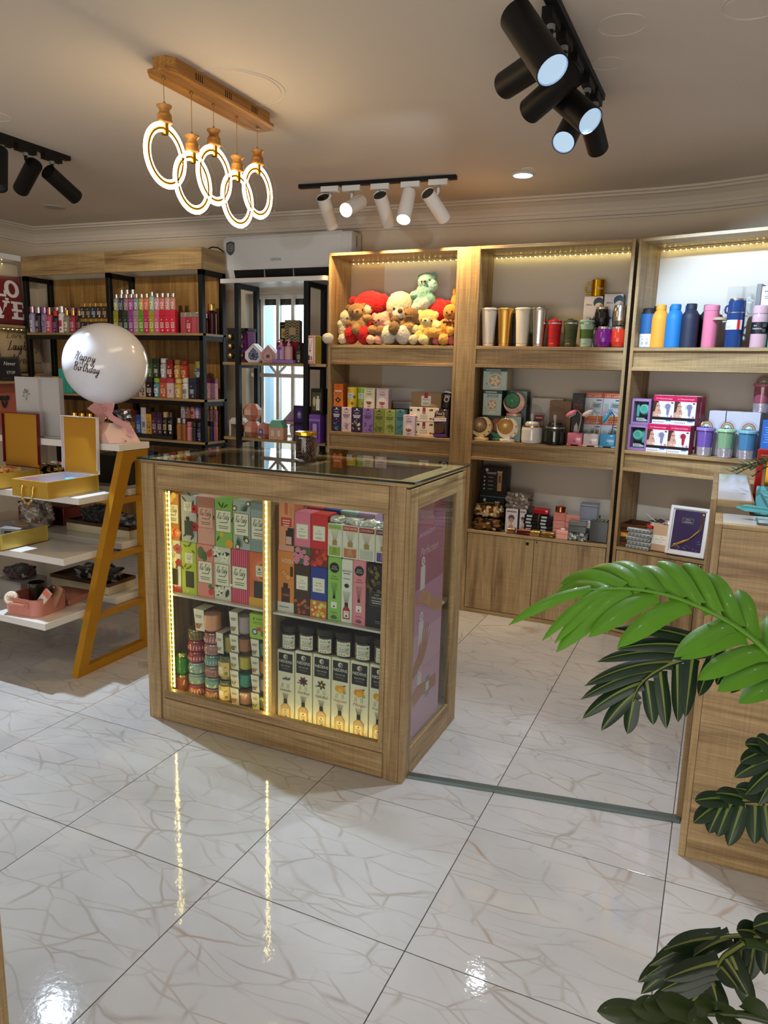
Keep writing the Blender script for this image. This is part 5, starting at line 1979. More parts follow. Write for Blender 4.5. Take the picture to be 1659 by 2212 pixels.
for i in range(3):
 m = MB()
 m.cbox(-.036, .036, 0, .06, 0, .048, .003, ['e8a090', 'e49a8c', 'd88878'][i])
 m.box(-.037, .037, -.0008, .061, .030, .032, 'c87868')
 tag(put('pink_box', m, 'gloss', None, (-.822, 4.385, ZB + .0495 * i)), 'small salmon pink lidded box, %s in the stack under the copper jar' % ['lowest', 'middle one', 'topmost'][i], 'box', GPK)
for i, (x, y, z, w, h) in enumerate(((-.788, 4.325, ZB, .070, .052), (-.745, 4.40, ZB, .085, .09), (-.745, 4.40, ZB + .091, .085, .045))):
 m = MB()
 m.cbox(-w / 2, w / 2, 0, .055, 0, h, .003, ['f2ae9e', 'eaa292', 'e89c8c'][i])
 m.box(-w / 2 - .0006, w / 2 + .0006, -.0008, .0558, h * .62, h * .66, 'cc8070')
 if i == 0:
  m.ell((0, .026, h + .006), (.016, .014, .008), 'f8e8e4', n=10, k=6)
 tag(put('pink_box', m, 'gloss', None, (x, y, z)), ['salmon pink box with a white bow in front of the pink stack', 'larger salmon pink box under a flat pink box', 'flat salmon pink box lying on the larger pink one'][i], 'box', GPK)

def simple_case(name, label, x, y, z, w, d, h, col, lidcol, mat='gloss', lidh=.4, rz=0):
 t = thing(name, label, 'box', (x, y, z), rz)
 m = MB()
 m.cbox(-w / 2, w / 2, 0, d, 0, h * (1 - lidh) - .0008, .003, col)
 put('tray', m, mat, t)
 m = MB()
 m.cbox(-w / 2 - .0015, w / 2 + .0015, -.0015, d + .0015, h * (1 - lidh), h, .003, lidcol)
 put('lid', m, mat, t)
 return t

simple_case('white_case', 'white lidded box under the blue-grey box', -.672, 4.395, ZB + .068, .105, .09, .048, 'e4dcd4', 'ece4dc')
simple_case('grey_tin', 'grey rounded tin in front of the white lidded box', -.703, 4.325, ZB + .050, .104, .055, .068, '5c605c', '6c706c')
simple_case('blue_grey_box', 'blue-grey gift box standing on the white lidded box', -.655, 4.40, ZB + .1165, .103, .08, .098, '7c8494', '868e9e', lidh=.16)
simple_case('dark_case', 'dark case under the white lidded box', -.668, 4.40, ZB, .11, .09, .067, '3a3a3c', '444446')
crumple('clear_wrapped_pack', 'dark pack in crinkled clear wrap under the grey tin', 'packet', -.700, 4.352, ZB, .062, .026, .0245, '3c4040', 'foil', .22, 31, flat=.9, cols=['2c3032', '8c9490', '4c5452', 'c8ccc8'])
t = thing('open_black_box', 'open black box of green packets at the end of the base cabinet', 'box', (-.583, 4.345, ZB))
m = MB()
for bx in ((-.05, -.047, 0, .10), (.047, .05, 0, .10), (-.047, .047, 0, .003), (-.047, .047, .097, .10)):
 m.box(bx[0], bx[1], bx[2], bx[3], 0, .125, '101012')
m.box(-.047, .047, .003, .097, 0, .004, '101012')
put('carton', m, 'gloss', t)
for i in range(4):
 m = MB()
 m.cbox(-.0098, .0098, .006, .094, 0, .123, .002, '2c6a28' if i % 2 else '3a7c30')
 m.box(-.006, .006, .03, .05, .123, .1236, 'c82a2a')
 tag(put('green_packet', m, 'gloss', None, (-.583 - .033 + i * .022, 4.345, ZB + .0045)), 'slim green packet standing in the open black box, %s in its row' % ORD[i], 'packet', 'green packets in the black box')
# ---------------------------------------------------------------- flasks on the turned unit, local s along the front, t into the shelf
RZ3 = a15
GF = 'coloured flasks on the top shelf of the turned unit'

def flask(name, label, s, tt, prof, col, lidprof, lidcol, mat='matte', z=ZS, extra=None, cat='flask'):
 t = thing(name, label, cat, u3(s, tt, z), RZ3, GF)
 m = MB()
 m.lathe(prof, 28, col)
 put('body', m, mat, t)
 m = MB()
 m.lathe(lidprof, 28, lidcol)
 put('lid', m, mat, t)
 if extra:
  extra(t)
 return t

def wrap(t, art, r, name='printed_wrap'):
 p = Print()
 art(p)
 curl(p, r)
 put(name, p, 'print', t)

def band(r, z0, z1, col, n=24, name='label_band', t=None, mat='print'):
 m = MB()
 m.lathe([(r, z0), (r, z1)], 28, col)
 q = [i for i, f in enumerate(m.f) if len(f) == 4]
 m.f, m.c, m.s = [m.f[i] for i in q], [m.c[i] for i in q], [True] * len(q)
 put(name, m, mat, t)

flask('flask', 'blue flask with black lid and white lower half at the end of the row', .062, .075, [(.040, 0), (.041, .003), (.041, .180)], '1c5a94',
      [(.041, .1805), (.038, .188), (.034, .197), (.035, .206), (.030, .211), (0, .211)], '15171a', extra=lambda t: (
          band(.0414, .004, .074, 'e2e4ee', t=t), wrap(t, lambda p: (p.circ(-.012, .045, .006, 'b8bcc4'), p.circ(.012, .045, .006, 'b8bcc4'), p.lines(-.012, .030, .012, 3, .006, .002, '50545c'), p.lines(.012, .030, .016, 3, .006, .002, '50545c'), p.text('BLUE', -.016, .060, .006, '50545c')), .0417)))
SOFT = [(.043, 0), (.0445, .004), (.0445, .150), (.041, .172), (.030, .190), (.0245, .198)]
LID = [(.0265, .1985), (.0265, .224), (.0245, .227), (0, .227)]
for s, tt, c, lc, lab in ((.126, .070, 'f0a030', 'f0a23a', 'orange soft-touch bottle between the two blues'), (.203, .070, '1c78c0', '1c78c0', 'bright blue soft-touch bottle beside the orange one'), (.284, .072, '20283e', '20283e', 'navy soft-touch bottle between bright blue and pink'),
                          (.165, .165, '1c6cac', '1c6cac', 'bright blue bottle in the second row behind the orange one'), (.248, .168, '1c70b4', '1c70b4', 'bright blue bottle in the second row beside the navy one'), (.345, .165, '14161c', '14161c', 'black bottle in the second row behind the navy one'),
                          (.080, .160, '1a1c22', '1a1c22', 'black bottle in the second row behind the white-bottomed blue flask')):
 flask('bottle', lab, s, tt, SOFT, c, LID, lc, 'matte', cat='bottle')
flask('flask', 'slim pink flask beside the clear glass mug', .384, .085, [(.037, 0), (.038, .004), (.038, .188)], 'e4809c', [(.0384, .189), (.0384, .212), (.036, .217), (0, .217)], 'e88aa4', 'gloss')

def strap(t):
 m = MB()
 m.tube([(-.041, 0, .212), (-.052, 0, .206), (-.055, 0, .192), (-.052, 0, .178), (-.041, 0, .172)], .005, 7, '1c3c70')
 put('carry_loop', m, 'gloss', t)
 m = MB()
 m.lathe([(.0385, .2345), (.0385, .243), (.035, .245), (0, .245)], 26, 'd0d4d8')
 put('steel_cap', m, 'metal', t)
 m = MB()
 m.lathe([(.0428, .172), (.0428, .1765)], 26, 'cfd6dc')
 put('steel_ring', m, 'metal', t)
 wrap(t, lambda p: (p.rect(-.046, .020, .090, .138, 'dfe8f2'), p.rect(.020, .034, .090, .138, 'd8242c'), p.rect(.034, .046, .090, .138, 'eef0f4'), p.text('PPLE', -.022, .126, .007, '303848'), p.lines(-.020, .108, .03, 2, .008, .002, '8090a8')), .0432)

flask('flask', 'dark blue flask with a carry loop and a white and red paper band', .505, .080, [(.041, 0), (.0425, .004), (.0425, .171)], '1c3f78', [(.0425, .177), (.0415, .180), (.0415, .228), (.040, .234)], '1c3f78', 'gloss', extra=strap)
blk = lambda t: (band(.0386, .068, .125, '17181c', t=t), wrap(t, lambda p: (p.text('the', -.012, .108, .012, 'e8e8ea'), p.text('THERMOS', -.004, .092, .010, 'e8e8ea', width=.045), p.rect(.022, .044, .100, .118, '5a5c64'), p.lines(.030, .090, .02, 3, .006, .002, '9a9ca4')), .0389))
flask('flask', 'pale pink flask with a black paper band before the white flask carton', .622, .080, [(.037, 0), (.038, .004), (.038, .150), (.035, .165)], 'd8b0bc', [(.0375, .166), (.0385, .170), (.0385, .200), (.034, .206), (0, .207)], 'd8b4c0', 'gloss', extra=blk)
flask('flask', 'mint flask with a black paper band, last of the row', .704, .085, [(.037, 0), (.038, .004), (.038, .120), (.035, .14)], '78b8a8', [(.0375, .141), (.0385, .145), (.0385, .170), (.034, .176), (0, .177)], '84c4b4', 'gloss', extra=lambda t: band(.0386, .075, .118, '17181c', t=t))
t = thing('glass_mug', 'clear glass mug with bamboo lid and straw', 'mug', u3(.437, .060, ZS), RZ3, GF)
m = MB()
m.lathe([(.0325, 0), (.0335, .004), (.0335, .138)], 26, 'ffffff')
put('glass_body', m, 'clear', t)
m = MB()
m.tube([(-.033, 0, .120), (-.058, 0, .115), (-.062, 0, .09), (-.060, 0, .045), (-.052, 0, .025), (-.033, 0, .020)], .005, 8, 'ffffff')
put('handle', m, 'clear', t)
m = MB()
m.lathe([(.037, .1385), (.037, .150), (.034, .152), (0, .152)], 24, 'b8a488')
put('bamboo_lid', m, 'matte', t)
m = MB()
m.cyl((.004, 0, .010), (.008, .002, .195), .003, n=8, col='ffffff')
put('straw', m, 'clear', t)

def flask_art(p, w, h):
 p.lines(-w * .22, h * .92, w * .3, 1, .01, h * .014, '404048')
 p.text('24 oz', -w * .18, h * .875, h * .034, '303038')
 p.lines(-w * .18, h * .84, w * .34, 2, h * .03, h * .012, '6a6a74')
 p.poly([(-w * .06, h * .46), (w * .34, h * .46), (w * .40, h * .62), (-w * .12, h * .62)], '2a2222')
 p.circ(w * .14, h * .64, w * .25, '5a4c44', rz=h * .03)
 p.circ(w * .14, h * .66, w * .20, '8a7a6c', rz=h * .022)
 p.line(w * .2, h * .66, w * .42, h * .92, w * .03, '3a3436')

m = MB()
carton('flask_carton', 'white flask carton with a cup and straw picture', 'box', *u3(.655, .135, ZS), .115, .09, .305, 'dcd4e6', flask_art, rz=RZ3, side='58504c')
for i, (s, w) in enumerate(((.468, .070), (.541, .072))):
 t = thing('clear_box', 'empty clear acrylic box, %s behind the dark blue flask' % ['the one nearer the pink flask', 'the one nearer the white carton'][i], 'box', u3(s, .150, ZS), RZ3, 'clear acrylic boxes')
 m = MB()
 m.box(-w / 2, w / 2, 0, .07, 0, .312, 'ffffff')
 put('acrylic_body', m, 'clear', t)
 p = Print(-.002)
 p.line(-.016, .235, 0, .260, .002, 'dce6f2')
 p.line(0, .260, .016, .235, .002, 'dce6f2')
 p.rect(-.014, .014, .228, .232, 'dce6f2')
 p.line(-.024, .238, -.016, .242, .002, 'dce6f2')
 p.line(.024, .238, .016, .242, .002, 'dce6f2')
 put('printed_front', p, 'print', t)
m = MB()
m.cbox(-.012, .012, 0, .08, 0, .318, .002, '6c6a68')
tag(put('grey_carton', m, 'print', None, u3(.588, .13, ZS), RZ3), 'slim grey carton standing edge-on beside the white flask carton', 'box')

# ---------------------------------------------------------------- middle shelf of the turned unit
for i, (s, z) in enumerate(((.078, ZM + .1435), (.0715, ZM))):
 t = thing('sponge_set_box', 'lilac window box with mint cosmetics, %s' % ['upper of two', 'lower of two'][i], 'box', u3(s, .035, z), RZ3, 'lilac window boxes')
 m = MB()
 w, h, d = .105, .142, .08
 m.box(-w / 2, -w / 2 + .012, 0, d, 0, h, 'a884b8')
 m.box(w / 2 - .012, w / 2, 0, d, 0, h, '9c78ae')
 m.box(-w / 2 + .012, w / 2 - .012, 0, d, h - .014, h, 'b08cc0')
 m.box(-w / 2 + .012, w / 2 - .012, 0, d, 0, .014, 'a884b8')
 m.box(-w / 2 + .012, w / 2 - .012, d - .003, d, .014, h - .014, '5a6c74')
 put('carton', m, 'print', t)
 m = MB()
 T = Matrix.Translation((.012 - .018 * i, .030, .085)) @ Matrix.Rotation(PI / 2, 4, 'X')
 m.lathe([(.030, -.012), (.032, 0), (.028, .012), (.020, .014)], 26, '5cc8ae', M=T)
 m.torus((.012 - .018 * i, .015, .085), (0, 1, 0), .020, .002, 26, 6, 'c8f0e4')
 put('puff', m, 'gloss', t)
 m = MB()
 m.cbox(-.034 + .05 * i, -.018 + .05 * i, .022, .036, .040, .115, .006, '70d4bc')
 m.ell((0, .034, .022), (.03, .014, .010), 'd8ece4', n=14, k=8)
 put('brush', m, 'gloss', t)
 m = MB()
 m.box(-w / 2 + .012, w / 2 - .012, .001, .002, .014, h - .014, 'ffffff')
 put('window', m, 'clear', t)
 p = Print(.0006)
 p.rect(-.022, .022, .022, .038, 'bccac8')
 p.lines(0, .033, .036, 2, .007, .003, '6c8480')
 put('printed_front', p, 'print', t)

def massager(body):
 def f(p, w, h):
  p.rect(-w * .5, w * .5, h * .80, h, 'd8145c')
  p.text('5 in 1 Beauty care massager', 0, h * .89, h * .075, 'f8dce6', shear=.1, width=w * .78)
  p.rect(-w * .5, w * .5, h * .14, h * .80, 'f4f2f4')
  p.rect(-w * .5, w * .5, h * .14, h * .24, '181418')
  p.rect(-w * .5, w * .5, 0, h * .14, 'eceaf2')
  p.rect(w * .16, w * .40, h * .105, h * .145, '2c7cc8')
  for i in range(6):
   p.circ(-w * .40 + w * .085 * i, h * .06, w * .03, '8a8a9c', n=6)
  p.poly([(-w * .5, h * .24), (-w * .14, h * .24), (-w * .10, h * .40), (-w * .18, h * .56), (-w * .22, h * .76), (-w * .36, h * .80), (-w * .5, h * .80)], 'd8a890')
  p.poly([(-w * .5, h * .40), (-w * .40, h * .44), (-w * .34, h * .72), (-w * .22, h * .78), (-w * .30, h * .80), (-w * .5, h * .80)], '4c2c24')
  p.circ(-w * .30, h * .63, w * .035, '3a2420', rz=h * .018, n=8)
  p.circ(-w * .19, h * .63, w * .028, '3a2420', rz=h * .016, n=8)
  p.circ(-w * .22, h * .47, w * .045, 'b84c54', rz=h * .02, n=8)
  p.circ(-w * .34, h * .32, w * .07, 'e8c4b0', n=10)
  p.circ(-w * .18, h * .31, w * .06, 'f0d8cc', n=10)
  p.circ(w * .08, h * .62, w * .09, 'dcdce2', rz=h * .085, n=14)
  p.circ(w * .20, h * .62, w * .13, body, rz=h * .10, n=16)
  p.poly([(w * .14, h * .56), (w * .30, h * .56), (w * .26, h * .32), (w * .16, h * .32)], body)
  p.line(w * .21, h * .34, w * .24, h * .25, w * .03, body)
  p.circ(w * .40, h * .28, w * .05, 'd070b0', n=8)
  p.rect(w * .34, w * .44, h * .73, h * .77, '2c2430')
 return f

GM = 'pink-topped massager cartons'
for s, tt, z, c, lab in ((.1815, .035, ZM, '8c88a8', 'pink and white massager carton with a grey device, lower row beside the lilac boxes'), (.2965, .035, ZM, 'b02040', 'pink and white massager carton picturing a red device'),
                         (.197, .045, ZM + .1555, '8c88b0', 'pink and white massager carton with a grey device, upper row beside the lilac boxes'), (.311, .045, ZM + .1555, '8c88b0', 'pink and white massager carton with a grey device, upper row above the red one'),
                         (.311, .130, ZM + .1555, '8c88b0', 'massager carton in the second row behind the upper pair'), (.300, .125, ZM, '8c88b0', 'massager carton in the second row behind the lower pair')):
 carton('massager_box', lab, 'box', *u3(s, tt, z), .113, .075, .153, 'e8e4ea', massager(c), rz=RZ3, side='c4205e', group=GM)
for i, s in enumerate((.456, .543, .625)):
 carton('white_carton', 'plain white upright carton, %s' % ['behind the purple cup', 'behind the mint green cup', 'under the pink domed cup'][i], 'box', *u3(s, .125, ZM), .083, .09, .236, 'e2e0ec', None, rz=RZ3, group='plain white cartons behind the cups', side='b8b4c4')

def dome_cup(label, s, tt, z, col, lid):
 t = thing('domed_cup', label, 'cup', u3(s, tt, z), RZ3, 'domed snow-globe cups')
 m = MB()
 m.lathe([(.034, 0), (.036, .003), (.0385, .048)], 28, 'd8d4e2')
 for i in range(len(m.c)):
  pass
 put('glitter_base', m, 'foil', t)
 m = MB()
 m.lathe([(.0386, .049), (.043, .132)], 28, col)
 put('cup_wall', m, 'tumbler', t)
 m = MB()
 m.lathe([(.0445, .1325), (.049, .135), (.049, .146), (.045, .150)], 28, lid)
 put('lid_ring', m, 'gloss', t)
 m = MB()
 m.lathe([(.042, .150), (.040, .166), (.032, .182), (.018, .192), (0, .195)], 26, 'ffffff')
 put('clear_dome', m, 'clear', t)
 m = MB()
 for r, c in ((.030, 'c8604c'), (.025, 'e8c890'), (.020, '6a9c70'), (.015, 'e8e4ea')):
  pts = [(r * math.cos(PI * i / 14), 0, .152 + r * math.sin(PI * i / 14)) for i in range(15)]
  m.tube(pts, .0026, 6, c)
 m.ell((0, -.004, .158), (.010, .006, .007), 'f2f2f4', n=10, k=7)
 put('rainbow', m, 'matte', t)
 return t

dome_cup('lilac domed cup with a rainbow, beside the massager cartons', .424, .065, ZM, '8c6cd0', '9c84d8')
dome_cup('mint green domed cup with a rainbow, between the lilac and the blue one', .528, .062, ZM, '9cc89c', 'b0dcb4')
dome_cup('pale blue domed cup with a rainbow, nearest the cash desk', .632, .060, ZM, '5c9ccc', '84c4d8')
dome_cup('rose pink domed cup standing on the plain white cartons', .652, .170, ZM + .2368, 'b86078', 'c87890')
carton('blue_carton', 'bright blue printed carton at the end of the shelf', 'box', *u3(.735, .07, ZM), .085, .06, .205, '2c6cc4', lambda p, w, h: p.lines(-w * .05, h * .82, w * .6, 7, h * .06, h * .02, '7cb0ec'), rz=RZ3, side='1c3c70')
carton('teal_carton', 'teal and white carton behind the bright blue one', 'box', *u3(.745, .15, ZM), .09, .07, .262, 'b8ccd4', lambda p, w, h: p.poly([(-w * .1, h * .6), (w * .2, h * .6), (w * .1, h * .98)], '4c7470'), rz=RZ3)

# ---------------------------------------------------------------- base cabinet of the turned unit
GB = 'dark boxes under the wooden tray'
for i, c in enumerate(('5a3418', '3a2010', 'e0a020', '4a2812')):
 m = MB()
 m.cbox(-.055, .055, 0, .12, 0, .026, .002, c)
 m.box(-.04, .04, -.0006, 0, .008, .018, ['7a4a28', '5a3820', 'f0c050', '6a4020'][i])
 tag(put('slim_box', m, 'print', None, u3(.075, .045, ZB + .0268 * i), RZ3), ['brown slim box, lowest of the stack by the unit side', 'dark brown slim box, second from below by the unit side', 'yellow slim box in the stack by the unit side', 'dark brown slim box under the wooden tray'][i], 'box', GB)
t = thing('wooden_tray', 'dark wooden tray on top of the slim boxes', 'tray', u3(.092, .03, ZB + .1078), RZ3)
m = MB()
m.cbox(-.072, .072, 0, .17, 0, .008, .001, '4a2a18')
m.box(-.072, .072, 0, .006, .008, .026, '5a341e')
m.box(-.072, .072, .164, .17, .008, .026, '5a341e')
m.box(-.072, -.066, .006, .164, .008, .026, '5a341e')
m.box(.066, .072, .006, .164, .008, .026, '5a341e')
put('tray_body', m, 'gloss', t)
for i in range(5):
 m = MB()
 m.cbox(-.066, .066, 0, .07, 0, .021, .004, 'c8ccca')
 m.cbox(-.058, .058, .008, .062, .021, .0235, .001, 'aeb4b2')
 for k in range(6):
  m.box(-.058 + k * .021, -.044 + k * .021, -.0008, 0, .004, .016, '8e9694')
 tag(put('clear_case', m, 'tumbler', None, u3(.132 + (i % 2) * .006, -.0 + .012, ZB + .0245 * i), RZ3 + (i % 3 - 1) * .05), 'clear plastic case in the small stack, %s from below' % ORD[i], 'case', 'clear plastic cases in a stack')
m = MB()
m.cbox(-.014, .014, 0, .02, 0, .018, .002, 'e0301c')
tag(put('red_tag', m, 'print', None, u3(.178, .055, ZB + .1228), RZ3), 'small red price tag on the clear cases', 'tag')
m = MB()
m.lathe([(.046, 0), (.058, .10), (.054, .10), (.050, .09), (0, .09)], 26, '121214')
tag(put('black_bowl', m, 'gloss', None, u3(.222, .16, ZB)), 'black round tub holding a wrapped pink bundle', 'tub')
crumple('wrapped_bundle', 'pink sparkling bundle in clear wrap sitting in the black tub', 'packet', *u3(.222, .16, ZB + .096), .085, .06, .036, 'c09890', 'foil', .6, 61, cols=['a87870', 'e8dcd4', '6a5048', 'd0b4ac'])
t = thing('pen', 'silver pen stuck in the wrapped bundle', 'pen', u3(.205, .13, ZB + .14), RZ3, rot=(0.2, -.9, RZ3))
m = MB()
m.cyl((0, 0, 0), (0, 0, .085), .003, n=8, col='d8d8da')
m.cyl((0, 0, .085), (0, 0, .094), .003, .0008, n=8, col='f0f0f2')
put('barrel', m, 'metal', t)

def note_art(p, w, h):
 p.rect(-w * .5, w * .5, h * .26, h * .60, 'e8e0cc')
 p.text('PINGOU NOTEBOOK', 0, h * .44, h * .05, '5a5040', width=w * .6)
 p.lines(0, h * .53, w * .16, 1, .01, h * .012, '8a8070')
 p.lines(0, h * .36, w * .2, 1, .01, h * .012, '8a8070')

def leaning(name, label, cat, s, tt, z, w, d, h, col, art, lean, mat='print', yaw=0):
 o = carton(name, label, cat, *u3(s, tt, z), w, d, h, col, art, 0, None, mat, None, .004, rot=(-lean, 0, RZ3 + yaw))
 return o

leaning('notebook', 'tan notebook with a cream paper band leaning on the clear wrap', 'notebook', .252, .035, ZB + .005, .108, .016, .150, 'c8a480', note_art, .20)
t = leaning('diary_set', 'purple diary in a white tray frame with a gold chain', 'diary', .392, .020, ZB + .0085, .205, .030, .268, 'e6e2e0', None, .18, yaw=.04)
m = MB()
m.cbox(-.080, .080, -.004, .004, .026, .246, .004, '3a2f52')
dy = put('diary', m, 'lacquer', t)
dy['label'] = 'deep purple marbled diary cover'
m = MB()
for bx in ((-.1025, -.086, 0, .268), (.086, .1025, 0, .268), (-.086, .086, 0, .018), (-.086, .086, .252, .268)):
 m.cbox(bx[0], bx[1], -.010, 0, bx[2], bx[3], .002, 'efecea')
put('tray_rim', m, 'gloss', t)
p = Print(-.0046)
p.rect(-.036, .024, .176, .206, '8a7a5c')
p.rect(-.0345, .0225, .1775, .2045, '3a2f52')
p.text('2024', -.006, .196, .012, 'b8a478')
p.lines(-.006, .184, .04, 1, .01, .003, 'b8a478')
R3 = random.Random(4)
for i in range(16):
 x, z = R3.uniform(-.07, .07), R3.uniform(.03, .10)
 p.line(x, z, x + R3.uniform(-.02, .03), z + R3.uniform(-.012, .012), .0016, ['8c84b0', '5a5c98', 'c0b8d4'][i % 3])
put('printed_cover', p, 'print', t)
m = MB()
m.tube([(.072, -.008, .232), (.076, -.008, .19), (.066, -.008, .15), (.02, -.008, .10), (-.03, -.008, .072), (-.066, -.008, .052)], .0016, 6, 'd8b058')
m.tube([(.066, -.008, .232), (.068, -.008, .19), (.056, -.008, .146), (.012, -.008, .092), (-.034, -.008, .064), (-.066, -.008, .044)], .0016, 6, 'd8b058')
m.ell((.070, -.008, .232), (.008, .003, .006), 'e0bc68', n=10, k=6)
for i in range(9):
 m.torus((-.070 + .010 * i, -.008, .046 + .0055 * i), (0, 1, 0), .0055, .0011, 12, 5, 'c8a048')
put('gold_chain', m, 'metal', t)
# ---------------------------------------------------------------- perfume and diffuser boxes inside the display counter
YF = 2.345
CREAM = 'efe8d2'

def via(p, w, h, x=0, zc=.42, lw=.78, lh=.42, border='8a7440', pad=CREAM):
 z = h * zc
 p.rect(x - w * lw / 2 - w * .025, x + w * lw / 2 + w * .025, z - h * lh / 2 - h * .009, z + h * lh / 2 + h * .009, border)
 p.rect(x - w * lw / 2, x + w * lw / 2, z - h * lh / 2, z + h * lh / 2, pad)
 p.script('Via Pinky', x - w * .04, z + h * lh * .20, h * lh * .30, '30302c', w * lw * .80, .055)
 p.lines(x, z - h * lh * .06, w * lw * .5, 1, .01, h * lh * .035, '5a564a')
 p.lines(x, z - h * lh * .24, w * lw * .7, 2, h * lh * .09, h * lh * .035, '6a665a')

def via_small(p, w, h, x, z, s=1.0):
 p.rect(x - w * .25 * s, x + w * .25 * s, z - h * .095, z + h * .095, CREAM)
 p.script('Via Pinky', x, z + h * .04, h * .045, '4a463c', w * .34, .06)
 p.lines(x, z, w * .3, 2, h * .025, h * .010, '6a665a')
 p.lines(x, z - h * .065, w * .12, 1, .01, h * .010, '6a665a')

def window_(p, w, h, x, z):
 p.rect(x - w * .27, x + w * .27, z - h * .155, z + h * .155, '23241e')
 p.rect(x - w * .25, x + w * .25, z - h * .145, z + h * .145, '383a30')

def leaves(p, w, h, pts, col, L=.3, wd=.12):
 for x, z, a in pts:
  p.leafshape(x * w, z * h, w * L, w * wd, a, col)

def a_up1(p, w, h):
 p.circ(-w * .2, h * .88, w * .26, 'f0d890', n=12)
 p.circ(w * .1, h * .96, w * .2, 'e8c070', n=10)
 via(p, w, h, 0, .56, .86, .40)
 for x, c in ((-.3, 'e86030'), (-.05, 'f0a078'), (.22, 'd84820'), (.38, 'f09060')):
  p.flower(x * w, h * .16, w * .26, c, 'f8e0b0')

def a_up2(p, w, h):
 leaves(p, w, h, ((-.45, .98, -.8), (.2, .98, 2.4), (.35, .92, -1.8)), '20221c', .5, .1)
 p.flower(w * .36, h * .72, w * .24, 'c41820', '20201c')
 p.flower(w * .36, h * .34, w * .26, 'b81420', '20201c')
 p.line(w * .30, h * .08, w * .38, h * .3, w * .02, '28301c')
 leaves(p, w, h, ((-.4, .10, .6), (.1, .04, 1.0)), '2c4020', .4, .12)
 via_small(p, w, h, -w * .04, h * .76)
 window_(p, w, h, 0, h * .30)
 p.circ(-w * .06, h * .50, w * .12, '20221c', n=8)

def a_up3(p, w, h):
 p.rect(-w * .5, w * .5, h * .80, h, 'b87868')
 R_ = random.Random(2)
 for i in range(14):
  p.circ(R_.uniform(-.45, .45) * w, h * R_.choice((.76, .78, .27, .3)), w * .012, '6a3a34', n=5)
 p.rect(-w * .5, w * .5, h * .55, h * .63, '3a2424')
 via(p, w, h, 0, .57, .84, .42, '9a4a44', 'eab0a0')

def a_up4(p, w, h):
 leaves(p, w, h, ((-.1, .80, 1.2), (0, .82, .6), (-.1, .82, 2.2), (.4, .52, 1.0), (.42, .6, 2.0), (-.42, .10, 1.0)), '2c5424', .36, .09)
 via(p, w, h, 0, .54, .84, .44)
 p.circ(-w * .1, h * .26, w * .12, 'e0c030', n=10)
 p.circ(w * .32, h * .08, w * .22, 'e8a828', n=14)

def a_up5(p, w, h):
 for k, (x, z, a) in enumerate(((.3, .80, 2.2), (.1, .20, .5), (-.3, .12, .4))):
  for i in range(7):
   p.leafshape(x * w, z * h, w * .42, w * .05, a + (i - 3) * .28, '2c5a34')
 for x, z in ((-.38, .84), (.4, .96), (.30, .20), (-.22, .05)):
  p.circ(x * w, z * h, w * .14, '5a3820', n=10)
  p.circ(x * w, z * h, w * .09, 'f0e4c8', n=9)
 via(p, w, h, 0, .52, .80, .44)

def a_up6(p, w, h):
 p.rect(-w * .5, w * .5, h * .86, h, '8a9490')
 p.rect(-w * .5, w * .5, 0, h * .12, '8ca49c')
 p.rect(-w * .5, w * .5, h * .12, h * .22, '94a0a0')
 via(p, w, h, 0, .48, .86, .44)

def a_lo1(p, w, h):
 p.flower(w * .28, h * .84, w * .34, 'a85060', '7a2c3c')
 p.flower(w * .34, h * .58, w * .26, 'b01c30', '7a1424')
 p.flower(-w * .36, h * .48, w * .18, 'c87080', '8a2c40')
 leaves(p, w, h, ((-.45, .92, -.6), (-.1, .98, -2.2), (.1, .45, 1.0)), '3c4a30', .4, .12)
 for x in (-.38, -.1, .2, .38):
  p.flower(x * w, h * .06, w * .2, 'c03838', '6a2020')
 via_small(p, w, h, -w * .06, h * .70)
 window_(p, w, h, 0, h * .30)

def a_lo2(p, w, h):
 leaves(p, w, h, ((-.1, .92, .3), (-.1, .90, 2.6), (.05, .94, .9), (.2, .86, -.6), (-.3, .5, 1.1), (-.2, .48, .4), (-.35, .46, 2.0), (.0, .5, .8)), '5a6c1c', .28, .11)
 via_small(p, w, h, w * .02, h * .70)
 window_(p, w, h, w * .05, h * .29)
 p.flower(-w * .1, h * .06, w * .1, 'c8d080')

def a_lo3(p, w, h):
 p.circ(-w * .24, h * .84, w * .20, '5a7848', rz=h * .12, n=14)
 p.circ(-w * .02, h * .78, w * .16, '4c6c3c', rz=h * .10, n=12)
 for x, z in ((.28, .84), (.34, .12)):
  p.circ(x * w, z * h, w * .16, 'd84848', rz=h * .065, n=12)
  p.leafshape(x * w, z * h + h * .05, w * .2, w * .1, .6, '4c7040')
 p.circ(w * .3, h * .22, w * .12, '4c7a48', n=10)
 via(p, w, h, 0, .48, .82, .40, '9a5048')

def a_lo4(p, w, h):
 leaves(p, w, h, ((-.5, .80, .5), (.0, .86, .2), (-.45, .26, .2), (.1, .22, .9), (-.4, .08, .5), (.2, .06, 1.2)), '31452c', .5, .22)
 for x, z in ((.16, .80), (-.3, .90), (-.2, .16), (.36, .30)):
  for a in range(5):
   p.leafshape(x * w, z * h, w * .3, w * .14, a * 1.2 + .3, 'f4eedc')
  p.circ(x * w, z * h, w * .05, 'd0a840', n=7)
 via(p, w, h, 0, .48, .80, .40)

def a_lo5(p, w, h):
 for i in range(9):
  x = -w * .5 + w * (i + .25) / 9
  p.rect(x, x + w * .055, 0, h, 'c42c4c')
 via(p, w, h, 0, .48, .82, .40)

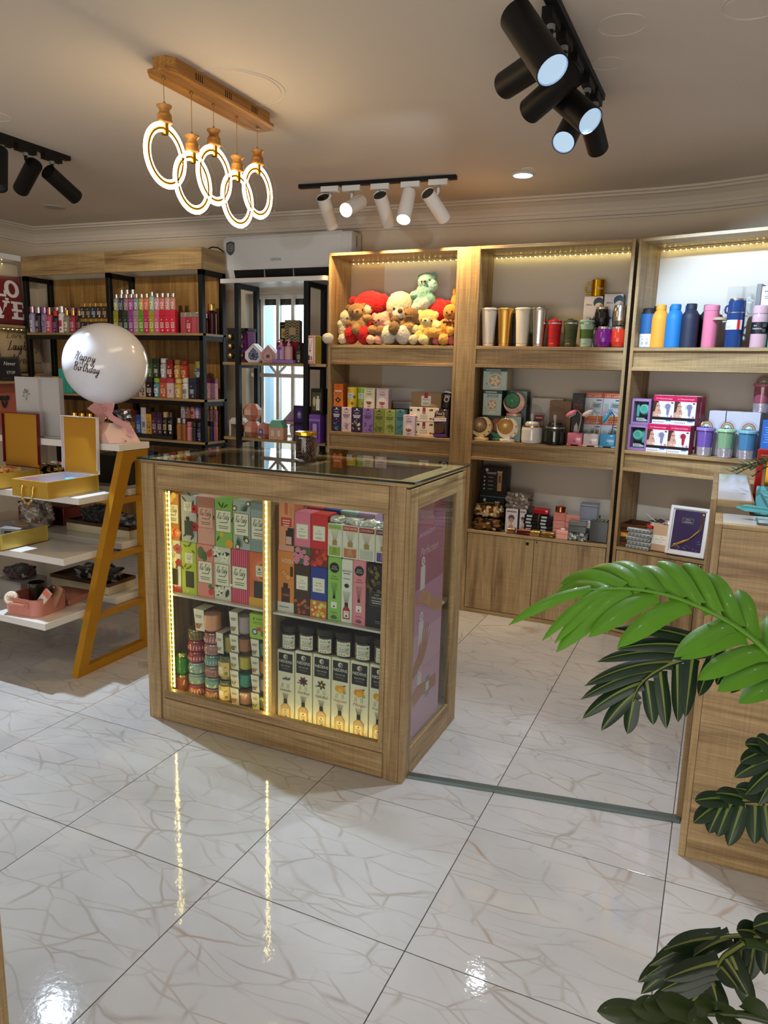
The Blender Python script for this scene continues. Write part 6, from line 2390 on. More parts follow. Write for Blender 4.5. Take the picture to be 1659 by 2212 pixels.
def a_lo6(p, w, h):
 for r, c in ((.62, 'e87c50'), (.48, 'f09068'), (.36, 'd85c34'), (.24, 'f0a07c'), (.12, 'c84828')):
  p.circ(w * (.5 - r * .55), h * .66, w * r * .8, c, rz=h * r * .42, n=18)
 p.rect(-w * .5, w * .5, 0, h * .16, 'e8b040')
 p.rect(-w * .08, w * .30, h * .56, h * .76, CREAM)
 p.poly([(w * .03, h * .69), (w * .11, h * .73), (w * .19, h * .69), (w * .16, h * .67), (w * .06, h * .67)], '8a7440')
 p.lines(w * .11, h * .64, w * .28, 2, h * .03, h * .012, '6a665a')
 window_(p, w, h, w * .06, h * .32)

GC = 'boxed perfumes behind the left pane'
ZG = .5565
ROW1 = ((-2.012, .064, 'c8823c', a_up1, 'orange floral perfume box with a cream label'), (-1.931, .078, 'b8b8b4', a_up2, 'grey perfume box with red poppies and a dark window'), (-1.845, .084, 'e0a494', a_up3, 'salmon pink perfume box with a pink label'),
  (-1.758, .084, '8cbc58', a_up4, 'green perfume box with leaves and lemons'), (-1.672, .082, 'b4bcb4', a_up5, 'pale grey perfume box with palm fronds and coconuts'), (-1.592, .074, 'a0aca8', a_up6, 'silver grey perfume box with a cream label'))
ROW2 = ((-2.011, .066, 'e6dcc8', a_lo1, 'cream perfume box with dark red roses and a dark window'), (-1.936, .078, 'b4c444', a_lo2, 'lime perfume box with leaves and a dark window'), (-1.853, .083, 'e89488', a_lo3, 'pink perfume box with cactus and strawberries'),
  (-1.768, .082, 'dcd8c4', a_lo4, 'white magnolia perfume box with dark leaves'), (-1.683, .084, 'e87c94', a_lo5, 'pink striped perfume box'), (-1.598, .080, 'e0703c', a_lo6, 'orange rose perfume box with a dark window'))
for x, w, c, art, lab in ROW2:
 carton('perfume_box', lab, 'box', x, YF, ZG, w, .07, .222, c, art, group=GC)
for x, w, c, art, lab in ROW1:
 carton('perfume_box', lab, 'box', x, YF, ZG + .223 + .0008, w, .07, .195, c, art, group=GC)

def hosh(p, w, h):
 p.text('HOSH', w * .1, h * .84, h * .10, 'f6e4cc', width=w * .7)
 for i in range(3):
  p.circ(-w * .1 + i * w * .12, h * (.64 - .03 * i), w * .2, 'd88030', n=12)
  p.circ(-w * .1 + i * w * .12, h * (.64 - .03 * i), w * .14, 'f0b060', n=10)
 p.rect(w * .28, w * .44, h * .60, h * .76, '3a1c10')
 p.rect(-w * .5, w * .5, 0, h * .16, 'e4e0d4')
 p.rect(-w * .26, w * .26, h * .16, h * .40, '4a2010')
 p.rect(-w * .14, w * .14, h * .40, h * .48, '3a180c')
 p.text('HOSH', 0, h * .28, h * .055, 'e0904c', .15, width=w * .4)
 p.lines(-w * .1, h * .08, w * .6, 1, .01, h * .02, '9a9484')

def hosh2(p, w, h):
 p.rect(-w * .1, w * .1, h * .74, h * 1.0, 'd86838')
 p.rect(w * .22, w * .40, h * .70, h * .9, 'e89468')
 p.rect(-w * .34, w * .36, h * .50, h * .68, 'd83830')
 p.lines(0, h * .62, w * .5, 3, h * .05, h * .02, 'f8dcc8')
 p.rect(-w * .02, w * .5, h * .10, h * .42, '2c140c')
 p.rect(w * .1, w * .5, h * .42, h * .48, '1c0c08')
 p.rect(w * .0, w * .36, h * .14, h * .30, 'e0b4a0')
 p.rect(-w * .5, w * .5, 0, h * .12, 'e8a48c')

carton('perfume_box', 'orange perfume box with a brown bottle picture beside the divider', 'box', -1.468, YF, ZG, .074, .07, .243, 'e89040', hosh, side='c87028')
carton('perfume_box', 'peach perfume box with a red label on top of the orange one', 'box', -1.466, YF, ZG + .2445, .068, .07, .192, 'f0a070', hosh2, side='d88858')

def framed(kind):
 def f(p, w, h):
  p.rect(-w * .36, w * .36, h * .50, h * .78, CREAM)
  p.rect(-w * .33, w * .33, h * .515, h * .765, 'f6f0e2')
  p.text({'rose': 'PINKY SWEETY NIGHT', 'red': 'SEA SEA STRAWBERRY', 'oud': 'OUD WHITE MUSK', 'tea': 'SUMMER FRUIT TEA'}[kind].split(' ', 1)[0], 0, h * .68, h * .035, '4a443c')
  p.text({'rose': 'SWEETY NIGHT', 'red': 'STRAWBERRY', 'oud': 'WHITE MUSK', 'tea': 'FRUIT TEA'}[kind], 0, h * .63, h * .030, '4a443c', width=w * .46)
  p.lines(0, h * .56, w * .4, 2, h * .02, h * .008, '8a8478')
  R_ = random.Random(hash(kind) % 7 if False else {'rose': 1, 'red': 2, 'oud': 3, 'tea': 4}[kind])
  top = h * .34
  base = {'rose': '46603c', 'red': '7c1c14', 'oud': '4a2c18', 'tea': 'd87820'}[kind]
  p.rect(-w * .5, w * .5, 0, top, base)
  for i in range(16):
   x, z = R_.uniform(-.42, .42) * w, R_.uniform(.08, .9) * top
   if kind == 'rose':
    p.flower(x, z, w * .13, 'e88cac', 'c85c84')
   elif kind == 'red':
    p.circ(x, z, w * .13, ['d82c20', 'c01c18', 'e84830'][i % 3], n=9)
    p.leafshape(x, z + w * .08, w * .12, w * .06, 1.2, '4c7430')
   elif kind == 'oud':
    p.poly([(x - w * .12, z), (x + w * .04, z + w * .12), (x + w * .12, z), (x, z - w * .08)], ['d8642c', 'b8481c', '8a6a44'][i % 3])
   else:
    c = ['f09020', 'e8d048', 'e86820', 'b8c840'][i % 4]
    p.circ(x, z, w * .13, c, n=10)
    p.circ(x, z, w * .08, 'f8e0a0', n=8)
 return f

carton('diffuser_box', 'dark brown diffuser box with orange slices at its foot', 'box', -1.395, YF, ZG, .070, .075, .200, '40281c', framed('oud'))
carton('diffuser_box', 'royal blue diffuser box with citrus fruit at its foot', 'box', -1.322, YF, ZG, .072, .075, .200, '243c9c', framed('tea'), side='1c2c7c')
carton('diffuser_box', 'pink diffuser box with tulips at its foot', 'box', -1.395, YF, ZG + .2015, .070, .075, .200, 'e87c98', framed('rose'), side='c85c7c')
carton('diffuser_box', 'red diffuser box with strawberries at its foot', 'box', -1.322, YF, ZG + .2015, .072, .075, .200, 'd8242c', framed('red'), side='a8141c')

def reed_small(word, hcol, liquid):
 def f(p, w, h):
  p.rect(-w * .46, w * .46, h * .82, h * .97, hcol)
  p.text(word, 0, h * .895, h * .09, 'f4ecd8' if hcol != 'a8c868' else '4c7020', width=w * .78)
  p.rect(-w * .40, w * .40, h * .04, h * .30, liquid)
  p.rect(-w * .43, w * .43, h * .30, h * .35, 'd8d8c8')
  p.rect(-w * .16, w * .16, h * .35, h * .50, 'b08c50')
  for i in range(6):
   p.line((i - 2.5) * w * .03, h * .50, (i - 2.5) * w * .11, h * .80, w * .014, '8a6c3c')
  for i in range(4):
   p.line((i - 1.5) * w * .10, h * .08, (i - 1.5) * w * .04, h * .28, w * .02, '6c7c3c' if liquid == '9cb83c' else 'd8c8b0')
 return f

for i, (x, w, word, hc, lq, lab) in enumerate(((-1.2555, .060, 'MANGO', 'a8c868', '9cb83c', 'white reed diffuser carton with green liquid'), (-1.191, .065, 'ROSE WATER', 'c84c44', 'd07848', 'white reed diffuser carton with orange liquid'),
                                               (-1.124, .066, 'COCONUT', '9c2420', 'c8ccc0', 'white reed diffuser carton with clear liquid'), (-1.058, .062, 'LAVENDER', '6c1c4c', '6844a0', 'white reed diffuser carton with violet liquid'))):
 o = carton('reed_carton', lab, 'box', x, YF, ZG + .2485, w, .062, .126, 'ece8d8', reed_small(word, hc, lq), group='white reed diffuser cartons')
 crumple('cellophane_fold', 'crinkled clear cellophane fold on the %s' % lab, 'wrapper', x, YF + .03, ZG + .3765, w * .46, .028, .009, 'e8e8e0', 'foil', .5, 71 + i, flat=.8, cols=['f4f4ee', 'd8dcd4', 'b8bcb4'], group='cellophane folds')

def orchid(word, ccol):
 def f(p, w, h):
  p.circ(0, h * .84, w * .36, '16161a', n=20)
  p.text('GULF', 0, h * .855, h * .035, 'e0dcd0')
  p.text('ORCHID', 0, h * .82, h * .032, 'e0dcd0', width=w * .5)
  p.text(word, 0, h * .70, h * .038, ccol, width=w * .36)
  p.lines(0, h * .665, w * .6, 1, .01, h * .01, ccol)
  for i in range(5):
   p.line((i - 2) * w * .03, h * .40, (i - 2) * w * .11, h * .60, w * .02, '2a241c')
  p.rect(-w * .10, w * .10, h * .35, h * .40, '20201c')
  p.rect(-w * .22, w * .22, h * .20, h * .30, 'f2eee4')
  p.circ(0, h * .23, w * .07, '3a3430', n=7)
  p.lines(0, h * .13, w * .5, 1, .01, h * .008, ccol)
  for a in range(6):
   p.leafshape(0, h * .03, w * .3, w * .12, .4 + a * .46, ['4c6c34', '8a4c7c'][word == 'ORCHID'])
 return f

def airmagic(p, w, h):
 p.text('AIR MAGIC', 0, h * .82, h * .045, '202024', width=w * .84)
 p.lines(0, h * .78, w * .6, 1, .01, h * .012, '5a5a60')
 p.lines(0, h * .70, w * .6, 1, .01, h * .014, '9a9aa0')
 p.circ(0, h * .59, w * .22, '281c28', rz=h * .035, n=12)
 for i in range(6):
  p.line((i - 2.5) * w * .04, h * .30, (i - 2.5) * w * .13, h * .50, w * .025, '2a1c1c')
 p.rect(-w * .16, w * .16, h * .25, h * .32, '301418')
 p.poly([(-w * .32, h * .06), (w * .32, h * .06), (w * .32, h * .21), (w * .16, h * .26), (-w * .16, h * .26), (-w * .32, h * .21)], 'b01c34')
 p.rect(-w * .24, w * .24, h * .08, h * .19, 'f0e4e4')
 p.circ(0, h * .11, w * .09, '2a1424', n=9)
 p.text('AIR MAGIC', 0, h * .165, h * .018, '202024', width=w * .36)

def loris(p, w, h):
 R_ = random.Random(9)
 for i in range(22):
  x, z = R_.uniform(-.44, .44) * w, h * R_.uniform(.52, .98)
  p.flower(x, z, w * .10, ['6c5a28', '8a7434', '4a3c1c'][i % 3], '2a2210', 6)
 p.rect(-w * .24, w * .50, h * .36, h * .58, '6c6a60')
 p.rect(-w * .225, w * .485, h * .367, h * .573, '191613')
 p.text('LORIS', w * .12, h * .535, h * .032, 'd8d4c8')
 p.text('NICHE', w * .12, h * .485, h * .042, 'e8e4d8', width=w * .54)
 p.lines(w * .12, h * .44, w * .56, 2, h * .035, h * .016, 'b8b4a8')
 p.lines(w * .2, h * .12, w * .3, 2, h * .03, h * .01, '8a8678')

carton('reed_carton', 'slim green reed diffuser carton with a black round logo', 'box', -1.255, YF, ZG, .056, .06, .246, '94c860', orchid('PINE', '3c6c28'))
carton('reed_carton', 'slim white reed diffuser carton with a dark berry and red bottle', 'box', -1.2025, YF, ZG, .046, .06, .244, 'eceae0', airmagic)
carton('reed_carton', 'slim pink reed diffuser carton with a black round logo', 'box', -1.151, YF, ZG, .053, .06, .247, 'e8909c', orchid('ORCHID', '9c3c5c'))
carton('perfume_box', 'black perfume box with gold blossoms at the frame edge', 'box', -1.085, YF, ZG, .074, .06, .240, '16130f', loris)
for i, (x, c, lab) in enumerate(((-1.40, 'c83a5c', 'rose red box lying in the second row behind the pink diffuser box'), (-1.325, '2c48b0', 'royal blue box in the second row behind the red diffuser box'), (-1.25, 'b8d8d0', 'pale mint box in the second row behind the green-liquid carton'),
                                 (-1.175, 'c8a8c8', 'pale violet box in the second row behind the orange-liquid carton'))):
 carton('diffuser_box', lab, 'box', x, YF + .10, ZG, .072, .07, .405, c)

# ---- lower right: tall white diffuser boxes with candle jars on top
def nedens(word, pic, ncol):
 def f(p, w, h):
  p.rect(-w * .42, w * .42, h * .70, h * .965, '1c1c1a')
  p.circ(0, h * .915, w * .13, 'e8e4d4', n=16)
  p.circ(w * .02, h * .913, w * .095, '1c1c1a', n=14)
  p.circ(0, h * .915, w * .06, 'e8e4d4', n=12)
  p.circ(w * .012, h * .917, w * .035, '1c1c1a', n=10)
  p.text('NEDENS', 0, h * .845, h * .055, 'f4f0e4', width=w * .74)
  p.text('REED DIFFUSER', 0, h * .785, h * .026, 'c8c4b4', width=w * .56)
  p.text('-Wood Flower-', 0, h * .748, h * .022, 'a8a494', width=w * .44)
  pic(p, w, h)
  for dx in (-.20, -.12, .10, .19):
   p.line(dx * w, h * .535, (dx - .05 if dx < 0 else dx + .02) * w, h * .475, w * .018, '4a4640')
  p.text(word, 0, h * .44, h * .055, ncol, .35, width=w * .70)
  for i in range(6):
   p.line((i - 2.5) * w * .025, h * .30, (i - 2.5) * w * .07, h * .395, w * .018, '2c2824')
  p.rect(-w * .10, w * .10, h * .25, h * .31, '1c1a18')
  p.poly([(-w * .28, h * .03), (w * .28, h * .03), (w * .28, h * .20), (w * .10, h * .25), (-w * .10, h * .25), (-w * .28, h * .20)], 'a87c44')
  p.poly([(-w * .25, h * .04), (w * .25, h * .04), (w * .25, h * .195), (w * .09, h * .24), (-w * .09, h * .24), (-w * .25, h * .195)], 'd0b078')
  p.rect(-w * .17, w * .17, h * .06, h * .17, 'e8dcb8')
  p.circ(0, h * .145, w * .045, '4a4438', n=8)
  p.lines(0, h * .115, w * .26, 3, h * .018, h * .007, '5a5444')
  p.flower(w * .04, h * .05, w * .09, ncol if ncol != '2c2824' else '6a3c2c')
 return f

def pic_flower(c, core, n=7):
 def f(p, w, h):
  for i in range(n):
   p.leafshape(0, h * .60, w * .28, w * .13, i * 2 * PI / n + .4, c)
  p.circ(0, h * .60, w * .06, core, n=8)
  p.leafshape(-w * .1, h * .58, w * .3, w * .06, 3.3, '4c5c34')
 return f

def pic_fruit(c, c2):
 def f(p, w, h):
  p.circ(-w * .12, h * .60, w * .17, c, n=14)
  p.circ(w * .10, h * .61, w * .17, c, n=14)
  p.circ(0, h * .575, w * .15, c2, n=14)
  p.circ(w * .24, h * .565, w * .10, 'b8a830', n=10)
  p.leafshape(w * .14, h * .64, w * .2, w * .08, .3, '4c7430')
 return f

def pic_lav(p, w, h):
 for i in range(12):
  p.leafshape(-w * .20 + (i % 6) * w * .07, h * (.585 + .012 * (i // 6)), w * .2, w * .06, .35 + (i % 3) * .2, ['5c5a88', '6c6894', '4a5c3c'][i % 3])

NED = (('Lavender', pic_lav, '3c3a38', 'white diffuser box with lavender, beside the divider', .295), ('Oud Rose', pic_flower('5a2430', '2c1418'), '3c3a38', 'white diffuser box with a dark oud rose', .305),
       ('Vanilla Black', pic_flower('4a3828', 'f0d040', 6), '3c3a38', 'white diffuser box with black vanilla', .307), ('Orange Lemon', pic_fruit('e8a028', 'f0b840'), 'a06c4c', 'white diffuser box with oranges and lemon', .309),
       ('Mango', pic_fruit('e89030', 'f0b028'), 'b03c2c', 'white diffuser box with mangoes', .311), ('Pineapple', pic_fruit('d8a020', 'e8c048'), 'b08428', 'white diffuser box with pineapple', .313))
for i, (word, pic, nc, lab, h) in enumerate(NED):
 x = -1.468 + .0815 * i
 carton('diffuser_box', lab, 'box', x, YF, .1005, .077, .075, h, 'eae4cc', nedens(word, pic, nc), group='tall white diffuser boxes')
 t = thing('candle_jar', 'black candle jar with white label on the %s' % lab.split(' box ')[0].replace('white diffuser', 'tall white box') + ' ' + lab.split(' box ')[1], 'candle', (x + .002, YF + .040, .1005 + h + .0012), 0, 'black candle jars')
 m = MB()
 m.lathe([(.038, 0), (.042, .004), (.043, .012), (.043, .072), (.040, .076)], 26, '23180f')
 put('jar', m, 'lacquer', t)
 m = MB()
 m.lathe([(.0415, .0765), (.0445, .078), (.0445, .100), (.042, .103), (0, .103)], 26, '121112')
 put('lid', m, 'matte', t)
 p = Print()
 dx = .010
 p.rect(-.026 + dx, .026 + dx, .010, .066, 'e6e2d0')
 p.rect(-.010 + dx, .012 + dx, .061, .066, 'b0404c')
 p.text('BOTANICA', -.004 + dx, .054, .008, '2c3c28', width=.034)
 p.circ(.018 + dx, .055, .004, '3c6c34', n=10)
 p.lines(-.002 + dx, .044, .04, 4, .006, .0022, '6c7468')
 p.leafshape(.010 + dx, .030, .018, .008, .9, '8ca884')
 p.flower(.016 + dx, .024, .007, 'd8b890')
 for k in range(3):
  p.circ(-.016 + dx + k * .010, .016, .003, '7c8478', n=6)
 curl(p, .043)
 put('paper_label', p, 'print', t)

# ---- lower left: glass candles in stacks
def pot(name, label, x, y, z, r, h, col, cap=None, pattern=None, mat='tinted', group=None):
 t = thing(name, label, 'candle', (x, y, z), 0, group)
 m = MB()
 m.lathe([(r * .80, 0), (r * .96, h * .12), (r, h * .45), (r * .97, h * .72), (r * .86, h * .82)], 24, col)
 put('glass_cup', m, mat, t)
 m = MB()
 m.lathe([(r * .90, h * .825), (r * .93, h * .86), (r * .90, h * .985), (0, h * .985)], 24, cap or col)
 put('lid', m, 'metal' if cap else mat, t)
 if pattern:
  p = Print()
  for i in range(9):
   a = (i - 4) * .30
   p.poly([(a * r - r * .06, h * .2), (a * r + r * .05, h * .42), (a * r - r * .02, h * .66), (a * r - r * .10, h * .42)], pattern)
  curl(p, r)
  put('pattern', p, 'print', t)
 return t

YC = 2.385
pot('candle_jar', 'orange glass candle jar at the very end of the case floor', -2.030 + .012, YC, .1005, .033, .078, 'e88010', 'c8a060')
pot('candle_jar', 'green glass candle jar on the orange one', -2.030 + .012, YC, .1795, .034, .100, '3c9c18', 'b0c060')
GS = 'squat patterned tin candles in two stacks'
for j, (x, cs) in enumerate(((-1.938, (('b84838', 'e0c8b0'), ('98b4ac', None), ('a0bab0', None), ('a82430', 'e8b8a8'), ('b02834', 'e0a898'), ('8a7430', '3c2c10'))), (-1.852, (('a86a5c', 'd8b060'), ('88aca8', None), ('b08078', '8c4c4c'), ('7ca09c', 'a0bcb4'), ('c09088', '9c5c5c'), ('b06a68', 'e0b8b0'))))):
 for i, (c, pt_) in enumerate(cs):
  nm = ['lowest', 'second', 'third', 'fourth', 'fifth', 'topmost'][i]
  pot('tin_candle', 'squat tin candle, %s from below in the stack %s' % (nm, ['next to the glass jars', 'next to the yellow label candles'][j]) if i < 5 else 'squat tin candle, topmost of the stack %s' % ['next to the glass jars', 'next to the yellow label candles'][j],
   x, YC + .006, .1005 + .0495 * i, .0415, .0488, c, None, pt_, 'tumbler', GS)
for i in range(2):
 t = pot('label_candle', 'glass candle with yellow label, %s of two' % ['lower', 'upper'][i], -1.780, YC, .1005 + .1055 * i, .036, .104, 'c8a868', '5c6450', None, 'tinted', 'yellow label candles')
 p = Print()
 p.rect(-.030, .030, .018, .078, 'd8b878')
 p.circ(-.012, .066, .008, '3c5424')
 p.circ(-.012, .066, .005, 'e8d8b0')
 p.rect(-.020, .004, .030, .056, 'eee6d0')
 p.lines(-.008, .050, .018, 3, .007, .002, '8a7c5c')
 p.circ(.014, .026, .006, 'e08c28')
 p.rect(.012, .024, .024, .038, '5c8434')
 p.leafshape(.008, .054, .016, .005, .5, '7c7c3c')
 curl(p, .036)
 put('paper_label', p, 'print', t)
GT2 = 'boxed glass candles with paper sleeves'

def boxed(label, x, y, z, w, h, col, deco_):
 t = thing('boxed_candle', label, 'candle', (x, y, z), 0, GT2)
 d = .072
 m = MB()
 k = .86
 vs = [(-w / 2 * k, .005, 0), (w / 2 * k, .005, 0), (w / 2 * k, d - .005, 0), (-w / 2 * k, d - .005, 0), (-w / 2, 0, h), (w / 2, 0, h), (w / 2, d, h), (-w / 2, d, h)]
 m.add(vs, [(3, 2, 1, 0), (4, 5, 6, 7), (0, 1, 5, 4), (1, 2, 6, 5), (2, 3, 7, 6), (3, 0, 4, 7)], 'ffffff')
 put('clear_box', m, 'clear', t)
 m = MB()
 r0, r1 = w * .26, w * .32
 m.lathe([(r0, .004), (r1, h * .12), (r1, h * .78), (r1 * .9, h * .80)], 20, col, M=Matrix.Translation((w * .12, d / 2, 0)))
 put('candle_glass', m, 'gloss', t)
 m = MB()
 x0, x1 = -w * .46, -w * .02
 m.add([(x0 * k, .003, .001), (x1 * k, .003, .001), (x1, -.0012, h), (x0, -.0012, h), (x0, d, h + .0006), (x1, d, h + .0006)], [(0, 1, 2, 3), (3, 2, 5, 4)], 'e6e0d0')
 put('paper_sleeve', m, 'print', t)
 p = Print(-.0025)
 p.lines((x0 + x1) / 2, h * .72, w * .26, 2, h * .07, h * .03, '6a6458')
 p.flower((x0 + x1) / 2 - w * .03, h * .24, w * .10, deco_)
 p.leafshape((x0 + x1) / 2, h * .2, w * .2, w * .06, .9, '7c8458')
 p.leafshape((x0 + x1) / 2 - w * .02, h * .2, w * .18, w * .06, 2.2, '6c7448')
 put('printed_front', p, 'print', t)
 return t

HB = .0735
for i, (c, dc, lab) in enumerate((('d8a088', 'd85030', 'peach'), ('3c8c7c', 'e0b870', 'teal'), ('c8b428', 'c8b048', 'mustard yellow'), ('b06a40', '8a4a30', 'brown orange'), ('b8a0a0', 'a88078', 'mauve'))):
 boxed('boxed %s candle in the five-high stack, %s from below' % (lab, ORD[i]), -1.707, YC - .02, .1005 + (HB + .0042) * i, .098, HB if i < 4 else .095, c, dc)
for i, (c, dc, lab) in enumerate((('a8b430', 'c8c050', 'lime'), ('b49ca0', 'a88078', 'dusty rose'), ('d88828', 'c05a28', 'orange'), ('3c8c7c', '98886c', 'deep teal'))):
 boxed('boxed %s candle in the stack by the divider, %s from below' % (lab, ORD[i]), -1.606, YC - .02, .1005 + (HB + .0042) * i, .090, HB, c, dc)
boxed('boxed peach orange candle lying across the two tin stacks', -1.870, YC - .03, .1005 + .0495 * 6 + .0008, .120, .095, 'e09c78', 'd85030')
boxed('boxed mustard candle on the two yellow label candles', -1.783, YC - .02, .1005 + .1055 * 2 + .0008, .080, .092, 'b8a030', 'c89858')

def warn_art(p, w, h):
 p.poly([(-w * .32, h * .78), (-w * .22, h * .78), (-w * .27, h * .88)], '4a5c1c')
 p.text('WARNING', w * .02, h * .81, h * .08, '3c4c14', width=w * .36)
 p.lines(0, h * .68, w * .7, 2, h * .06, h * .025, '7c9430')
 p.circ(-w * .22, h * .28, w * .14, '1c3c7c', n=14)
 p.circ(-w * .22, h * .28, w * .09, 'd8e0ec', n=12)
 p.rect(-w * .12, w * .12, h * .34, h * .48, 'e03c24')
 for i in range(9):
  p.rect(w * .10 + i * w * .028, w * .10 + i * w * .028 + w * (.010 + .006 * (i % 2)), h * .14, h * .36, '2c3414')

carton('candle_box', 'lime green candle box with a warning print, on the stack by the divider', 'box', -1.606, YC - .02, .1005 + (HB + .0042) * 4, .092, .07, .104, 'a4c83c', warn_art)
m = MB()
m.cbox(-.10, .10, 0, .004, 0, .20, .001, 'e8e4de')
tag(put('white_card', m, 'print', None, (-1.17, 2.80, .36)), 'plain white card behind the candle jars at the back of the case', 'card')

# poster standing just inside the glazed end
b = MB()
b.box(-.9545, -.952, 2.362, 2.700, .1005, 1.012, 'c884a8')
ps = tag(put('poster', b, 'print'), 'pink perfume poster with reaching hands behind the glazed counter end', 'poster')

class SidePrint(Print):
 """print on a plane facing +x; u runs along y"""

 def mesh(s, name, fix=False):
  s.v = [(-.9515 - v[1], v[0], v[2]) for v in s.v]
  return super().mesh(name, fix)

p = SidePrint()
p.rect(2.362, 2.70, .70, 1.012, 'b06a88')
p.rect(2.362, 2.70, .1005, .52, 'd4a4c4')
p.rect(2.362, 2.70, .52, .70, 'c890b8')
SK, SK2 = 'd09880', 'b47860'

def bottle_(y, z, k=1.0):
 p.rect(y - .018 * k, y + .018 * k, z, z + .07 * k, 'e6d8e4')
 p.circ(y, z + .084 * k, .013 * k, 'f2eaf2', n=12)
 p.circ(y, z + .084 * k, .009 * k, 'c8a8c4', n=10)

bottle_(2.475, .690, 1.3)
bottle_(2.475, .475, 1.3)
bottle_(2.475, .270, 1.2)
p.poly([(2.42, .655), (2.47, .690), (2.52, .680), (2.60, .622), (2.70, .598), (2.70, .545), (2.62, .560), (2.55, .600), (2.49, .632), (2.43, .636)], SK)
p.line(2.555, .652, 2.545, .606, .004, 'e8d0a0')
p.poly([(2.40, .395), (2.46, .440), (2.47, .500), (2.48, .440), (2.495, .530), (2.503, .530), (2.50, .460), (2.525, .548), (2.533, .545), (2.515, .462), (2.55, .540), (2.557, .535), (2.53, .450), (2.57, .505), (2.574, .498), (2.535, .425), (2.50, .390), (2.40, .350)], SK2)
p.poly([(2.40, .290), (2.46, .312), (2.54, .300), (2.66, .290), (2.66, .238), (2.56, .242), (2.50, .252), (2.42, .235)], SK2)
p.rect(2.545, 2.585, .228, .312, '8a8a94')
p.rect(2.548, 2.582, .252, .288, 'd8d8dc')

def side_text(body, y, z, size, col):
 p.text(body, y, z, size, col, .35)

side_text('personalized', 2.50, .905, .030, 'e0c0cc')
side_text('Perfection', 2.53, .835, .044, 'e0c0cc')
p.line(2.40, .14, 2.415, .14, .003, 'f0e4ec')
p.line(2.4075, .13, 2.4075, .15, .003, 'f0e4ec')
put('printed_front', p, 'print', ps)

# ---------------------------------------------------------------- jar of beans on the glass top
t = thing('bean_jar', 'clear jar of brown roasted beans with a gold lid on the glass top', 'jar', (-1.532, 2.600, 1.1242))
m = MB()
m.lathe([(.041, 0), (.044, .004), (.044, .094), (.040, .100)], 30, 'ffffff')
put('glass_body', m, 'clear', t)
bean = MB()
RB = random.Random(11)
cols = ('4a2a16', '5c3820', '3a2012', '6a4428', '7a5434')
for k in range(13):
 z = .006 + k * .0066
 for i in range(26):
  a = 2 * PI * (i + (k % 2) * .5) / 26
  rr = .0385
  bean.ell((rr * math.cos(a), rr * math.sin(a), z + .002), (.0046, .0034, .0034), cols[RB.randrange(5)], n=6, k=4, rot=(RB.uniform(0, 3), RB.uniform(0, 3), a))
for i in range(60):
 a, rr = RB.uniform(0, 6.28), RB.uniform(0, .035)
 bean.ell((rr * math.cos(a), rr * math.sin(a), .092), (.0046, .0034, .0034), cols[RB.randrange(5)], n=6, k=4)
bean.lathe([(.034, .004), (.034, .088)], 16, '2c180c')
o = put('beans', bean, 'gloss', t)
o['kind'] = 'stuff'
m = MB()
m.lathe([(.0405, .1005), (.0455, .101), (.0455, .112), (.043, .115), (0, .115)], 30, 'd8a428')
put('lid', m, 'metal', t)
# ---------------------------------------------------------------- body mists on the perfume rack
YR = 4.345

def mist(label, x, y, z, r, h, body, cap, kind='round', art=None, group=None, bmat='gloss', name='perfume_bottle', capk=.24, sx=1.0):
 t = thing('perfume_bottle', label, 'bottle', (x, y, z), 0, group)
 key = ('mist', round(r, 4), round(h, 3), body, cap, kind, bmat, art, round(capk, 2))

 def build():
  a = MB()
  hb = h * (1 - capk)
  if kind == 'box':
   a.cbox(-r, r, -r * .8, r * .8, 0, hb, .0015, body)
  else:
   a.lathe([(r * .92, 0), (r, .004), (r, hb * .86), (r * .82, hb * .95), (r * .55, hb)], 14, body)
  c = MB()
  if kind == 'box':
   c.cbox(-r, r, -r * .8, r * .8, hb + .0004, h, .0015, cap)
  else:
   q = r * (.62 if kind == 'mist' else .9)
   c.lathe([(q, hb + .0004), (q, h - .003), (q * .85, h)], 14, cap)
  d = None
  if art:
   d = Print()
   y0 = -(r * .8 if kind == 'box' else r)
   R_ = random.Random(hash(label) % 9 if False else len(label))
   d.rect(-r * .62, r * .62, hb * .30, hb * .62, art)
   d.lines(0, hb * .55, r * .9, 3, hb * .08, hb * .035, '2c2428' if art > '8' else 'e8e0e4')
   d.flower(r * .2, hb * .17, r * .34, art)
   d.leafshape(-r * .5, hb * .74, r * .7, r * .3, .5, art)
   if kind == 'box':
    d.v = [(q[0], q[1] + y0, q[2]) for q in d.v]
   else:
    curl(d, r)
  a = a.mesh('bottle')
  a.materials.append(MATS[bmat])
  c = c.mesh('cap')
  c.materials.append(MATS['metal' if cap in METALS else 'gloss'])
  if d:
   d = d.mesh('label_print')
   d.materials.append(MATS['print'])
  return a, c, d
 a, c, d = shape_cache(key, build)
 put('bottle', a, None, t)
 put('cap', c, None, t)
 if d:
  put('label_print', d, None, t)
 return t

METALS = ('e0b868', 'd8d4d0', 'c8a0a8', 'd0b080', 'e8c060', 'b8b8c0', 'b08cb8')
CN = {}

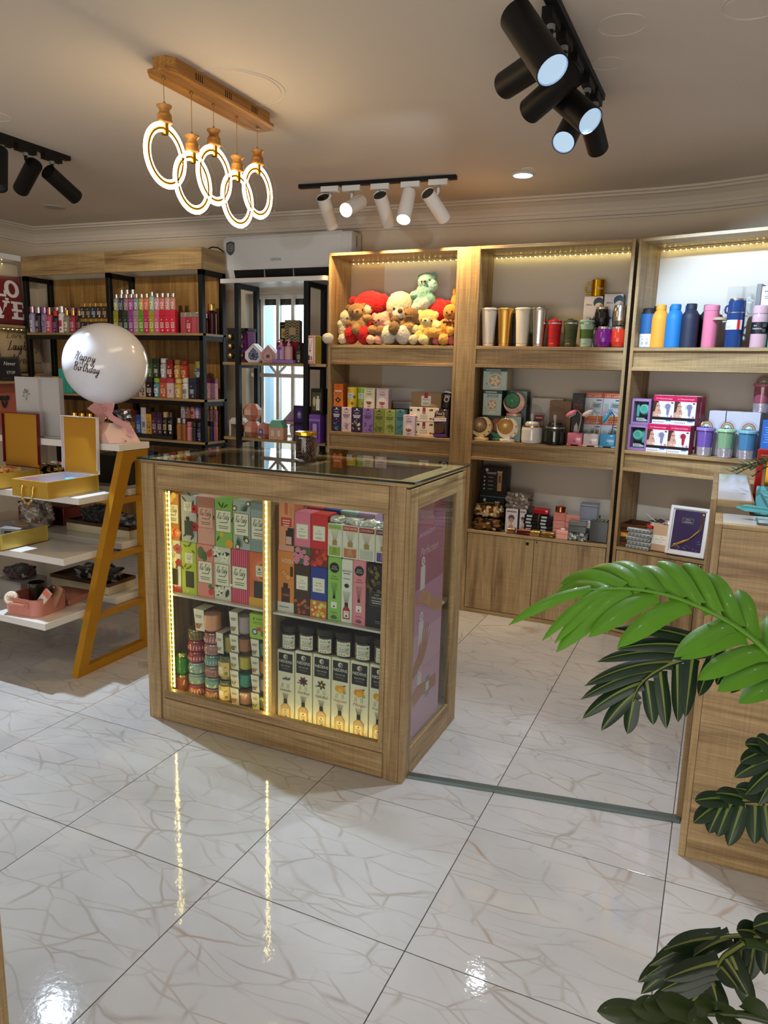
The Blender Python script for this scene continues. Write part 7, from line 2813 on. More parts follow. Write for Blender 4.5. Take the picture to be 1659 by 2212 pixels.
def cname(h):
 r, g_, b_ = (int(h[i:i + 2], 16) for i in (0, 2, 4))
 mx, mn = max(r, g_, b_), min(r, g_, b_)
 if mx < 62:
  return 'black'
 if mx - mn < 26:
  return 'white' if mx > 205 else 'light grey' if mx > 140 else 'dark grey'
 dk = 'dark ' if mx < 110 else 'pale ' if mn > 150 else ''
 if r == mx:
  if b_ > g_ + 15:
   n_ = 'magenta' if b_ > r * .6 and g_ < r * .55 else 'pink'
  elif g_ > r * .8:
   n_ = 'yellow'
  elif g_ > r * .52:
   n_ = 'orange' if mn < r * .35 else 'salmon' if b_ > g_ * .8 else 'tan'
  else:
   n_ = 'red'
 elif g_ == mx:
  n_ = 'teal' if b_ > r + 15 else 'green'
 else:
  n_ = 'violet' if r > g_ + 8 else 'blue'
 return dk + n_

capn = {'e0b868': 'gold', 'd8d4d0': 'silver', 'c8a0a8': 'rose gold', 'd0b080': 'gold', 'e8c060': 'gold', 'b8b8c0': 'silver', 'b08cb8': 'lilac metal'}

def row(where, items, y, z, x0, x1, group, h=None, dr=0.0):
 """items: (body, cap, height, kind, print); evenly set from x0 to x1"""
 n = len(items)
 st = (x1 - x0) / max(n - 1, 1)
 for i, (body, cap, hh, kind, art) in enumerate(items):
  r = min(st * .47, .034) if n > 1 else .03
  bn, kn = cname(body), capn.get(cap, cname(cap))
  lab = '%s bottle, %s from left %s' % (bn if bn == kn else '%s capped %s' % (kn, bn), ORD[i], where)
  mist(lab, x0 + st * i, y + ((i * 7) % 3 - 1) * dr, z, r, hh, body, cap, kind, art, group)

Z1_, Z2_, Z3_, Z4_ = 1.7225, 1.2575, .9505, .6005
GR = 'bottles on the perfume rack'
row('on the top shelf by the cushions', [
 ('a89cc4', 'c8a0a8', .206, 'round', 'd8d0e8'), ('201e22', 'b8b8c0', .200, 'round', '6a6468'), ('9c88b4', 'b08cb8', .199, 'round', '6c4c94'), ('c8506c', 'd0b080', .186, 'mist', 'f0b0c0'), ('301420', 'c03020', .170, 'mist', '8a4ca0'),
 ('e8e4e4', 'd8d4d0', .204, 'round', 'd04458'), ('8c8470', 'e0b868', .175, 'mist', 'e8e4d4'), ('a02848', 'e0b868', .174, 'mist', 'e090a4'), ('281c1e', 'd0b080', .170, 'mist', '8a6c50')], YR, Z1_, -5.085, -4.585, GR, dr=.004)
row('in the back row by the cushions', [('c87c9c', 'c8a0a8', .205, 'round', None), ('b02c3c', 'c8a0a8', .205, 'round', None), ('b8848c', 'c8a0a8', .200, 'round', None), ('944c64', 'b08cb8', .198, 'round', None), ('48345c', 'b08cb8', .19, 'round', None), ('a48494', 'c8a0a8', .196, 'round', None)], 4.43, Z1_, -5.0, -4.56, GR)
small = [('2c2830', 'e0b868', .108, 'box', 'c8b8a0'), ('342c34', 'e0b868', .108, 'box', 'b09880'), ('24303c', 'e0b868', .108, 'box', 'a8b8c0'), ('2a2628', 'e0b868', .108, 'box', 'd0c0b0'), ('3c2c28', 'e0b868', .108, 'box', 'b8a080')]
row('in the lower layer of small black bottles', small, YR, Z1_, -4.53, -4.31, GR)
row('in the upper layer of small black bottles', [(b_, c, .112, k, a) for b_, c, h_, k, a in small], YR, Z1_ + .1086, -4.53, -4.31, GR)
low = ['c02868', '94942c', '1c1e22', '303c34', '8c4494', 'a88898', '5c9828', 'c43068', '98a030', 'd06088', 'c8203c', 'd42448', 'd8304c']
upc = ['c0607c', '8c9098', '2c3444', '9c6078', 'a04488', '6c9498', 'd08c50', 'd07038', '9cbcb8', 'c898a4', 'c87068', 'b8a89c', 'c47c6c']
art_ = ['f0d0d8', 'e0e088', '8a9098', '98b0a0', 'd8a8d8', 'd8c8cc', 'd0e890', 'f0a8c0', 'e8e8a0', 'f8d0dc', 'f4b8c0', 'f8b0b8', 'f4c0c8']
row('in the lower layer of the two-layer block', [(c, c, .162, 'box', a) for c, a in zip(low, art_)], YR, Z1_, -4.252, -3.665, GR)
row('in the upper layer of the two-layer block', [(c, 'd8d4d0', .120 + (.012 if i in (8,) else 0), 'mist', a) for i, (c, a) in enumerate(zip(upc, art_))], YR, Z1_ + .1628, -4.252, -3.665, GR)
row('in the back upper layer behind the block', [('c0b0a8', 'd8d4d0', .170, 'mist', None), ('b8a8a4', 'd8d4d0', .170, 'mist', None), ('c4b4ac', 'd8d4d0', .170, 'mist', None)], 4.43, Z1_ + .155, -4.23, -4.12, GR)
for i in range(3):
 m = MB()
 m.cbox(-.03, .03, -.03, .03, 0, .153, .002, '6a4c48')
 tag(put('carton', m, 'print', None, (-4.235 + .062 * i, 4.43, Z1_)), 'plain brown carton hidden behind the two-layer block, %s of three' % ORD[i], 'box', 'plain brown cartons behind the bottle block')
row('in the short row ending at the corner post', [('b04458', 'd8d4d0', .146, 'box', None), ('a83048', 'd8d4d0', .146, 'box', 'e8b0b8'), ('b44c58', 'd8d4d0', .146, 'box', None), ('a8586c', 'd8d4d0', .142, 'box', None)], YR, Z1_, -3.570, -3.425, GR)
mist('small dark red bottle with silver cap standing behind the corner post', -3.375 - .075, 4.42, Z1_, .022, .145, '6c1824', 'd8d4d0', 'round', None, GR)
mist('large dark wine red flacon with gold cap beside the corner post', -3.435, 4.48, Z1_, .040, .215, '4c0c18', 'e0b868', 'mist', None, GR, capk=.22)

# second shelf
GBX = 'small spotted gift boxes'
for i, (x, c, nm) in enumerate(((-5.065, 'e0a070', 'peach'), (-4.995, '8a8494', 'grey'), (-4.925, '8c88a0', 'second grey'), (-4.86, 'd8c030', 'yellow'), (-4.79, '48b8ac', 'teal'), (-4.72, '4cbcb0', 'second teal'))):
 for k in range(3 if i > 3 else 2):
  col = c if k == (2 if i > 3 else 1) else '3cb0a4'
  h_ = .062
  zz = Z2_ + .0628 * k + (.0628 if False else 0)

  def dots(p, w, h, col=col):
   for a in range(3):
    for b__ in range(3):
     p.circ((-.3 + .3 * a) * w, (.25 + .25 * b__) * h, w * .03, '3c3844', n=5)
  carton('gift_box', 'small spotted gift box, %s layer of the %s-topped pile' % (['lowest', 'second', 'third'][k], nm), 'box', x, YR - .02, zz, .064, .07, h_, col, dots, group=GBX)
row('in the upper layer of the second shelf', [('4c8494', '2c5c74', .139, 'box', 'a8c8d0'), ('3c5c34', '2c4428', .139, 'box', '98b080'), ('2c3428', '1c241c', .140, 'box', '7c8c74'), ('a8acb4', 'c4c8cc', .142, 'round', 'e8ecf0'), ('8c1c28', '701420', .135, 'box', 'e8c8a0'), ('b08840', '8c6828', .135, 'round', 'e8d090'), ('b03828', '8c1c1c', .130, 'round', 'e0a060')], YR, Z2_ + .1428, -3.955, -3.575, GR)
row('in the lower layer of the second shelf', [('c8bca8', 'd8d0c0', .141, 'box', '2c2c2c'), ('201c24', '38303c', .142, 'box', 'c8c0c8'), ('4c90a8', '8cb438', .142, 'round', 'e0eef0'), ('c85c40', 'a83c3c', .142, 'box', 'f0c8a0'), ('d8c4c4', 'c04058', .142, 'box', 'f0dcd8'), ('d0a848', 'd8b868', .142, 'round', 'f0e0b0'), ('e6e4e0', 'dcdad8', .150, 'round', '9ca0a0'), ('1c2440', '202a48', .150, 'box', '6c7890')], YR, Z2_, -3.965, -3.500, GR)
mist('stacked green and blue tin behind the corner post', -3.505, 4.42, Z2_ + .155, .036, .115, '4c6c84', '9c9c48', 'round', 'a8bccc', GR, capk=.45)
m = MB()
m.cbox(-.035, .035, -.03, .03, 0, .153, .002, '2c3448')
tag(put('carton', m, 'print', None, (-3.505, 4.42, Z2_)), 'plain navy carton under the green and blue tin', 'box')
row('in the pink trio beyond the corner post', [('c88cA8'.lower(), '6c2444', .152, 'box', 'e4b8cc'), ('d098ac', '702848', .152, 'box', 'e8c0d0'), ('cc90a8', '6c2444', .152, 'box', 'e4b8cc')], 4.45, Z2_, -3.49, -3.40, GR)
row('in the group behind the balloon', [('2c6c74', 'e0b868', .15, 'round', '98c8cc'), ('c8b898', 'e0b868', .15, 'round', None), ('784c5c', 'd8d4d0', .15, 'round', None), ('44506c', 'd8d4d0', .15, 'round', None), ('9c8c7c', 'e0b868', .15, 'round', None)], YR, Z2_, -4.50, -4.05, GR)

# third shelf
row('in the low row of gold-topped jars', [('d8b838', 'e8c060', .105, 'round', '2c2420'), ('28201c', 'e8c060', .105, 'round', None), ('d4b430', 'e8c060', .105, 'round', None), ('2c6478', 'e8c060', .105, 'round', None), ('c8ac50', 'e8c060', .105, 'round', '3c3020'), ('38302c', 'e8c060', .105, 'round', None)], YR, Z3_, -4.80, -4.42, GR)
row('in the back row of gold-topped jars', [('30281c', 'e8c060', .15, 'round', None), ('d0b034', 'e8c060', .15, 'round', None), ('38302c', 'e8c060', .15, 'round', None), ('cca838', 'e8c060', .15, 'round', None), ('2c2420', 'e8c060', .15, 'round', None)], 4.43, Z3_, -4.78, -4.44, GR)
row('among the tall sprays', [('d87868', 'd06c5c', .175, 'box', None), ('e08c78', 'd87868', .176, 'box', None), ('5c2c20', '4c2018', .172, 'box', 'a87c50'), ('2c60b8', '2450a0', .140, 'box', 'a8c4f0'), ('d4d4d8', 'c8c8cc', .196, 'box', '9c9ca0'), ('e0a020', '1c1a18', .198, 'box', '6c4c18'), ('4c2c4c', '3c2040', .168, 'box', 'b0a0b0'),
              ('442848', '3c2040', .168, 'box', 'b0a0b0'), ('201c18', 'b89860', .172, 'round', 'c8b080'), ('1c1a1c', '2c2a2c', .172, 'round', 'e8e8e8')], YR, Z3_ + .03, -4.17, -3.715, GR)
m = MB()
m.cbox(-4.21, -3.68, 4.31, 4.40, Z3_ + .0005, Z3_ + .0295, .001, '161416')
tag(put('riser', m, 'gloss'), 'low black riser under the tall sprays on the third shelf', 'riser')
row('in the lower layer by the corner post', [('a87038', 'd8d4d0', .165, 'round', None), ('9c5c2c', 'b8b8c0', .165, 'round', None), ('d88c9c', 'd08090', .140, 'round', None), ('1c1a1e', '242228', .140, 'round', None), ('2c3060', '2c3060', .140, 'round', '8088b8')], YR, Z3_, -3.640, -3.450, GR)
row('in the flowered layer before the corner post', [('b8b4c8', 'd8d4d0', .118, 'mist', '6c6490'), ('a86c50', 'e8c060', .118, 'mist', '4c1c1c'), ('c88c98', 'e8c060', .118, 'mist', '8c3048'), ('8c84b0', 'e8c060', .118, 'mist', 'd8d0e8')], YR, Z3_ + .1660, -3.600, -3.465, GR)
row('in the lower layer beyond the corner post', [('383c78', '303468', .142, 'round', None), ('e0a428', '2c2420', .142, 'round', None), ('3c4080', '303468', .142, 'round', None), ('d88898', 'd08090', .142, 'round', None)], 4.46, Z3_, -3.505, -3.402, GR)
row('in the flowered layer beyond the corner post', [('b8a0b8', 'e8c060', .118, 'mist', '6c3454'), ('d0a080', 'e8c060', .118, 'mist', '8c2c38'), ('c48c98', 'e8c060', .118, 'mist', '6c2434'), ('b47c88', 'e8c060', .118, 'mist', '4c1c28')], 4.46, Z3_ + .1428, -3.505, -3.402, GR)

# lower shelf
row('in the dim row on the fourth shelf', [('b01c2c', 'a01828', .235, 'box', None), ('1c2864', '1c2864', .245, 'box', 'a0a8d0'), ('4c4e50', '44464a', .22, 'box', '8c8e90'), ('8c8c88', '848480', .22, 'box', '5c5c58'), ('1a181a', '222022', .21, 'box', 'c8c4c4'), ('c42488', 'b82080', .235, 'box', '6c1048'), ('201c1e', '2a2628', .22, 'box', None), ('9c6c78', '946470', .22, 'round', None), ('8c686c', '846064', .22, 'round', None)], YR, Z4_, -3.970, -3.440, GR)
row('in the pastel row low on the rack', [('d8d4d4', 'e4e0e0', .10, 'round', None), ('d86878', 'e07888', .10, 'round', None), ('7cb468', '8cc478', .10, 'round', None), ('8cc060', '98cc70', .10, 'round', None), ('e0b838', 'e8c448', .10, 'round', None), ('e07c98', 'e88ca8', .10, 'round', None), ('dc7494', 'e88ca8', .10, 'round', None), ('e4e0e4', 'ece8ec', .10, 'round', None)], YR, Z4_, -4.95, -4.30, GR)
row('in the low rose pair', [('e088a8', 'e898b4', .12, 'round', None), ('e084a4', 'e898b4', .12, 'round', None), ('e8dce4', 'f0e8ec', .12, 'round', None)], 4.35, .2205, -4.05, -3.90, GR)

# ---------------------------------------------------------------- cushions on the side wall shelves
def cushion(name, label, loc, w, h, d, col, rot, art=None):
 m = MB()
 n = 12
 vs, fs = [], []
 for sgn in (-1, 1):
  for i in range(n + 1):
   for j in range(n + 1):
    u, v = i / n * 2 - 1, j / n * 2 - 1
    puff = (max(0, 1 - u ** 4) * max(0, 1 - v ** 4)) ** .5
    pin = 1 - .06 * (1 - abs(u)) * abs(v) ** 2
    pin2 = 1 - .06 * (1 - abs(v)) * abs(u) ** 2
    vs.append((u * w / 2 * pin2, sgn * d / 2 * puff, h / 2 + v * h / 2 * pin))
 K = (n + 1) ** 2
 for sgn in range(2):
  for i in range(n):
   for j in range(n):
    a = sgn * K + i * (n + 1) + j
    fs.append((a, a + n + 1, a + n + 2, a + 1))
 m.add(vs, fs, col, True)
 o = tag(put(name, m, 'soft', None, loc, 0, rot), label, 'cushion')
 if art:
  p = Print()
  art(p, w, h)
  for k, v in enumerate(p.v):
   u, vv = v[0] / (w / 2), (v[2] - h / 2) / (h / 2)
   puff = (max(0, 1 - u ** 4) * max(0, 1 - vv ** 4)) ** .5
   p.v[k] = (v[0], -d / 2 * puff + v[1] - .0012, v[2])
  put('printed_front', p, 'print', o)
 return o

def love(p, w, h):
 # slab-serif letters built from bars and rings
 W_ = 'f4f2f4'

 def bar(x0, x1, z0, z1):
  n = 6
  for i in range(n):
   p.rect(x0 + (x1 - x0) * i / n, x0 + (x1 - x0) * (i + 1) / n, z0, z1, W_)

 def letter_l(x, z, k):
  bar(x - .05 * k, x + .05 * k, z - .16 * k, z + .16 * k)
  bar(x - .10 * k, x + .10 * k, z + .13 * k, z + .17 * k)
  bar(x - .10 * k, x + .20 * k, z - .17 * k, z - .12 * k)
  bar(x + .15 * k, x + .20 * k, z - .17 * k, z - .04 * k)

 def ring(x, z, k):
  for i in range(28):
   a, b_ = 2 * PI * i / 28, 2 * PI * (i + 1) / 28
   p.poly([(x + .17 * k * math.cos(a), z + .17 * k * math.sin(a)), (x + .17 * k * math.cos(b_), z + .17 * k * math.sin(b_)), (x + .075 * k * math.cos(b_), z + .11 * k * math.sin(b_)), (x + .075 * k * math.cos(a), z + .11 * k * math.sin(a))], W_)

 def letter_v(x, z, k):
  p.poly([(x - .19 * k, z + .16 * k), (x - .07 * k, z + .16 * k), (x + .01 * k, z - .06 * k), (x + .08 * k, z + .16 * k), (x + .15 * k, z + .16 * k), (x + .03 * k, z - .17 * k), (x - .06 * k, z - .17 * k)], W_)
  bar(x - .22 * k, x - .03 * k, z + .13 * k, z + .17 * k)
  bar(x + .03 * k, x + .19 * k, z + .13 * k, z + .17 * k)

 def letter_e(x, z, k):
  bar(x - .08 * k, x + .02 * k, z - .16 * k, z + .16 * k)
  for zz in (-.17, -.022, .125):
   bar(x - .13 * k, x + .17 * k - (.05 * k if zz == -.022 else 0), z + zz * k, z + (zz + .045) * k)
  bar(x + .13 * k, x + .17 * k, z - .17 * k, z - .06 * k)
  bar(x + .13 * k, x + .17 * k, z + .06 * k, z + .17 * k)
 letter_l(-w * .18, h * .70, .38)
 ring(w * .14, h * .70, .40)
 letter_v(-w * .13, h * .28, .40)
 letter_e(w * .20, h * .28, .40)
 p.circ(-.01, h * .49, .010, W_, n=8)
 p.circ(.006, h * .49, .010, W_, n=8)
 p.poly([(-.019, h * .486), (.015, h * .486), (-.002, h * .455)], W_)

cushion('cushion', 'dark red cushion with white block lettering on the upper cushion shelf', (-5.225, 4.19, 1.776), .42, .39, .12, '7c0c18', (-.10, 0, PI / 2), love)

def laugh(p, w, h):
 K_ = '2a2420'
 p.script('Love', -w * .22, h * .86, h * .14, K_, w * .34, .10)
 p.text('without', w * .10, h * .84, h * .06, K_, .4)
 p.script('Laugh', -w * .20, h * .60, h * .20, K_, w * .40, .10)
 p.text('every day', w * .16, h * .50, h * .08, K_, .4)
 p.script('Live', -w * .22, h * .28, h * .20, K_, w * .34, .10)
 p.text('beyond words', w * .16, h * .24, h * .08, K_, .4)

cushion('cushion', 'cream linen cushion with dark script lettering on the lower cushion shelf', (-5.215, 4.33, 1.401), .40, .335, .11, 'a89478', (-.12, 0, PI / 2), laugh)
cushion('cushion', 'white fluffy cushion at the frame edge on the lower cushion shelf', (-5.215, 3.93, 1.401), .36, .30, .11, 'e6e6ea', (-.12, 0, PI / 2))

def never(p, w, h):
 p.text('Never', 0, h * .66, h * .22, 'f0eeea', .3)
 p.text('STOP', 0, h * .30, h * .17, 'f0eeea')

cushion('cushion', 'small black cushion with white lettering before the cream linen cushion', (-5.055, 4.06, 1.345), .26, .19, .07, '121114', (-.18, 0, PI / 2), never)
m = MB()
m.box(-5.112, -5.0, 3.2, 4.25, 1.325, 1.344, 'b8743c')
tag(put('oak_ledge', m, 'wood_y'), 'narrow oak ledge carrying the small black cushion', 'ledge')
for i, (y, c) in enumerate(((3.66, 'd8d0d0'), (3.80, 'c8b8b8'), (3.94, '1c1618'), (4.06, '241c1e'))):
 t = thing('hair_clip', ['silver bow hair clip', 'pale bow hair clip', 'black bow hair clip nearest the silver ones', 'black bow hair clip at the end of the row'][i] + ' on the coral display panel', 'hair clip', (-5.126, y, 1.19), 0, 'bow hair clips on the coral panel')
 m = MB()
 for s_ in (-1, 1):
  m.ell((.006, s_ * .022, .02), (.010, .026, .020), c, n=10, k=7)
  m.ell((.005, s_ * .012, -.028), (.006, .012, .032), c, n=10, k=7, rot=(s_ * -.35, 0, 0))
 m.ell((.012, 0, .012), (.010, .010, .010), c, n=8, k=6)
 put('bow', m, 'soft', t)

# ---------------------------------------------------------------- goods on the window rack
ZW1, ZW2 = 1.5275, 1.0035
YW_ = 4.37
t = thing('bauble_box', 'tall black gift box with gold balls and a violet side on the window rack', 'box', (-3.155, 4.39, ZW1))
m = MB()
m.cbox(-.075, .02, 0, .10, 0, .225, .002, '121116')
m.cbox(.0205, .095, .004, .10, 0, .215, .002, '6c1c6c')
put('carton', m, 'gloss', t)
m = MB()
m.box(-.078, .098, -.002, .102, .215, .235, '17151a')
m.cyl((-.075, -.004, .205), (.095, -.004, .205), .006, n=8, col='2a2830')
put('lid', m, 'gloss', t)
for x in (-.045, .045):
 for z in (.045, .11, .175):
  m = MB()
  m.ell((x, -.012, z), (.021, .018, .021), 'd8c898', n=16, k=10)
  put('gold_ball', m, 'metal', t)

def house_box(label, x, z, w, h, col, col2, holes, y=YW_):
 t = thing('house_box', label, 'box', (x, y, z), .25)
 m = MB()
 prof = [(-w * .28, 0), (w * .28, 0), (w * .5, h * .22), (w * .48, h * .55), (0, h), (-w * .48, h * .55), (-w * .5, h * .22)]
 m.prism(prof, 0, .10, 'xz', col)
 put('shell', m, 'print', t)
 m = MB()
 m.prism([(a * 1.02, b_ * 1.01) for a, b_ in prof], .045, .075, 'xz', col2)
 put('band', m, 'print', t)
 p = Print()
 p.poly([(a * .72, h * .08 + b_ * .78) for a, b_ in prof], 'e2e2ea' if holes else 'b8848c')
 p.poly([(a * .60, h * .12 + b_ * .68) for a, b_ in prof], '4c5878' if holes else 'd8b0a8')
 for i in range(18):
  a = i * 2.4
  r = .012 + .0018 * i
  p.circ(r * math.cos(a) * .9, h * .45 + r * math.sin(a) * 1.1, w * .025, 'e8e8f0' if holes else '8c5058', n=6)
 p.circ(0, h * .36, w * .12, '2c3450' if holes else '704048', n=12)
 put('printed_front', p, 'print', t)

house_box('white and navy pointed gift box with a lace front on the window rack', -3.00, ZW1, .125, .130, 'd8d4dc', '3c4468', True)
house_box('rose patterned pointed gift box on the window rack', -2.880, ZW1, .110, .122, 'd8a8ac', 'c08c94', False)

def zig(p, w, h):
 for i in range(8):
  for k in range(3):
   x = -w * .5 + w * (k + .5) / 3 * 1.0
   z = h * (i + .5) / 8
   p.line(x - w * .16, z - h * .05, x, z + h * .05, h * .022, 'c8a858')
   p.line(x, z + h * .05, x + w * .16, z - h * .05, h * .022, 'c8a858')
 p.rect(-w * .26, w * .26, h * .30, h * .70, '3a3018')
 p.rect(-w * .22, w * .22, h * .33, h * .67, '9c8448')

carton('red_gift_box', 'dark red gift box under the gold zigzag box', 'box', -2.742, 4.40, ZW1, .172, .10, .140, '8c1424', lambda p, w, h: (p.rect(-w * .4, -w * .1, h * .1, h * .8, 'c83048'), p.rect(w * .1, w * .4, h * .1, h * .7, '701020')), side='6c0c18')
o = carton('zigzag_gift_box', 'black gift box with gold zigzags and windows, topmost on the window rack', 'box', -2.700, 4.395, ZW1 + .1415, .105, .08, .145, '161310', zig, rz=.35, side='1c1814')
o2 = carton('window_gift_box', 'black gift box with a gold window beside the zigzag one', 'box', -2.790, 4.43, ZW1 + .1415, .085, .08, .135, '141210', lambda p, w, h: (p.rect(-w * .34, w * .34, h * .18, h * .72, '2c2410'), p.rect(-w * .30, w * .30, h * .21, h * .69, 'd8c468'), p.circ(0, h * .42, w * .16, 'a88c3c', n=10), p.rect(-w * .3, w * .3, h * .82, h * .86, 'c8a858')), rz=-.30)
m = MB()
m.cbox(-.085, .085, 0, .07, 0, .022, .002, '9c7cc8')
tag(put('lotion_tray', m, 'print', None, (-2.735, 4.325, ZW1)), 'violet tray holding two pink lotion bottles', 'tray')
for i, x in enumerate((-2.765, -2.705)):
 t = thing('lotion_bottle', 'pink pump bottle, %s on the violet tray' % ['with the violet ribbon', 'the one without ribbon'][i], 'bottle', (x, 4.358, ZW1 + .0225), 0, 'pink pump bottles')
 m = MB()
 m.lathe([(.025, 0), (.0275, .003), (.0275, .082), (.020, .092), (.010, .096)], 22, ['c8a0c4', 'dcaeb4'][i])
 put('bottle', m, 'gloss', t)
 m = MB()
 m.lathe([(.012, .0965), (.012, .108), (.007, .112), (.007, .124), (.015, .126), (.015, .134), (0, .136)], 16, 'e0a8b4')
 m.cyl((0, 0, .131), (-.010, -.022, .128), .004, n=8, col='e0a8b4')
 put('pump', m, 'gloss', t)
 if i == 0:
  m = MB()
  m.box(-.004, .004, -.0285, -.0275, 0, .085, '6c3cb0')
  for s_ in (-1, 1):
   m.ell((s_ * .010, -.029, .075), (.012, .004, .008), '7c4cc0', n=10, k=6, rot=(0, s_ * .5, 0))
  put('ribbon', m, 'gloss', t)
mist('small dark green bottle beside the lotion tray', -2.622, 4.36, ZW1, .020, .123, '2c3c34', '14161a', 'round', '88a48c', None)
mist('small pale blue bottle with black cap behind the rack post', -2.575, 4.42, ZW1, .022, .150, '9cb0bc', '18181c', 'round', None, None)
carton('jewellery_box', 'tall pink box with a necklace window and olive side on the window rack', 'box', -2.515, 4.318, ZW1, .075, .085, .182, 'd8a8a4', lambda p, w, h: (p.rect(-w * .36, w * .36, h * .06, h * .94, '8c5048'), p.rect(-w * .32, w * .32, h * .08, h * .92, 'eadcd8'), p.line(-w * .2, h * .84, 0, h * .50, w * .03, '3c2420'), p.line(w * .2, h * .84, 0, h * .50, w * .03, '3c2420'), p.circ(0, h * .46, w * .08, '2c1c18', n=8), p.rect(-w * .22, -w * .02, h * .12, h * .3, '6c3c38'), p.rect(w * .04, w * .22, h * .12, h * .26, '9c706c')), side='8c8c3c')

def gem(label, x, y, z, r, col, tagc=None):
 t = thing('faceted_box', label, 'box', (x, y, z), 0, 'pink faceted gift boxes')
 m = MB()
 n = 8
 prof = [(r * .52, 0), (r, r * .58), (r, r * 1.12), (r * .52, r * 1.66), (r * .1, r * 1.72)]
 cols_ = ['e4b4a4', 'dca898', 'ecc4b4', 'd89c8c']
 for i in range(n):
  a, b_ = 2 * PI * (i + .5) / n, 2 * PI * (i + 1.5) / n
  for k in range(len(prof) - 1):
   (r0, z0), (r1, z1) = prof[k], prof[k + 1]
   m.add([(r0 * math.cos(a), r0 * math.sin(a), z0), (r0 * math.cos(b_), r0 * math.sin(b_), z0), (r1 * math.cos(b_), r1 * math.sin(b_), z1), (r1 * math.cos(a), r1 * math.sin(a), z1)], [(0, 1, 2, 3)], cols_[(i + k) % 4] if i % 3 else 'c8806c')
 m.lathe([(r * .52, -.0001), (r * .52, .0001)], n, 'd89c8c')
 put('faceted_shell', m, 'print', t)
 if tagc:
  m = MB()
  m.cbox(-.018, .018, -r * .98, -r * .94, r * .4, r * 1.1, .002, tagc)
  m.ell((0, -r * 1.0, r * .75), (.008, .005, .012), 'e8dce8', n=10, k=6)
  m.cbox(-.010, .010, -r * .5, -r * .1, r * 1.64, r * 1.74, .003, tagc)
  put('ribbon_tag', m, 'print', t)
 return t

gem('pink faceted gift box, upper of the stacked pair', -3.045, 4.42, ZW2 + .1195, .069, 'e4b4a4')
gem('pink faceted gift box, lower of the stacked pair', -3.042, 4.42, ZW2, .069, 'e4b4a4')
gem('pink faceted gift box with a violet tag standing alone', -2.920, 4.40, ZW2, .064, 'd8a8b0', '7c5cb0')
t = thing('gable_box', 'peach gable box with mint roof and two windows on the window rack', 'box', (-2.800, 4.345, ZW2), .15)
m = MB()
m.cbox(-.055, .055, 0, .075, 0, .085, .001, 'e8b494')
put('walls', m, 'print', t)
m = MB()
m.prism([(-.058, .0855), (.058, .0855), (.030, .135), (-.030, .135)], -.003, .078, 'xz', '7cc4a8')
put('roof', m, 'print', t)
p = Print()
for x in (-.026, .022):
 p.rect(x - .016, x + .016, .018, .070, 'c07c58')
 p.rect(x - .013, x + .013, .021, .067, 'e6e0dc')
put('printed_front', p, 'print', t)
t = thing('parasol_box', 'lilac parasol-shaped gift box standing on a white cup', 'box', (-2.715, 4.46, ZW2))
m = MB()
m.lathe([(.020, 0), (.036, .05), (.040, .098), (.036, .10)], 20, 'd8d4d8')
put('cup', m, 'print', t)
m = MB()
n = 10
for i in range(n):
 a, b_ = 2 * PI * i / n, 2 * PI * (i + 1) / n
 c = 'b89cb8' if i % 2 else 'd0b8cc'
 R0 = .092
 m.add([(R0 * math.cos(a), R0 * .7 * math.sin(a), .135), (R0 * math.cos(b_), R0 * .7 * math.sin(b_), .135), (0, 0, .232)], [(0, 1, 2)], c)
 m.add([(R0 * math.cos(a), R0 * .7 * math.sin(a), .108), (R0 * math.cos(b_), R0 * .7 * math.sin(b_), .108), (R0 * math.cos(b_), R0 * .7 * math.sin(b_), .135), (R0 * math.cos(a), R0 * .7 * math.sin(a), .135)], [(0, 1, 2, 3)], 'c8a8c4' if i % 2 else 'b494b0')
m.cyl((0, 0, .10), (0, 0, .14), .03, .08, n=12, col='a888a4')
put('parasol_top', m, 'print', t)
for i, (z, h) in enumerate(((ZW2, .120), (ZW2 + .121, .120))):
 carton('window_box', 'dark violet window box with a silver egg, %s of two' % ['lower', 'upper'][i], 'box', -2.598, 4.365, z, .145, .09, h, '1c1030', lambda p, w, h: (p.rect(-w * .42, w * .02, h * .10, h * .90, '3c1c7c'), p.circ(-w * .18, h * .48, w * .12, '8c84a0', rz=h * .22, n=14), p.circ(-w * .19, h * .52, w * .05, 'e0dcec', n=8), p.rect(w * .08, w * .46, h * .08, h * .92, '5c0c3c')), group='dark violet window boxes')
carton('violet_box', 'violet box with a lilac bottle window beneath the black window box', 'box', -2.478, 4.318, ZW2, .085, .09, .190, '7c50b4', lambda p, w, h: (p.rect(-w * .36, w * .36, h * .14, h * .72, '5c3494'), p.rect(-w * .16, w * .20, h * .16, h * .68, 'c0a4d8'), p.rect(-w * .5, w * .5, h * .78, h * .84, 'a884d0')), side='643c9c')
carton('bottle_window_box', 'black window box with a white bottle on top of the violet box', 'box', -2.470, 4.330, ZW2 + .1915, .090, .08, .170, '131311', lambda p, w, h: (p.rect(-w * .38, w * .40, h * .14, h * .86, '4c4a34'), p.rect(-w * .04, w * .26, h * .16, h * .60, 'e4e4dc'), p.rect(w * .02, w * .20, h * .60, h * .72, 'd0d0c8'), p.circ(-w * .2, h * .5, w * .12, 'c8c090', rz=h * .2, n=10)))
t = thing('lantern_box', 'white house-shaped lantern box behind the rack post', 'box', (-3.165, 4.40, ZW2))
m = MB()
m.cbox(-.07, -.055, 0, .08, 0, .085, .001, 'e2dedc')
m.cbox(.055, .07, 0, .08, 0, .085, .001, 'e2dedc')
m.cbox(-.0545, .0545, .06, .08, 0, .085, .001, '3c2c24')
m.cbox(-.07, .07, 0, .08, .0855, .098, .001, 'e6e2e0')
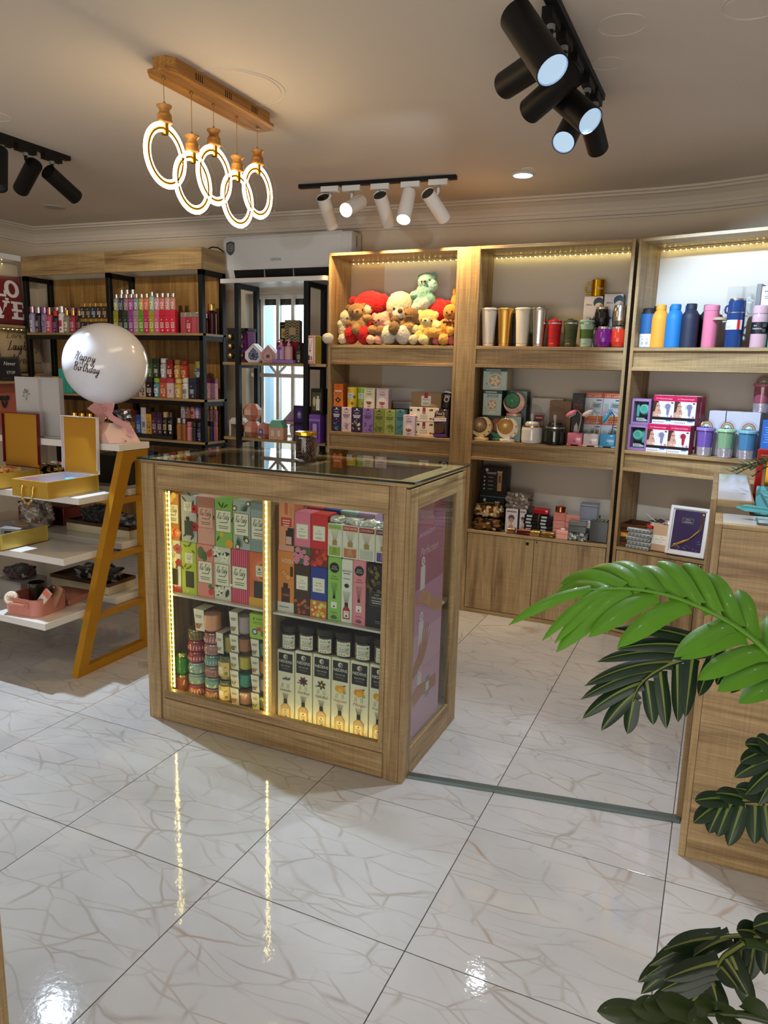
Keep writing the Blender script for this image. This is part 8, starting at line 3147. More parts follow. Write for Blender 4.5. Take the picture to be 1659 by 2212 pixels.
m.prism([(-.074, .0985), (.074, .0985), (.045, .130), (-.045, .130)], -.003, .083, 'xz', 'e6e2e0')
put('house', m, 'print', t)
m = MB()
m.lathe([(.018, 0), (.02, .004), (.02, .05), (.012, .055)], 14, '1a1818', M=Matrix.Translation((.01, .035, 0)))
put('candle', m, 'gloss', t)
# ---------------------------------------------------------------- goods on the gold display stand
ZT, ZA, ZB_, ZC_ = 1.1005, .8625, .5895, .3115
# balloon gift box
gx, gy = -2.80, 2.855
t = thing('gift_bag_box', 'blush pink angled gift box with a pink ribbon under the balloon', 'box', (gx, gy, ZT), 0)
m = MB()
A = (.055, -.100)
# slanted front plate and the two folded ends
pl_ = [(.05, -.098, 0), (.118, .045, 0), (.052, .010, .098), (-.006, -.055, .098), (-.020, -.095, .052)]
m.add([(.050, -.100, 0), (.116, .046, 0), (.048, .045, .098), (.010, -.050, .098), (.022, -.100, .052)], [(0, 1, 2, 3, 4)], 'f0d2cc')
m.add([(.050, -.100, 0), (.022, -.100, .052), (.010, -.050, .098), (-.090, -.050, .098), (-.100, -.100, 0)], [(0, 1, 2, 3, 4)], 'e0b4a4')
m.add([(.116, .046, 0), (.048, .045, .098), (-.090, .045, .098), (-.100, .046, 0)], [(0, 1, 2, 3)], 'e4bcb0')
m.add([(-.100, -.100, 0), (-.090, -.050, .098), (-.090, .045, .098), (-.100, .046, 0)], [(0, 1, 2, 3)], 'e4bcb0')
m.add([(-.100, -.100, 0), (.050, -.100, 0), (.116, .046, 0), (-.100, .046, 0)], [(0, 1, 2, 3)], 'e4bcb0')
m.add([(-.090, -.050, .085), (.010, -.050, .085), (.048, .045, .085), (-.090, .045, .085)], [(0, 1, 2, 3)], '4a3c44')
put('box_shell', m, 'print', t)
m = MB()
m.add([(.0835, -.031, .008), (.0875, -.022, .008), (.0868, -.0222, .012), (.0828, -.0312, .012)], [(0, 1, 2, 3)], '3c2c28')
put('slot', m, 'print', t)
bx, by = -2.845, 2.850
m = MB()
m.tube([(-.045, -.005, .085), (-.045, -.005, .200)], .012, 12, 'f0c8c8')
put('clear_tube', m, 'clear', t)
m = MB()

def ribbon(pts, w, col):
 vs, fs = [], []
 for i, p_ in enumerate(pts):
  p_ = Vector(p_)
  a = Vector(pts[max(i - 1, 0)])
  b_ = Vector(pts[min(i + 1, len(pts) - 1)])
  d_ = (b_ - a).normalized()
  n_ = d_.cross(Vector((.66, -.70, .25))).normalized() * w / 2
  vs += [tuple(p_ + n_), tuple(p_ - n_)]
 for i in range(len(pts) - 1):
  fs.append((2 * i, 2 * i + 1, 2 * i + 3, 2 * i + 2))
 m.add(vs, fs, col, True)
 m.add([(v[0] + .001, v[1] + .001, v[2]) for v in vs], [f[::-1] for f in fs], col, True)

K_ = (-.035, -.035, .165)
ribbon([K_, (-.075, -.060, .185), (-.095, -.070, .170), (-.070, -.055, .150), K_], .035, 'cc8c88')
ribbon([K_, (-.010, -.045, .205), (.012, -.040, .195), (-.005, -.03, .165), K_], .04, 'd49894')
ribbon([K_, (-.045, -.055, .13), (-.050, -.065, .10)], .045, 'cc8c8c')
ribbon([K_, (.01, -.04, .125), (.045, -.03, .105), (.085, -.01, .085), (.098, -.002, .050), (.088, -.008, .030)], .030, 'd89ca0')
m.ell(K_, (.014, .012, .016), 'c88484', n=10, k=7)
put('ribbon', m, 'gloss', t)
crumple('cellophane_wrap', 'silver cellophane tuft stuffed beside the ribbon of the pink gift box', 'wrapper', gx + .015, gy + .02, ZT + .0865, .065, .04, .038, 'a8a4a4', 'foil', .7, 91, cols=['8c8888', 'c8c4c4', '4c484a', 'e4e2e2'])
t = thing('balloon', 'white balloon lettered Happy Birthday above the pink gift box', 'balloon', (bx, by, 1.4885))
Rb = .2055
m = MB()
n, k = 40, 26
vs, fs = [], []
for i in range(1, k):
 th = PI * i / k
 for j in range(n):
  a = 2 * PI * j / n
  r = Rb * math.sin(th) * (1.0 + .0 * math.cos(th))
  z = Rb * math.cos(th) * .985
  vs.append((r * math.cos(a), r * math.sin(a), z))
vs += [(0, 0, Rb * .985), (0, 0, -Rb * .985)]
for i in range(k - 2):
 for j in range(n):
  l = (j + 1) % n
  fs.append((i * n + j, (i + 1) * n + j, (i + 1) * n + l, i * n + l))
for j in range(n):
 l = (j + 1) % n
 fs.append((len(vs) - 2, j, l))
 fs.append((len(vs) - 1, (k - 2) * n + l, (k - 2) * n + j))
m.add(vs, fs, 'e6eaf6', True)
put('skin', m, 'gloss', t)
m = MB()
m.lathe([(.014, -Rb - .012), (.010, -Rb - .002), (.018, -Rb + .010), (.0, -Rb + .012)], 16, 'd8dae2')
put('neck', m, 'gloss', t)
p = Print(0)
p.script('Happy', -.008, .026, .040, '3c2a30', .108, .085)
p.script('Birthday', -.004, -.026, .040, '3c2a30', .132, .085)
az0 = math.radians(-72)     # the lettering faces a little aside of the camera
for i, v in enumerate(p.v):
 u, w_ = v[0] / Rb, v[2] / Rb
 az = az0 + u
 el = w_ - u * .16
 rr = Rb * 1.006
 p.v[i] = (rr * math.cos(el) * math.cos(az), rr * math.cos(el) * math.sin(az), rr * math.sin(el) * .985)
put('lettering', p, 'print', t)

# white folded box standing behind the gold boxes
t = thing('white_folder_box', 'open white gift box standing upright on the top board', 'box', (-3.268, 2.802, ZT))
m = MB()
m.add([(0, 0, 0), (-.155, -.02, 0), (-.155, -.02, .312), (0, 0, .312)], [(0, 1, 2, 3)], 'c4c3c1')
m.add([(.001, .004, 0), (-.155, -.016, 0), (-.155, -.016, .312), (.001, .004, .312)], [(3, 2, 1, 0)], 'c4c3c1')
m.cbox(-.155, 0, -.018, -.014, .306, .312, .001, 'c4c3c1')
m.box(0, .155, .012, .016, 0, .312, 'c2c0be')
m.box(.151, .155, -.012, .012, 0, .312, 'c2c0be')
m.box(0, .151, -.012, .012, .306, .312, 'c2c0be')
m.box(0, .004, -.012, .012, 0, .306, 'cfcbc7')
m.box(.004, .151, -.012, .012, 0, .006, 'cfcbc7')
put('panels', m, 'gloss', t)
p = Print(-.0165)
for a in range(14):
 p.circ(-.085 + .012 * math.cos(a * .6), .232 + .002 * a * math.sin(a), .002, '4a4a4c', n=6)
for x0, z0, x1, z1 in ((-.100, .226, -.088, .250), (-.088, .250, -.078, .228), (-.078, .228, -.070, .246), (-.070, .246, -.066, .222), (-.066, .222, -.050, .222), (-.090, .214, -.082, .190), (-.082, .190, -.070, .216)):
 p.line(x0, z0, x1, z1, .0022, '4a4a4c')
p.circ(-.102, .212, .004, '3a3a3c', n=6)
put('pen_scrawl', p, 'print', t)

def flip_box(name, label, x0, x1, y0, y1, z, h, lidh, outer, inner, rim, lid=True, handle=True):
 """keepsake box open at the back hinge, lid standing"""
 t = thing(name, label, 'box', ((x0 + x1) / 2, y0, z), 0)
 w, d = x1 - x0, y1 - y0
 m = MB()
 T = .006
 m.cbox(-w / 2, w / 2, 0, T, 0, h, .001, outer)
 m.cbox(-w / 2, w / 2, d - T, d, 0, h, .001, outer)
 m.cbox(-w / 2, -w / 2 + T, T, d - T, 0, h, .001, outer)
 m.cbox(w / 2 - T, w / 2, T, d - T, 0, h, .001, outer)
 put('walls', m, 'goldpaint', t)
 m = MB()
 m.box(-w / 2 + T, w / 2 - T, T, d - T, .002, .012, 'dcdae2')
 m.box(-w / 2 + T, -w / 2 + T + .002, T, d - T, .012, h - .002, 'dcdae2')
 m.box(w / 2 - T - .002, w / 2 - T, T, d - T, .012, h - .002, 'd0cede')
 m.box(-w / 2 + T, w / 2 - T, d - T - .002, d - T, .012, h - .002, 'c8c4d8')
 put('lining', m, 'print', t)
 m = MB()
 m.box(-w / 2 - .003, w / 2 + .003, -.003, d + .003, -.0, .0025, rim)
 put('base_edge', m, 'print', t)
 if lid:
  m = MB()
  L = .045
  m.cbox(-w / 2 - .004, w / 2 + .004, .004, .009, 0, lidh, .001, rim)
  m.box(-w / 2 + .004, w / 2 - .004, .002, .004, .005, lidh - .006, inner)
  m.box(-w / 2 - .004, w / 2 + .004, -.012, .009, lidh - .0035, lidh, rim)
  m.box(-w / 2 - .004, -w / 2 - .001, -.010, .004, .02, lidh - .004, rim)
  m.box(w / 2 + .001, w / 2 + .004, -.010, .004, .02, lidh - .004, rim)
  m.box(-w / 2 + .004, w / 2 - .004, -.011, .002, lidh - .006, lidh - .0036, inner)
  put('lid', m, 'print', t, (0, d - .002, h), rot=(-.03, 0, 0))
 if handle:
  m = MB()
  for s_ in (-1, 1):
   m.cyl((s_ * .036 - .014, -.006, h * .62), (s_ * .036 + .014, -.006, h * .62), .005, n=8, col='e8c060')
   m.ell((s_ * .036, -.008, h * .62), (.008, .006, .007), 'f0d080', n=10, k=6)
  pts = [(-.036, -.010, h * .60), (-.037, -.013, h * .30), (-.030, -.015, h * .02 - .006), (-.014, -.016, -.022), (.010, -.016, -.024), (.028, -.015, -.008), (.036, -.013, h * .28), (.036, -.010, h * .60)]
  m.tube(pts, .0045, 8, 'e0b450')
  for a, b_, c in pts[1:-1]:
   m.ell((a, b_, c), (.0058, .0058, .0058), 'f0d484', n=8, k=5)
  put('handle', m, 'metal', t)
 return t

flip_box('keepsake_box', 'open gold keepsake box with white-edged lid and a chain handle', -3.030, -2.798, 2.408, 2.722, ZA, .082, .285, 'dcb44c', 'b8821c', 'e2e2ea')
flip_box('keepsake_box', 'open gold keepsake box with dark red edges beside the chain-handled one', -3.475, -3.222, 2.44, 2.735, ZA, .078, .285, 'dcb44c', 'b8821c', '6c1018', True, False)
m = MB()
m.cbox(-.05, .05, 0, .12, 0, .030, .002, '9c3c54')
tag(put('pink_card', m, 'print', None, (-2.935, 2.45, ZA + .013), .25), 'dusty pink printed card lying inside the chain-handled gold box', 'card')
m = MB()
m.cbox(-.045, .055, 0, .10, 0, .034, .004, '2c4450')
m.cbox(-.03, .01, .03, .075, .034, .058, .006, '58c0d4')
tag(put('blue_bottle', m, 'gloss', None, (-2.885, 2.58, ZA + .013)), 'slate and light blue toiletry box inside the chain-handled gold box', 'box')
crumple('yellow_scarf', 'yellow and orange cloth spilling over the red-edged gold box', 'cloth', -3.348, 2.585, ZA + .014, .078, .085, .040, 'e8c040', 'soft', .3, 41, flat=.7, cols=['e8c848', 'd84c28', 'f0d878', 'e8c848'])
# middle tier
flip_box('keepsake_box', 'open gold box without lid on the middle tier, full of small cosmetics', -3.345, -3.085, 2.372, 2.645, ZB_, .080, .25, 'd8c060', 'b8821c', '6c1018', False, False)
for i, (x, y, c, rz, lab) in enumerate(((-3.24, 2.42, 'e8e8e8', .5, 'white and black cosmetic box'), (-3.16, 2.50, '8c8680', .3, 'grey cosmetic tube box'), (-3.20, 2.58, 'b89880', -.4, 'tan cloth pouch'))):
 m = MB()
 m.cbox(-.055, .055, -.025, .025, 0, .075, .004, c)
 m.box(-.03, .01, -.0256, -.025, .03, .06, '2c2c2e')
 m.box(-.05, -.02, -.02, .02, .075, .0756, '1c1c1e' if i == 0 else c)
 tag(put('cosmetic_box', m, 'print', None, (x, y, ZB_ + .013), rz), '%s in the lidless gold box' % lab, 'box', 'cosmetics in the lidless gold box')
simple_case('mauve_box', 'metallic mauve lidless gift box on the back board of the middle tier', -3.475, 2.935, ZB_, .36, .13, .108, '8c4c50', '94545a', 'brushed', .06)

def rag(name, label, x, y, z, rx, ry, rz_, seed, cols):
 return crumple(name, label, 'garment', x, y, z, rx, ry, rz_, cols[0], 'soft', .45, seed, flat=.5, cols=cols)

def lid_tray(label, x0, x1, y0, z, d, rim):
 t = thing('gift_tray', label, 'tray', ((x0 + x1) / 2, y0, z))
 w = x1 - x0
 m = MB()
 m.cbox(-w / 2, w / 2, 0, d, 0, .044, .002, 'd8cfae')
 put('base', m, 'gloss', t)
 m = MB()
 for bx in ((-w / 2 - .003, w / 2 + .003, -.003, .004), (-w / 2 - .003, w / 2 + .003, d - .004, d + .003), (-w / 2 - .003, -w / 2 + .004, .004, d - .004), (w / 2 - .004, w / 2 + .003, .004, d - .004)):
  m.box(*bx, .0445, .062, rim)
 m.box(-w / 2 + .004, w / 2 - .004, .004, d - .004, .0445, .048, '1c1614')
 put('rim', m, 'print', t)
 return t

lid_tray('cream gift tray with brown rim and black garments on the middle tier', -3.205, -2.758, 2.87, ZB_, .17, '4a3020')
rag('black_garment', 'black cap-like garment in the middle tier gift tray', -3.02, 2.95, ZB_ + .0490, .11, .06, .045, 51, ['161418', '0e0d10', '201d22'])
rag('black_garment', 'glossy black garment in the middle tier gift tray', -2.85, 2.95, ZB_ + .0490, .075, .055, .030, 52, ['121114', '3c3a3e', '8c8a88', '0c0b0e'])
lid_tray('cream gift tray with brown rim on the lowest tier', -3.20, -2.790, 2.745, ZC_, .19, '5a3a22')
rag('black_garment', 'black and white patterned garment in the lowest tier gift tray', -2.93, 2.83, ZC_ + .0490, .13, .075, .034, 53, ['121114', '1a181c', '0e0d10', '9c9890', '141216'])
# lowest tier: pink vanity case
t = thing('vanity_case', 'open dusty pink vanity case full of brushes on the lowest tier', 'case', (-2.915, 2.315, ZC_), .08)

def rrect(w, d, r, n=6):
 pts = []
 for cx, cy, a0 in ((w / 2 - r, r, -PI / 2), (w / 2 - r, d - r, 0), (-w / 2 + r, d - r, PI / 2), (-w / 2 + r, r, PI)):
  for i in range(n + 1):
   a = a0 + PI / 2 * i / n
   pts.append((cx + r * math.cos(a), cy + r * math.sin(a)))
 return pts

PK = 'd08878'
m = MB()
outer, inner = rrect(.215, .20, .045), [(x * .955, .0045 + y * .955) for x, y in rrect(.215, .20, .045)]
n = len(outer)
vs = [(x, y, 0) for x, y in outer] + [(x, y, .080) for x, y in outer] + [(x, y, .080) for x, y in inner] + [(x, y, .010) for x, y in inner]
fs = []
for i in range(n):
 j = (i + 1) % n
 for k in range(3):
  fs.append((k * n + i, k * n + j, (k + 1) * n + j, (k + 1) * n + i))
m.add(vs, fs, PK, False)
m.add(vs[:n], [tuple(range(n))[::-1]], PK)
m.add(vs[3 * n:], [tuple(range(n))], 'a86858')
put('case_body', m, 'gloss', t)
m = MB()
m.tube([(x, y, .081) for x, y in outer], .0025, 6, 'c07868', closed=True)
put('piping', m, 'gloss', t)
m = MB()
m.cbox(-.060, .035, -.012, -.004, .046, .062, .004, 'd08c7c')
for x in (-.066, .041):
 m.cbox(x - .014, x + .014, -.006, 0, .040, .066, .002, 'c88070')
 m.ell((x, -.008, .060), (.003, .002, .003), 'd8b088', n=8, k=5)
 m.ell((x, -.008, .046), (.003, .002, .003), 'd8b088', n=8, k=5)
put('handle', m, 'gloss', t)
m = MB()
m.cbox(-.10, .10, .205, .39, .0, .028, .004, 'c88070')
put('open_lid', m, 'gloss', t)
# contents
t2 = thing('hair_brush', 'black bristled hair brush leaning in the pink vanity case', 'brush', (-2.888, 2.40, ZC_ + .03), 0, rot=(.15, .75, .25))
m = MB()
m.cyl((0, 0, -.02), (0, 0, .05), .007, .009, n=10, col='5a2418')
m.ell((0, 0, .10), (.022, .010, .055), '5a2c1c', n=14, k=9)
put('handle', m, 'gloss', t2)
m = MB()
for i in range(9):
 for j in range(5):
  z = .055 + .011 * i
  x = (j - 2) * .008
  m.cyl((x, -.006, z), (x * 1.3 - .0, -.030, z + .004), .0012, n=4, col='17120f')
b_ = put('bristles', m, 'matte', t2)
b_['kind'] = 'stuff'
t2 = thing('round_scrubber', 'cream ribbed hand mirror head leaning on the rim of the vanity case', 'brush', (-2.985, 2.335, ZC_ + .066), 0, rot=(1.05, 0, .5))
m = MB()
m.lathe([(.026, 0), (.032, .006), (.032, .024), (.026, .030), (0, .031)], 24, 'efdcc4')
for i in range(7):
 a = -2.4 + i * .28
 m.box(.0322 * math.cos(a) - .001, .0322 * math.cos(a) + .001, .0322 * math.sin(a) - .001, .0322 * math.sin(a) + .001, .005, .024, 'c8a484')
m.cyl((.03, -.02, .012), (.075, -.04, .012), .006, n=8, col='efdcc4')
put('head', m, 'gloss', t2)
p = Print(0)
for i in range(5):
 p.line(-.016 + .007 * i, -.002, -.012 + .007 * i, .010 - .002 * (i % 2), .0018, '2c2420')
p.lines(.002, -.008, .03, 2, .006, .002, '2c2420')
for i, v in enumerate(p.v):
 p.v[i] = (v[0], v[2], .0318)
put('lettering', p, 'print', t2)
t2 = thing('dark_cup', 'dark olive glass cup standing in the vanity case', 'cup', (-2.945, 2.44, ZC_ + .012))
m = MB()
m.lathe([(.034, 0), (.038, .005), (.040, .115), (.037, .116), (.034, .010), (0, .009)], 24, '26241a')
put('cup_body', m, 'tumbler', t2)
carton('comb_pack', 'white and coral comb packet slanting in the vanity case', 'packet', -2.862, 2.355, ZC_ + .03, .040, .012, .125, 'e2d4c8', lambda p, w, h: (p.rect(-w * .5, w * .5, h * .74, h, 'e07868'), p.lines(0, h * .5, w * .5, 3, h * .08, h * .03, '6a4c44')), rot=(0, .72, .1))
carton('clear_pouch', 'brown see-through pouch sticking out of the vanity case', 'packet', -2.838, 2.42, ZC_ + .025, .055, .010, .120, 'b08468', lambda p, w, h: (p.line(-w * .3, h * .1, w * .1, h * .8, w * .06, 'd8a888'), p.line(w * .0, h * .1, w * .3, h * .8, w * .05, 'c89070')), rot=(0, .45, .1))
simple_case('grey_storage_box', 'grey open box at the frame edge on the lowest tier', -3.165, 2.45, ZC_, .19, .16, .10, '8a8884', '8e8c88', lidh=.05)
rag('dark_garment', 'dark garment heaped in the grey open box on the lowest tier', -3.165, 2.53, ZC_ + .0995, .07, .06, .03, 55, ['1c1416', '3c1c1c', '141012', '8c7c70'])
m = MB()
m.cbox(0, .26, 0, .12, 0, .150, .003, '0e0f16')
tag(put('black_box', m, 'matte', None, (-3.06, 2.935, ZA)), 'large matte black box on the back board behind the gold frame', 'box')
crumple('silver_bag', 'grey and white plastic bag bundle under the upper gold boxes', 'packet', -3.42, 2.86, ZB_ + .0, .10, .05, .075, 'b8b2ac', 'foil', .4, 58, flat=.4, cols=['b0aaa4', 'd8d4ce', '8c8680', 'd88890'])
crumple('jewellery_heap', 'heap of gold chains on a dark tray behind the gold boxes', 'jewellery', -3.42, 2.98, ZA, .14, .06, .03, '3c2c18', 'metal', .7, 59, flat=.5, cols=['2c2014', 'c8a048', '1c1610', 'e8d8a0', '2c2014'])

# ---------------------------------------------------------------- things on the cash desk
t = thing('planter_box', 'dark navy square planter with a gold edge on the cash desk', 'planter', (.225, 2.74, 1.0565))
m = MB()
m.cbox(-.055, .14, 0, .16, 0, .175, .003, '1c2636')
put('box', m, 'matte', t)
m = MB()
m.cbox(-.072, -.0555, -.002, .16, 0, .170, .002, 'c89838')
put('gold_side', m, 'brushed', t)
pl = thing('desk_plant', 'artificial spiky plant with an orange flower in the navy planter', 'plant', (.26, 2.80, 1.215))
m = MB()
RP = random.Random(21)

def blade(m, base, d, L, w, droop, col, seg=6):
 base, d = Vector(base), Vector(d).normalized()
 side = d.cross(Vector((0, 0, 1)))
 side = side.normalized() if side.length > .01 else Vector((1, 0, 0))
 vs, fs = [], []
 for i in range(seg + 1):
  s_ = i / seg
  p_ = base + d * L * s_ + Vector((0, 0, -droop * L * s_ * s_))
  ww = w * (math.sin(PI * min(1, .12 + s_ * .88)) ** .7) / 2
  vs += [tuple(p_ + side * ww + Vector((0, 0, ww * .25))), tuple(p_), tuple(p_ - side * ww + Vector((0, 0, ww * .25)))]
 for i in range(seg):
  a = 3 * i
  fs += [(a, a + 1, a + 4, a + 3), (a + 1, a + 2, a + 5, a + 4)]
 m.add(vs, fs, col, True)

for i in range(16):
 a = RP.uniform(0, 6.28)
 blade(m, (0, 0, 0), (math.cos(a), math.sin(a), RP.uniform(.7, 1.6)), RP.uniform(.06, .10), .010, .3, ['c86c4c', 'd87c58', 'b85c3c'][i % 3])
o = put('flower', m, 'leaf', pl)
for i in range(7):
 m = MB()
 a = PI + (i - 3) * .42
 d_ = Vector((math.cos(a), math.sin(a) * .7 - .25, .30))
 pts = [Vector((-.02, 0, 0)) + d_ * (.19 * k / 8) + Vector((0, 0, -.09 * (k / 8) ** 2)) for k in range(9)]
 m.tube([tuple(q) for q in pts], .0018, 5, '3c4c28')
 for k in range(1, 9):
  for s_ in (-1, 1):
   sd = d_.cross(Vector((0, 0, 1))).normalized() * s_
   blade(m, tuple(pts[k]), tuple(sd * .8 + d_ * .9 + Vector((0, 0, .35))), .055 - .003 * k, .010, .2, ['2e4424', '3a5230', '46603a'][(i + k) % 3], 4)
 put('frond', m, 'leaf', pl)
carton('red_box', 'bright red box standing behind the planter on the cash desk', 'box', .165, 2.95, 1.0565, .06, .04, .19, 'c4201c', lambda p, w, h: (p.lines(0, h * .9, w * .7, 2, h * .05, h * .025, 'e87860'), p.circ(0, h * .6, w * .12, 'e87860', n=8)))

def sea(p, w, h):
 R_ = random.Random(3)
 for i in range(26):
  x, z = R_.uniform(-.46, .46) * w, R_.uniform(.3, .95) * h
  p.leafshape(x, z, w * .10, h * .04, R_.uniform(-.3, .3), ['3c8cb8', 'a8e0ec', '58b0cc'][i % 3])
 p.circ(w * .30, h * .62, w * .14, 'f0f4f4', n=12)
 for i in range(8):
  p.circ(-w * .30 + w * .05 * i, h * .14, w * .06, '2c3c94', n=8)
 p.poly([(w * .0, h * .2), (w * .4, h * .34), (w * .42, h * .2)], 'b06c4c')

carton('picture_box', 'turquoise sea-pattern box leaning on the planter', 'box', .245, 2.62, 1.0645, .23, .018, .098, '6cc4d8', sea, rot=(-.45, 0, 0))
t = thing('hair_dryer', 'turquoise hair styling brush with a long handle on the cash desk', 'hair tool', (.20, 2.425, 1.079))
m = MB()
m.ell((.02, 0, .030), (.045, .034, .030), '2cb4a4', n=22, k=14)
for v in range(len(m.v)):
 pass
put('head', m, 'soft', t)
m = MB()
m.tube([(.0, .012, .028), (-.05, .016, .034), (-.105, .020, .036), (-.125, .014, .032), (-.105, .008, .028), (-.05, .004, .026), (0, 0, .024)], .005, 8, '58b4bc')
put('handle', m, 'gloss', t)
m = MB()
m.cbox(0, .10, 0, .09, 0, .003, .001, 'e4e6e6')
m.box(.012, .088, .012, .05, .003, .0034, 'cfd4d4')
m.box(-.004, 0, 0, .09, 0, .006, '6c6058')
m.box(0, .055, -.004, 0, 0, .006, '6c6058')
tag(put('desk_pad', m, 'lacquer', None, (.130, 2.352, 1.0785)), 'small framed white pad lying on the cash desk', 'pad')
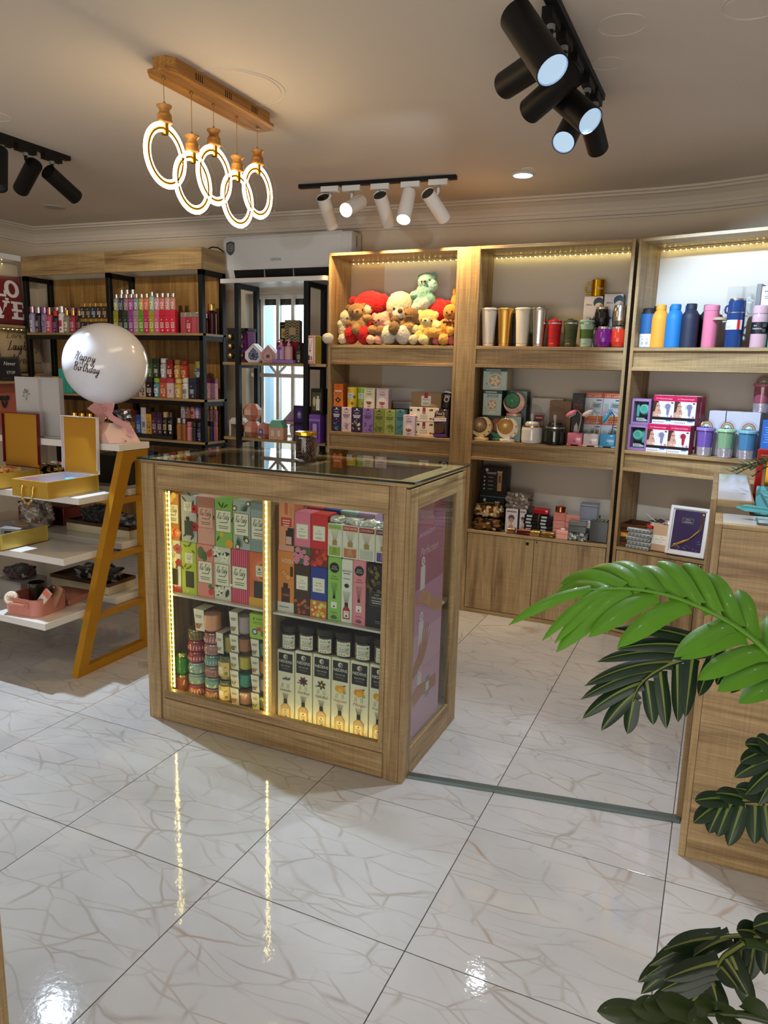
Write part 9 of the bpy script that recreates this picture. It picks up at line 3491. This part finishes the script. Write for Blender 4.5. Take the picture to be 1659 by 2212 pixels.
LEAVES = [  # the lit leaf gets its brightness from a lighter painted green
 ('bright green split leaf with the light put into its colour', '5a9422', None, [(0.136, 1.2, 1.039), (0.096, 1.2, 1.088), (0.044, 1.2, 1.122), (-0.018, 1.2, 1.145), (-0.067, 1.2, 1.153), (-0.116, 1.2, 1.152), (-0.171, 1.2, 1.142)], [((-0.166, 1.2, 1.144), (-0.282, 1.13, 1.083), 0.02, 0.1), ((-0.143, 1.2, 1.145), (-0.226, 1.13, 1.066), 0.02, 0.1), ((-0.13, 1.2, 1.145), (-0.206, 1.13, 1.065), 0.02, 0.1), ((-0.101, 1.2, 1.148), (-0.202, 1.13, 1.051), 0.034, 0.1), ((-0.064, 1.2, 1.145), (-0.154, 1.13, 1.085), 0.034, 0.1), ((-0.018, 1.2, 1.141), (-0.11, 1.13, 1.076), 0.034, 0.1), ((0.044, 1.2, 1.121), (-0.028, 1.13, 1.076), 0.034, 0.1), ((0.068, 1.2, 1.103), (-0.018, 1.13, 1.075), 0.034, 0.1), ((0.096, 1.2, 1.085), (0.008, 1.13, 1.047), 0.034, 0.1), ((0.112, 1.2, 1.065), (0.036, 1.13, 1.035), 0.034, 0.1), ((0.123, 1.2, 1.044), (0.066, 1.13, 1.023), 0.034, 0.1), ((-0.146, 1.2, 1.146), (-0.236, 1.27, 1.105), 0.03, 0.16), ((-0.121, 1.2, 1.151), (-0.229, 1.27, 1.125), 0.03, 0.16), ((-0.091, 1.2, 1.154), (-0.179, 1.27, 1.16), 0.03, 0.16), ((-0.062, 1.2, 1.153), (-0.145, 1.27, 1.175), 0.03, 0.16), ((-0.031, 1.2, 1.151), (-0.102, 1.27, 1.173), 0.03, 0.16), ((-0.005, 1.2, 1.147), (-0.072, 1.27, 1.187), 0.03, 0.16), ((0.024, 1.2, 1.135), (-0.033, 1.27, 1.188), 0.03, 0.16), ((0.051, 1.2, 1.118), (0.005, 1.27, 1.178), 0.03, 0.16), ((0.077, 1.2, 1.105), (0.054, 1.27, 1.158), 0.03, 0.16), ((0.1, 1.2, 1.089), (0.098, 1.27, 1.123), 0.03, 0.16)]),
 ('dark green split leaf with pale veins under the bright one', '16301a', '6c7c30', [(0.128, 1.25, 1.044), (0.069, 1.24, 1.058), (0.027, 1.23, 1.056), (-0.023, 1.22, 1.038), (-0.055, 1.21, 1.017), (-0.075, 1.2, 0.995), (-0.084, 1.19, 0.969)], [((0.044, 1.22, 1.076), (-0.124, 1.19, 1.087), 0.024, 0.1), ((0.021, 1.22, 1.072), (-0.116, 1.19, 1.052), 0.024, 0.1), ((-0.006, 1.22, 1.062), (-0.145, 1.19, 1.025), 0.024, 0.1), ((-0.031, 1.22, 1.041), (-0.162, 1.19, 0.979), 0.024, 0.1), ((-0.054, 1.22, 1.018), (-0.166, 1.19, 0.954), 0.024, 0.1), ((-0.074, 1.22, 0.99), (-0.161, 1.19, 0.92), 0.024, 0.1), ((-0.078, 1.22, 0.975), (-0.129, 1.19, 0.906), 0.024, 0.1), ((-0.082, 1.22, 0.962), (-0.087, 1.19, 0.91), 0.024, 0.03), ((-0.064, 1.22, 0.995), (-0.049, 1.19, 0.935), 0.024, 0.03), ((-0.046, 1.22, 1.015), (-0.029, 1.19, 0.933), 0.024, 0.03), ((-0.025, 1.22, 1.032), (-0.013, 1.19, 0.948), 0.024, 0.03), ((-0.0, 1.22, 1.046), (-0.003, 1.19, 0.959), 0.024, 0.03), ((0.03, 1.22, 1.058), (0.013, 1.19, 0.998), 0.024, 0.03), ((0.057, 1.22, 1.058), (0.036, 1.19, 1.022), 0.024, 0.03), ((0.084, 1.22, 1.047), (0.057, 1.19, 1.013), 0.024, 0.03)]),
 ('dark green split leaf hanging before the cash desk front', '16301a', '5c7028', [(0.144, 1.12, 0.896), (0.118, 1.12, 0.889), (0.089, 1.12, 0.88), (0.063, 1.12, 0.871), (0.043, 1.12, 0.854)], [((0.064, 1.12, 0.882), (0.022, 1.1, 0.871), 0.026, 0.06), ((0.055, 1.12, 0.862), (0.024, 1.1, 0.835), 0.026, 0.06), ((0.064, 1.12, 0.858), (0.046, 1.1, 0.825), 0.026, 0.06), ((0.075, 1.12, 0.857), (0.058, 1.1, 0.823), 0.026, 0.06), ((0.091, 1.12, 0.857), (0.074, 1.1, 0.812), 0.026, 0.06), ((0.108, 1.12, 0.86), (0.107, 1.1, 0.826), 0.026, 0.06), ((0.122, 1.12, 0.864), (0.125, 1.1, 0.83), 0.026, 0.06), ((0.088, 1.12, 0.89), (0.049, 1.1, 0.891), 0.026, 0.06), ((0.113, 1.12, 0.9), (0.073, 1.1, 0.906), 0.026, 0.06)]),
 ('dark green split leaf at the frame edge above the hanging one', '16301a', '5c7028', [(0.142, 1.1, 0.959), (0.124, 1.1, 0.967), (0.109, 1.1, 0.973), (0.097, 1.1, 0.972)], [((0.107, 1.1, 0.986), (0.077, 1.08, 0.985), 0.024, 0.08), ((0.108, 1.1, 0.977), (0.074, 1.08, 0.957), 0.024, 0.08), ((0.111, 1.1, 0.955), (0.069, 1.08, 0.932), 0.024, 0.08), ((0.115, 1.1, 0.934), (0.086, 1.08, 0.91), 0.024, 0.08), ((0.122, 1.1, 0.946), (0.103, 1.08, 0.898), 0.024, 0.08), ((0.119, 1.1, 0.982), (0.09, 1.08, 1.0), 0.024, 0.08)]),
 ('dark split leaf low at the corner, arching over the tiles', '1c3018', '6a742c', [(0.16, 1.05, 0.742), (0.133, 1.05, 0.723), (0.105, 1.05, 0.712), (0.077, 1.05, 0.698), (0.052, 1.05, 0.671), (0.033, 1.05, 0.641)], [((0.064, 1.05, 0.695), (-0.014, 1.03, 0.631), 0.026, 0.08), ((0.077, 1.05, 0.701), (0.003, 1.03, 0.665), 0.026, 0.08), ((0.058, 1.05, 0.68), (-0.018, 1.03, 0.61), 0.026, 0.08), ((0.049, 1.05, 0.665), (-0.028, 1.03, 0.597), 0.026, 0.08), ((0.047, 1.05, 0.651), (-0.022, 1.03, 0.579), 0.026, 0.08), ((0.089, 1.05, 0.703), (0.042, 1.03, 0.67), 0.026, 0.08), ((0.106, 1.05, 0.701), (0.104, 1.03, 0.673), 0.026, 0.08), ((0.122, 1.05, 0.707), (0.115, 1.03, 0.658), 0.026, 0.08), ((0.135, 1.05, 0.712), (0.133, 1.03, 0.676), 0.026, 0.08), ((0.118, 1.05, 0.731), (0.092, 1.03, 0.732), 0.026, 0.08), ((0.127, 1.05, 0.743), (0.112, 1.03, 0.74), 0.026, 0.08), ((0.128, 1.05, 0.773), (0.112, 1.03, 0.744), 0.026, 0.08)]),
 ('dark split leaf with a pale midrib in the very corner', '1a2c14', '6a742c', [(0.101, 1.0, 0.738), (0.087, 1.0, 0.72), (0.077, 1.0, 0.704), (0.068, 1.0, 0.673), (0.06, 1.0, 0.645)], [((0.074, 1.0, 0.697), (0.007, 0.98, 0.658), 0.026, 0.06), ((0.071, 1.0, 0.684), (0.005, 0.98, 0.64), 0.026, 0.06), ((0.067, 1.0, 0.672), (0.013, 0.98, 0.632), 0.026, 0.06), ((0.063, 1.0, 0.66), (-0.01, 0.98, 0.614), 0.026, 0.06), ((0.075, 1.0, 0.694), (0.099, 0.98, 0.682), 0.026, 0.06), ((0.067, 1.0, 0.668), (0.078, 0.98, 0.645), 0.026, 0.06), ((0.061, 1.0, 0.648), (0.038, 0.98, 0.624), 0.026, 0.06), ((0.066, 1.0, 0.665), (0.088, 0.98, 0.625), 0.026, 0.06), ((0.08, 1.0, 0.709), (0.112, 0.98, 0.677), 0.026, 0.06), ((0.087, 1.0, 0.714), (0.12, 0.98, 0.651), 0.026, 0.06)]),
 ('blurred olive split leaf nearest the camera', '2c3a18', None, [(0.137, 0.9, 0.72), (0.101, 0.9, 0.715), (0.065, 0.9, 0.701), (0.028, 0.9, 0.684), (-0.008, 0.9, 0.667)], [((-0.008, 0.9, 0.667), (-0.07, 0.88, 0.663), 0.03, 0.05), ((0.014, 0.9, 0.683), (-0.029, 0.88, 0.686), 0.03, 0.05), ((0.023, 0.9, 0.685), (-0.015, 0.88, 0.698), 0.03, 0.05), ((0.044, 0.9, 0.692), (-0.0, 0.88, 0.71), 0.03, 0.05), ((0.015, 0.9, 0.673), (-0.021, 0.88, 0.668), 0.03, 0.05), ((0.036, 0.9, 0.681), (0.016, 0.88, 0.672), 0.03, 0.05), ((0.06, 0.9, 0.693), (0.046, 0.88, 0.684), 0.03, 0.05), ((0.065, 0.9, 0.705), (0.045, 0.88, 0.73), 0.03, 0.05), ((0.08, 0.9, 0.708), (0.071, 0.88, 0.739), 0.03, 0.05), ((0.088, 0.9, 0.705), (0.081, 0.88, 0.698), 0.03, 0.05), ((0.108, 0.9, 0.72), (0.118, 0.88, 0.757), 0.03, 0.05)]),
]
# ---------------------------------------------------------------- artificial palm leaning in from the side
palm = thing('palm_plant', 'large artificial palm with split green leaves leaning into view', 'plant', (.52, 1.25, 0))
m = MB()
m.lathe([(.13, 0), (.16, .02), (.19, .30), (.185, .32), (.165, .32), (.160, .28), (0, .28)], 30, 'd8d4cc')
put('pot', m, 'gloss', palm)
m = MB()
m.lathe([(.0, .281), (.158, .285)], 24, '3c2c20')
put('soil', m, 'matte', palm)
ORG = Vector((.52, 1.25, 0))

def bez(P, t):
 P = [Vector(p) for p in P]
 while len(P) > 1:
  P = [P[i].lerp(P[i + 1], t) for i in range(len(P) - 1)]
 return P[0]

for li, (lab, col, vein, rib, lobes) in enumerate(LEAVES):
 RL = random.Random(li)
 N0 = Vector((-.1, -.78, .62)).normalized()
 m, v = MB(), MB()
 rb = [Vector(q) - ORG for q in rib]
 pts = []
 for i in range(len(rb) - 1):
  p0, p1, p2, p3 = rb[max(i - 1, 0)], rb[i], rb[i + 1], rb[min(i + 2, len(rb) - 1)]
  for k in range(5):
   t = k / 5
   pts.append(.5 * ((2 * p1) + (p2 - p0) * t + (2 * p0 - 5 * p1 + 4 * p2 - p3) * t * t + (3 * p1 - p0 - 3 * p2 + p3) * t ** 3))
 pts.append(rb[-1])
 n = len(pts)
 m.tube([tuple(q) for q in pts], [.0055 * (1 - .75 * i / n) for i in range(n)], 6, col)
 if vein:
  v.tube([tuple(q + N0 * .003) for q in pts], [.0034 * (1 - .75 * i / n) for i in range(n)], 5, vein)
 for bs, tp, wd, bul in lobes:
  bs, tp = Vector(bs) - ORG, Vector(tp) - ORG
  bs = min(pts, key=lambda q: (q - bs).length).lerp(bs, .35)
  L_ = (tp - bs).length
  mid = bs.lerp(tp, .5) + Vector((0, 0, bul * L_ * 1.6))
  N_ = (N0 + Vector((RL.uniform(-.25, .25), 0, RL.uniform(-.25, .25)))).normalized()
  vs, fs, vq = [], [], []
  S = 12
  for i in range(S + 1):
   s_ = i / S
   c = bs * (1 - s_) ** 2 + mid * 2 * s_ * (1 - s_) + tp * s_ * s_
   d = ((mid - bs) * (1 - s_) + (tp - mid) * s_).normalized()
   w = wd * ((.80 + .20 * math.sin(PI * min(1, s_ / .55) * .5)) if s_ < .5 else max(0, 1 - ((s_ - .5) / .5) ** 2.2) ** .85)
   if s_ < .12:
    w *= 1.25 - 2.0 * s_
   wv = N_.cross(d).normalized()
   fold = N_ * (w * .20)
   vs += [tuple(c + wv * w / 2 - fold), tuple(c + wv * w / 4 - fold * .35), tuple(c), tuple(c - wv * w / 4 - fold * .35), tuple(c - wv * w / 2 - fold)]
   q = .0020 * (1 - s_) + .0004
   vq += [tuple(c + wv * q + N_ * .0012), tuple(c - wv * q + N_ * .0012)]
  for i in range(S):
   for k in range(4):
    a = 5 * i + k
    fs.append((a, a + 1, a + 6, a + 5))
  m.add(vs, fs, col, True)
  if vein:
   v.add(vq, [(2 * i, 2 * i + 1, 2 * i + 3, 2 * i + 2) for i in range(S)], vein, True)
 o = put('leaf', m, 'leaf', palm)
 o['label'] = lab
 if vein:
  put('leaf_veins', v, 'matte', o)
 m = MB()
 p0 = pts[0]
 m.tube([tuple(bez([p0, p0 + (pts[0] - pts[4]) * 2.0, (0, 0, .45), (0, 0, .282)], i / 12)) for i in range(13)], .006, 6, '2c4418')
 put('stalk', m, 'leaf', palm)
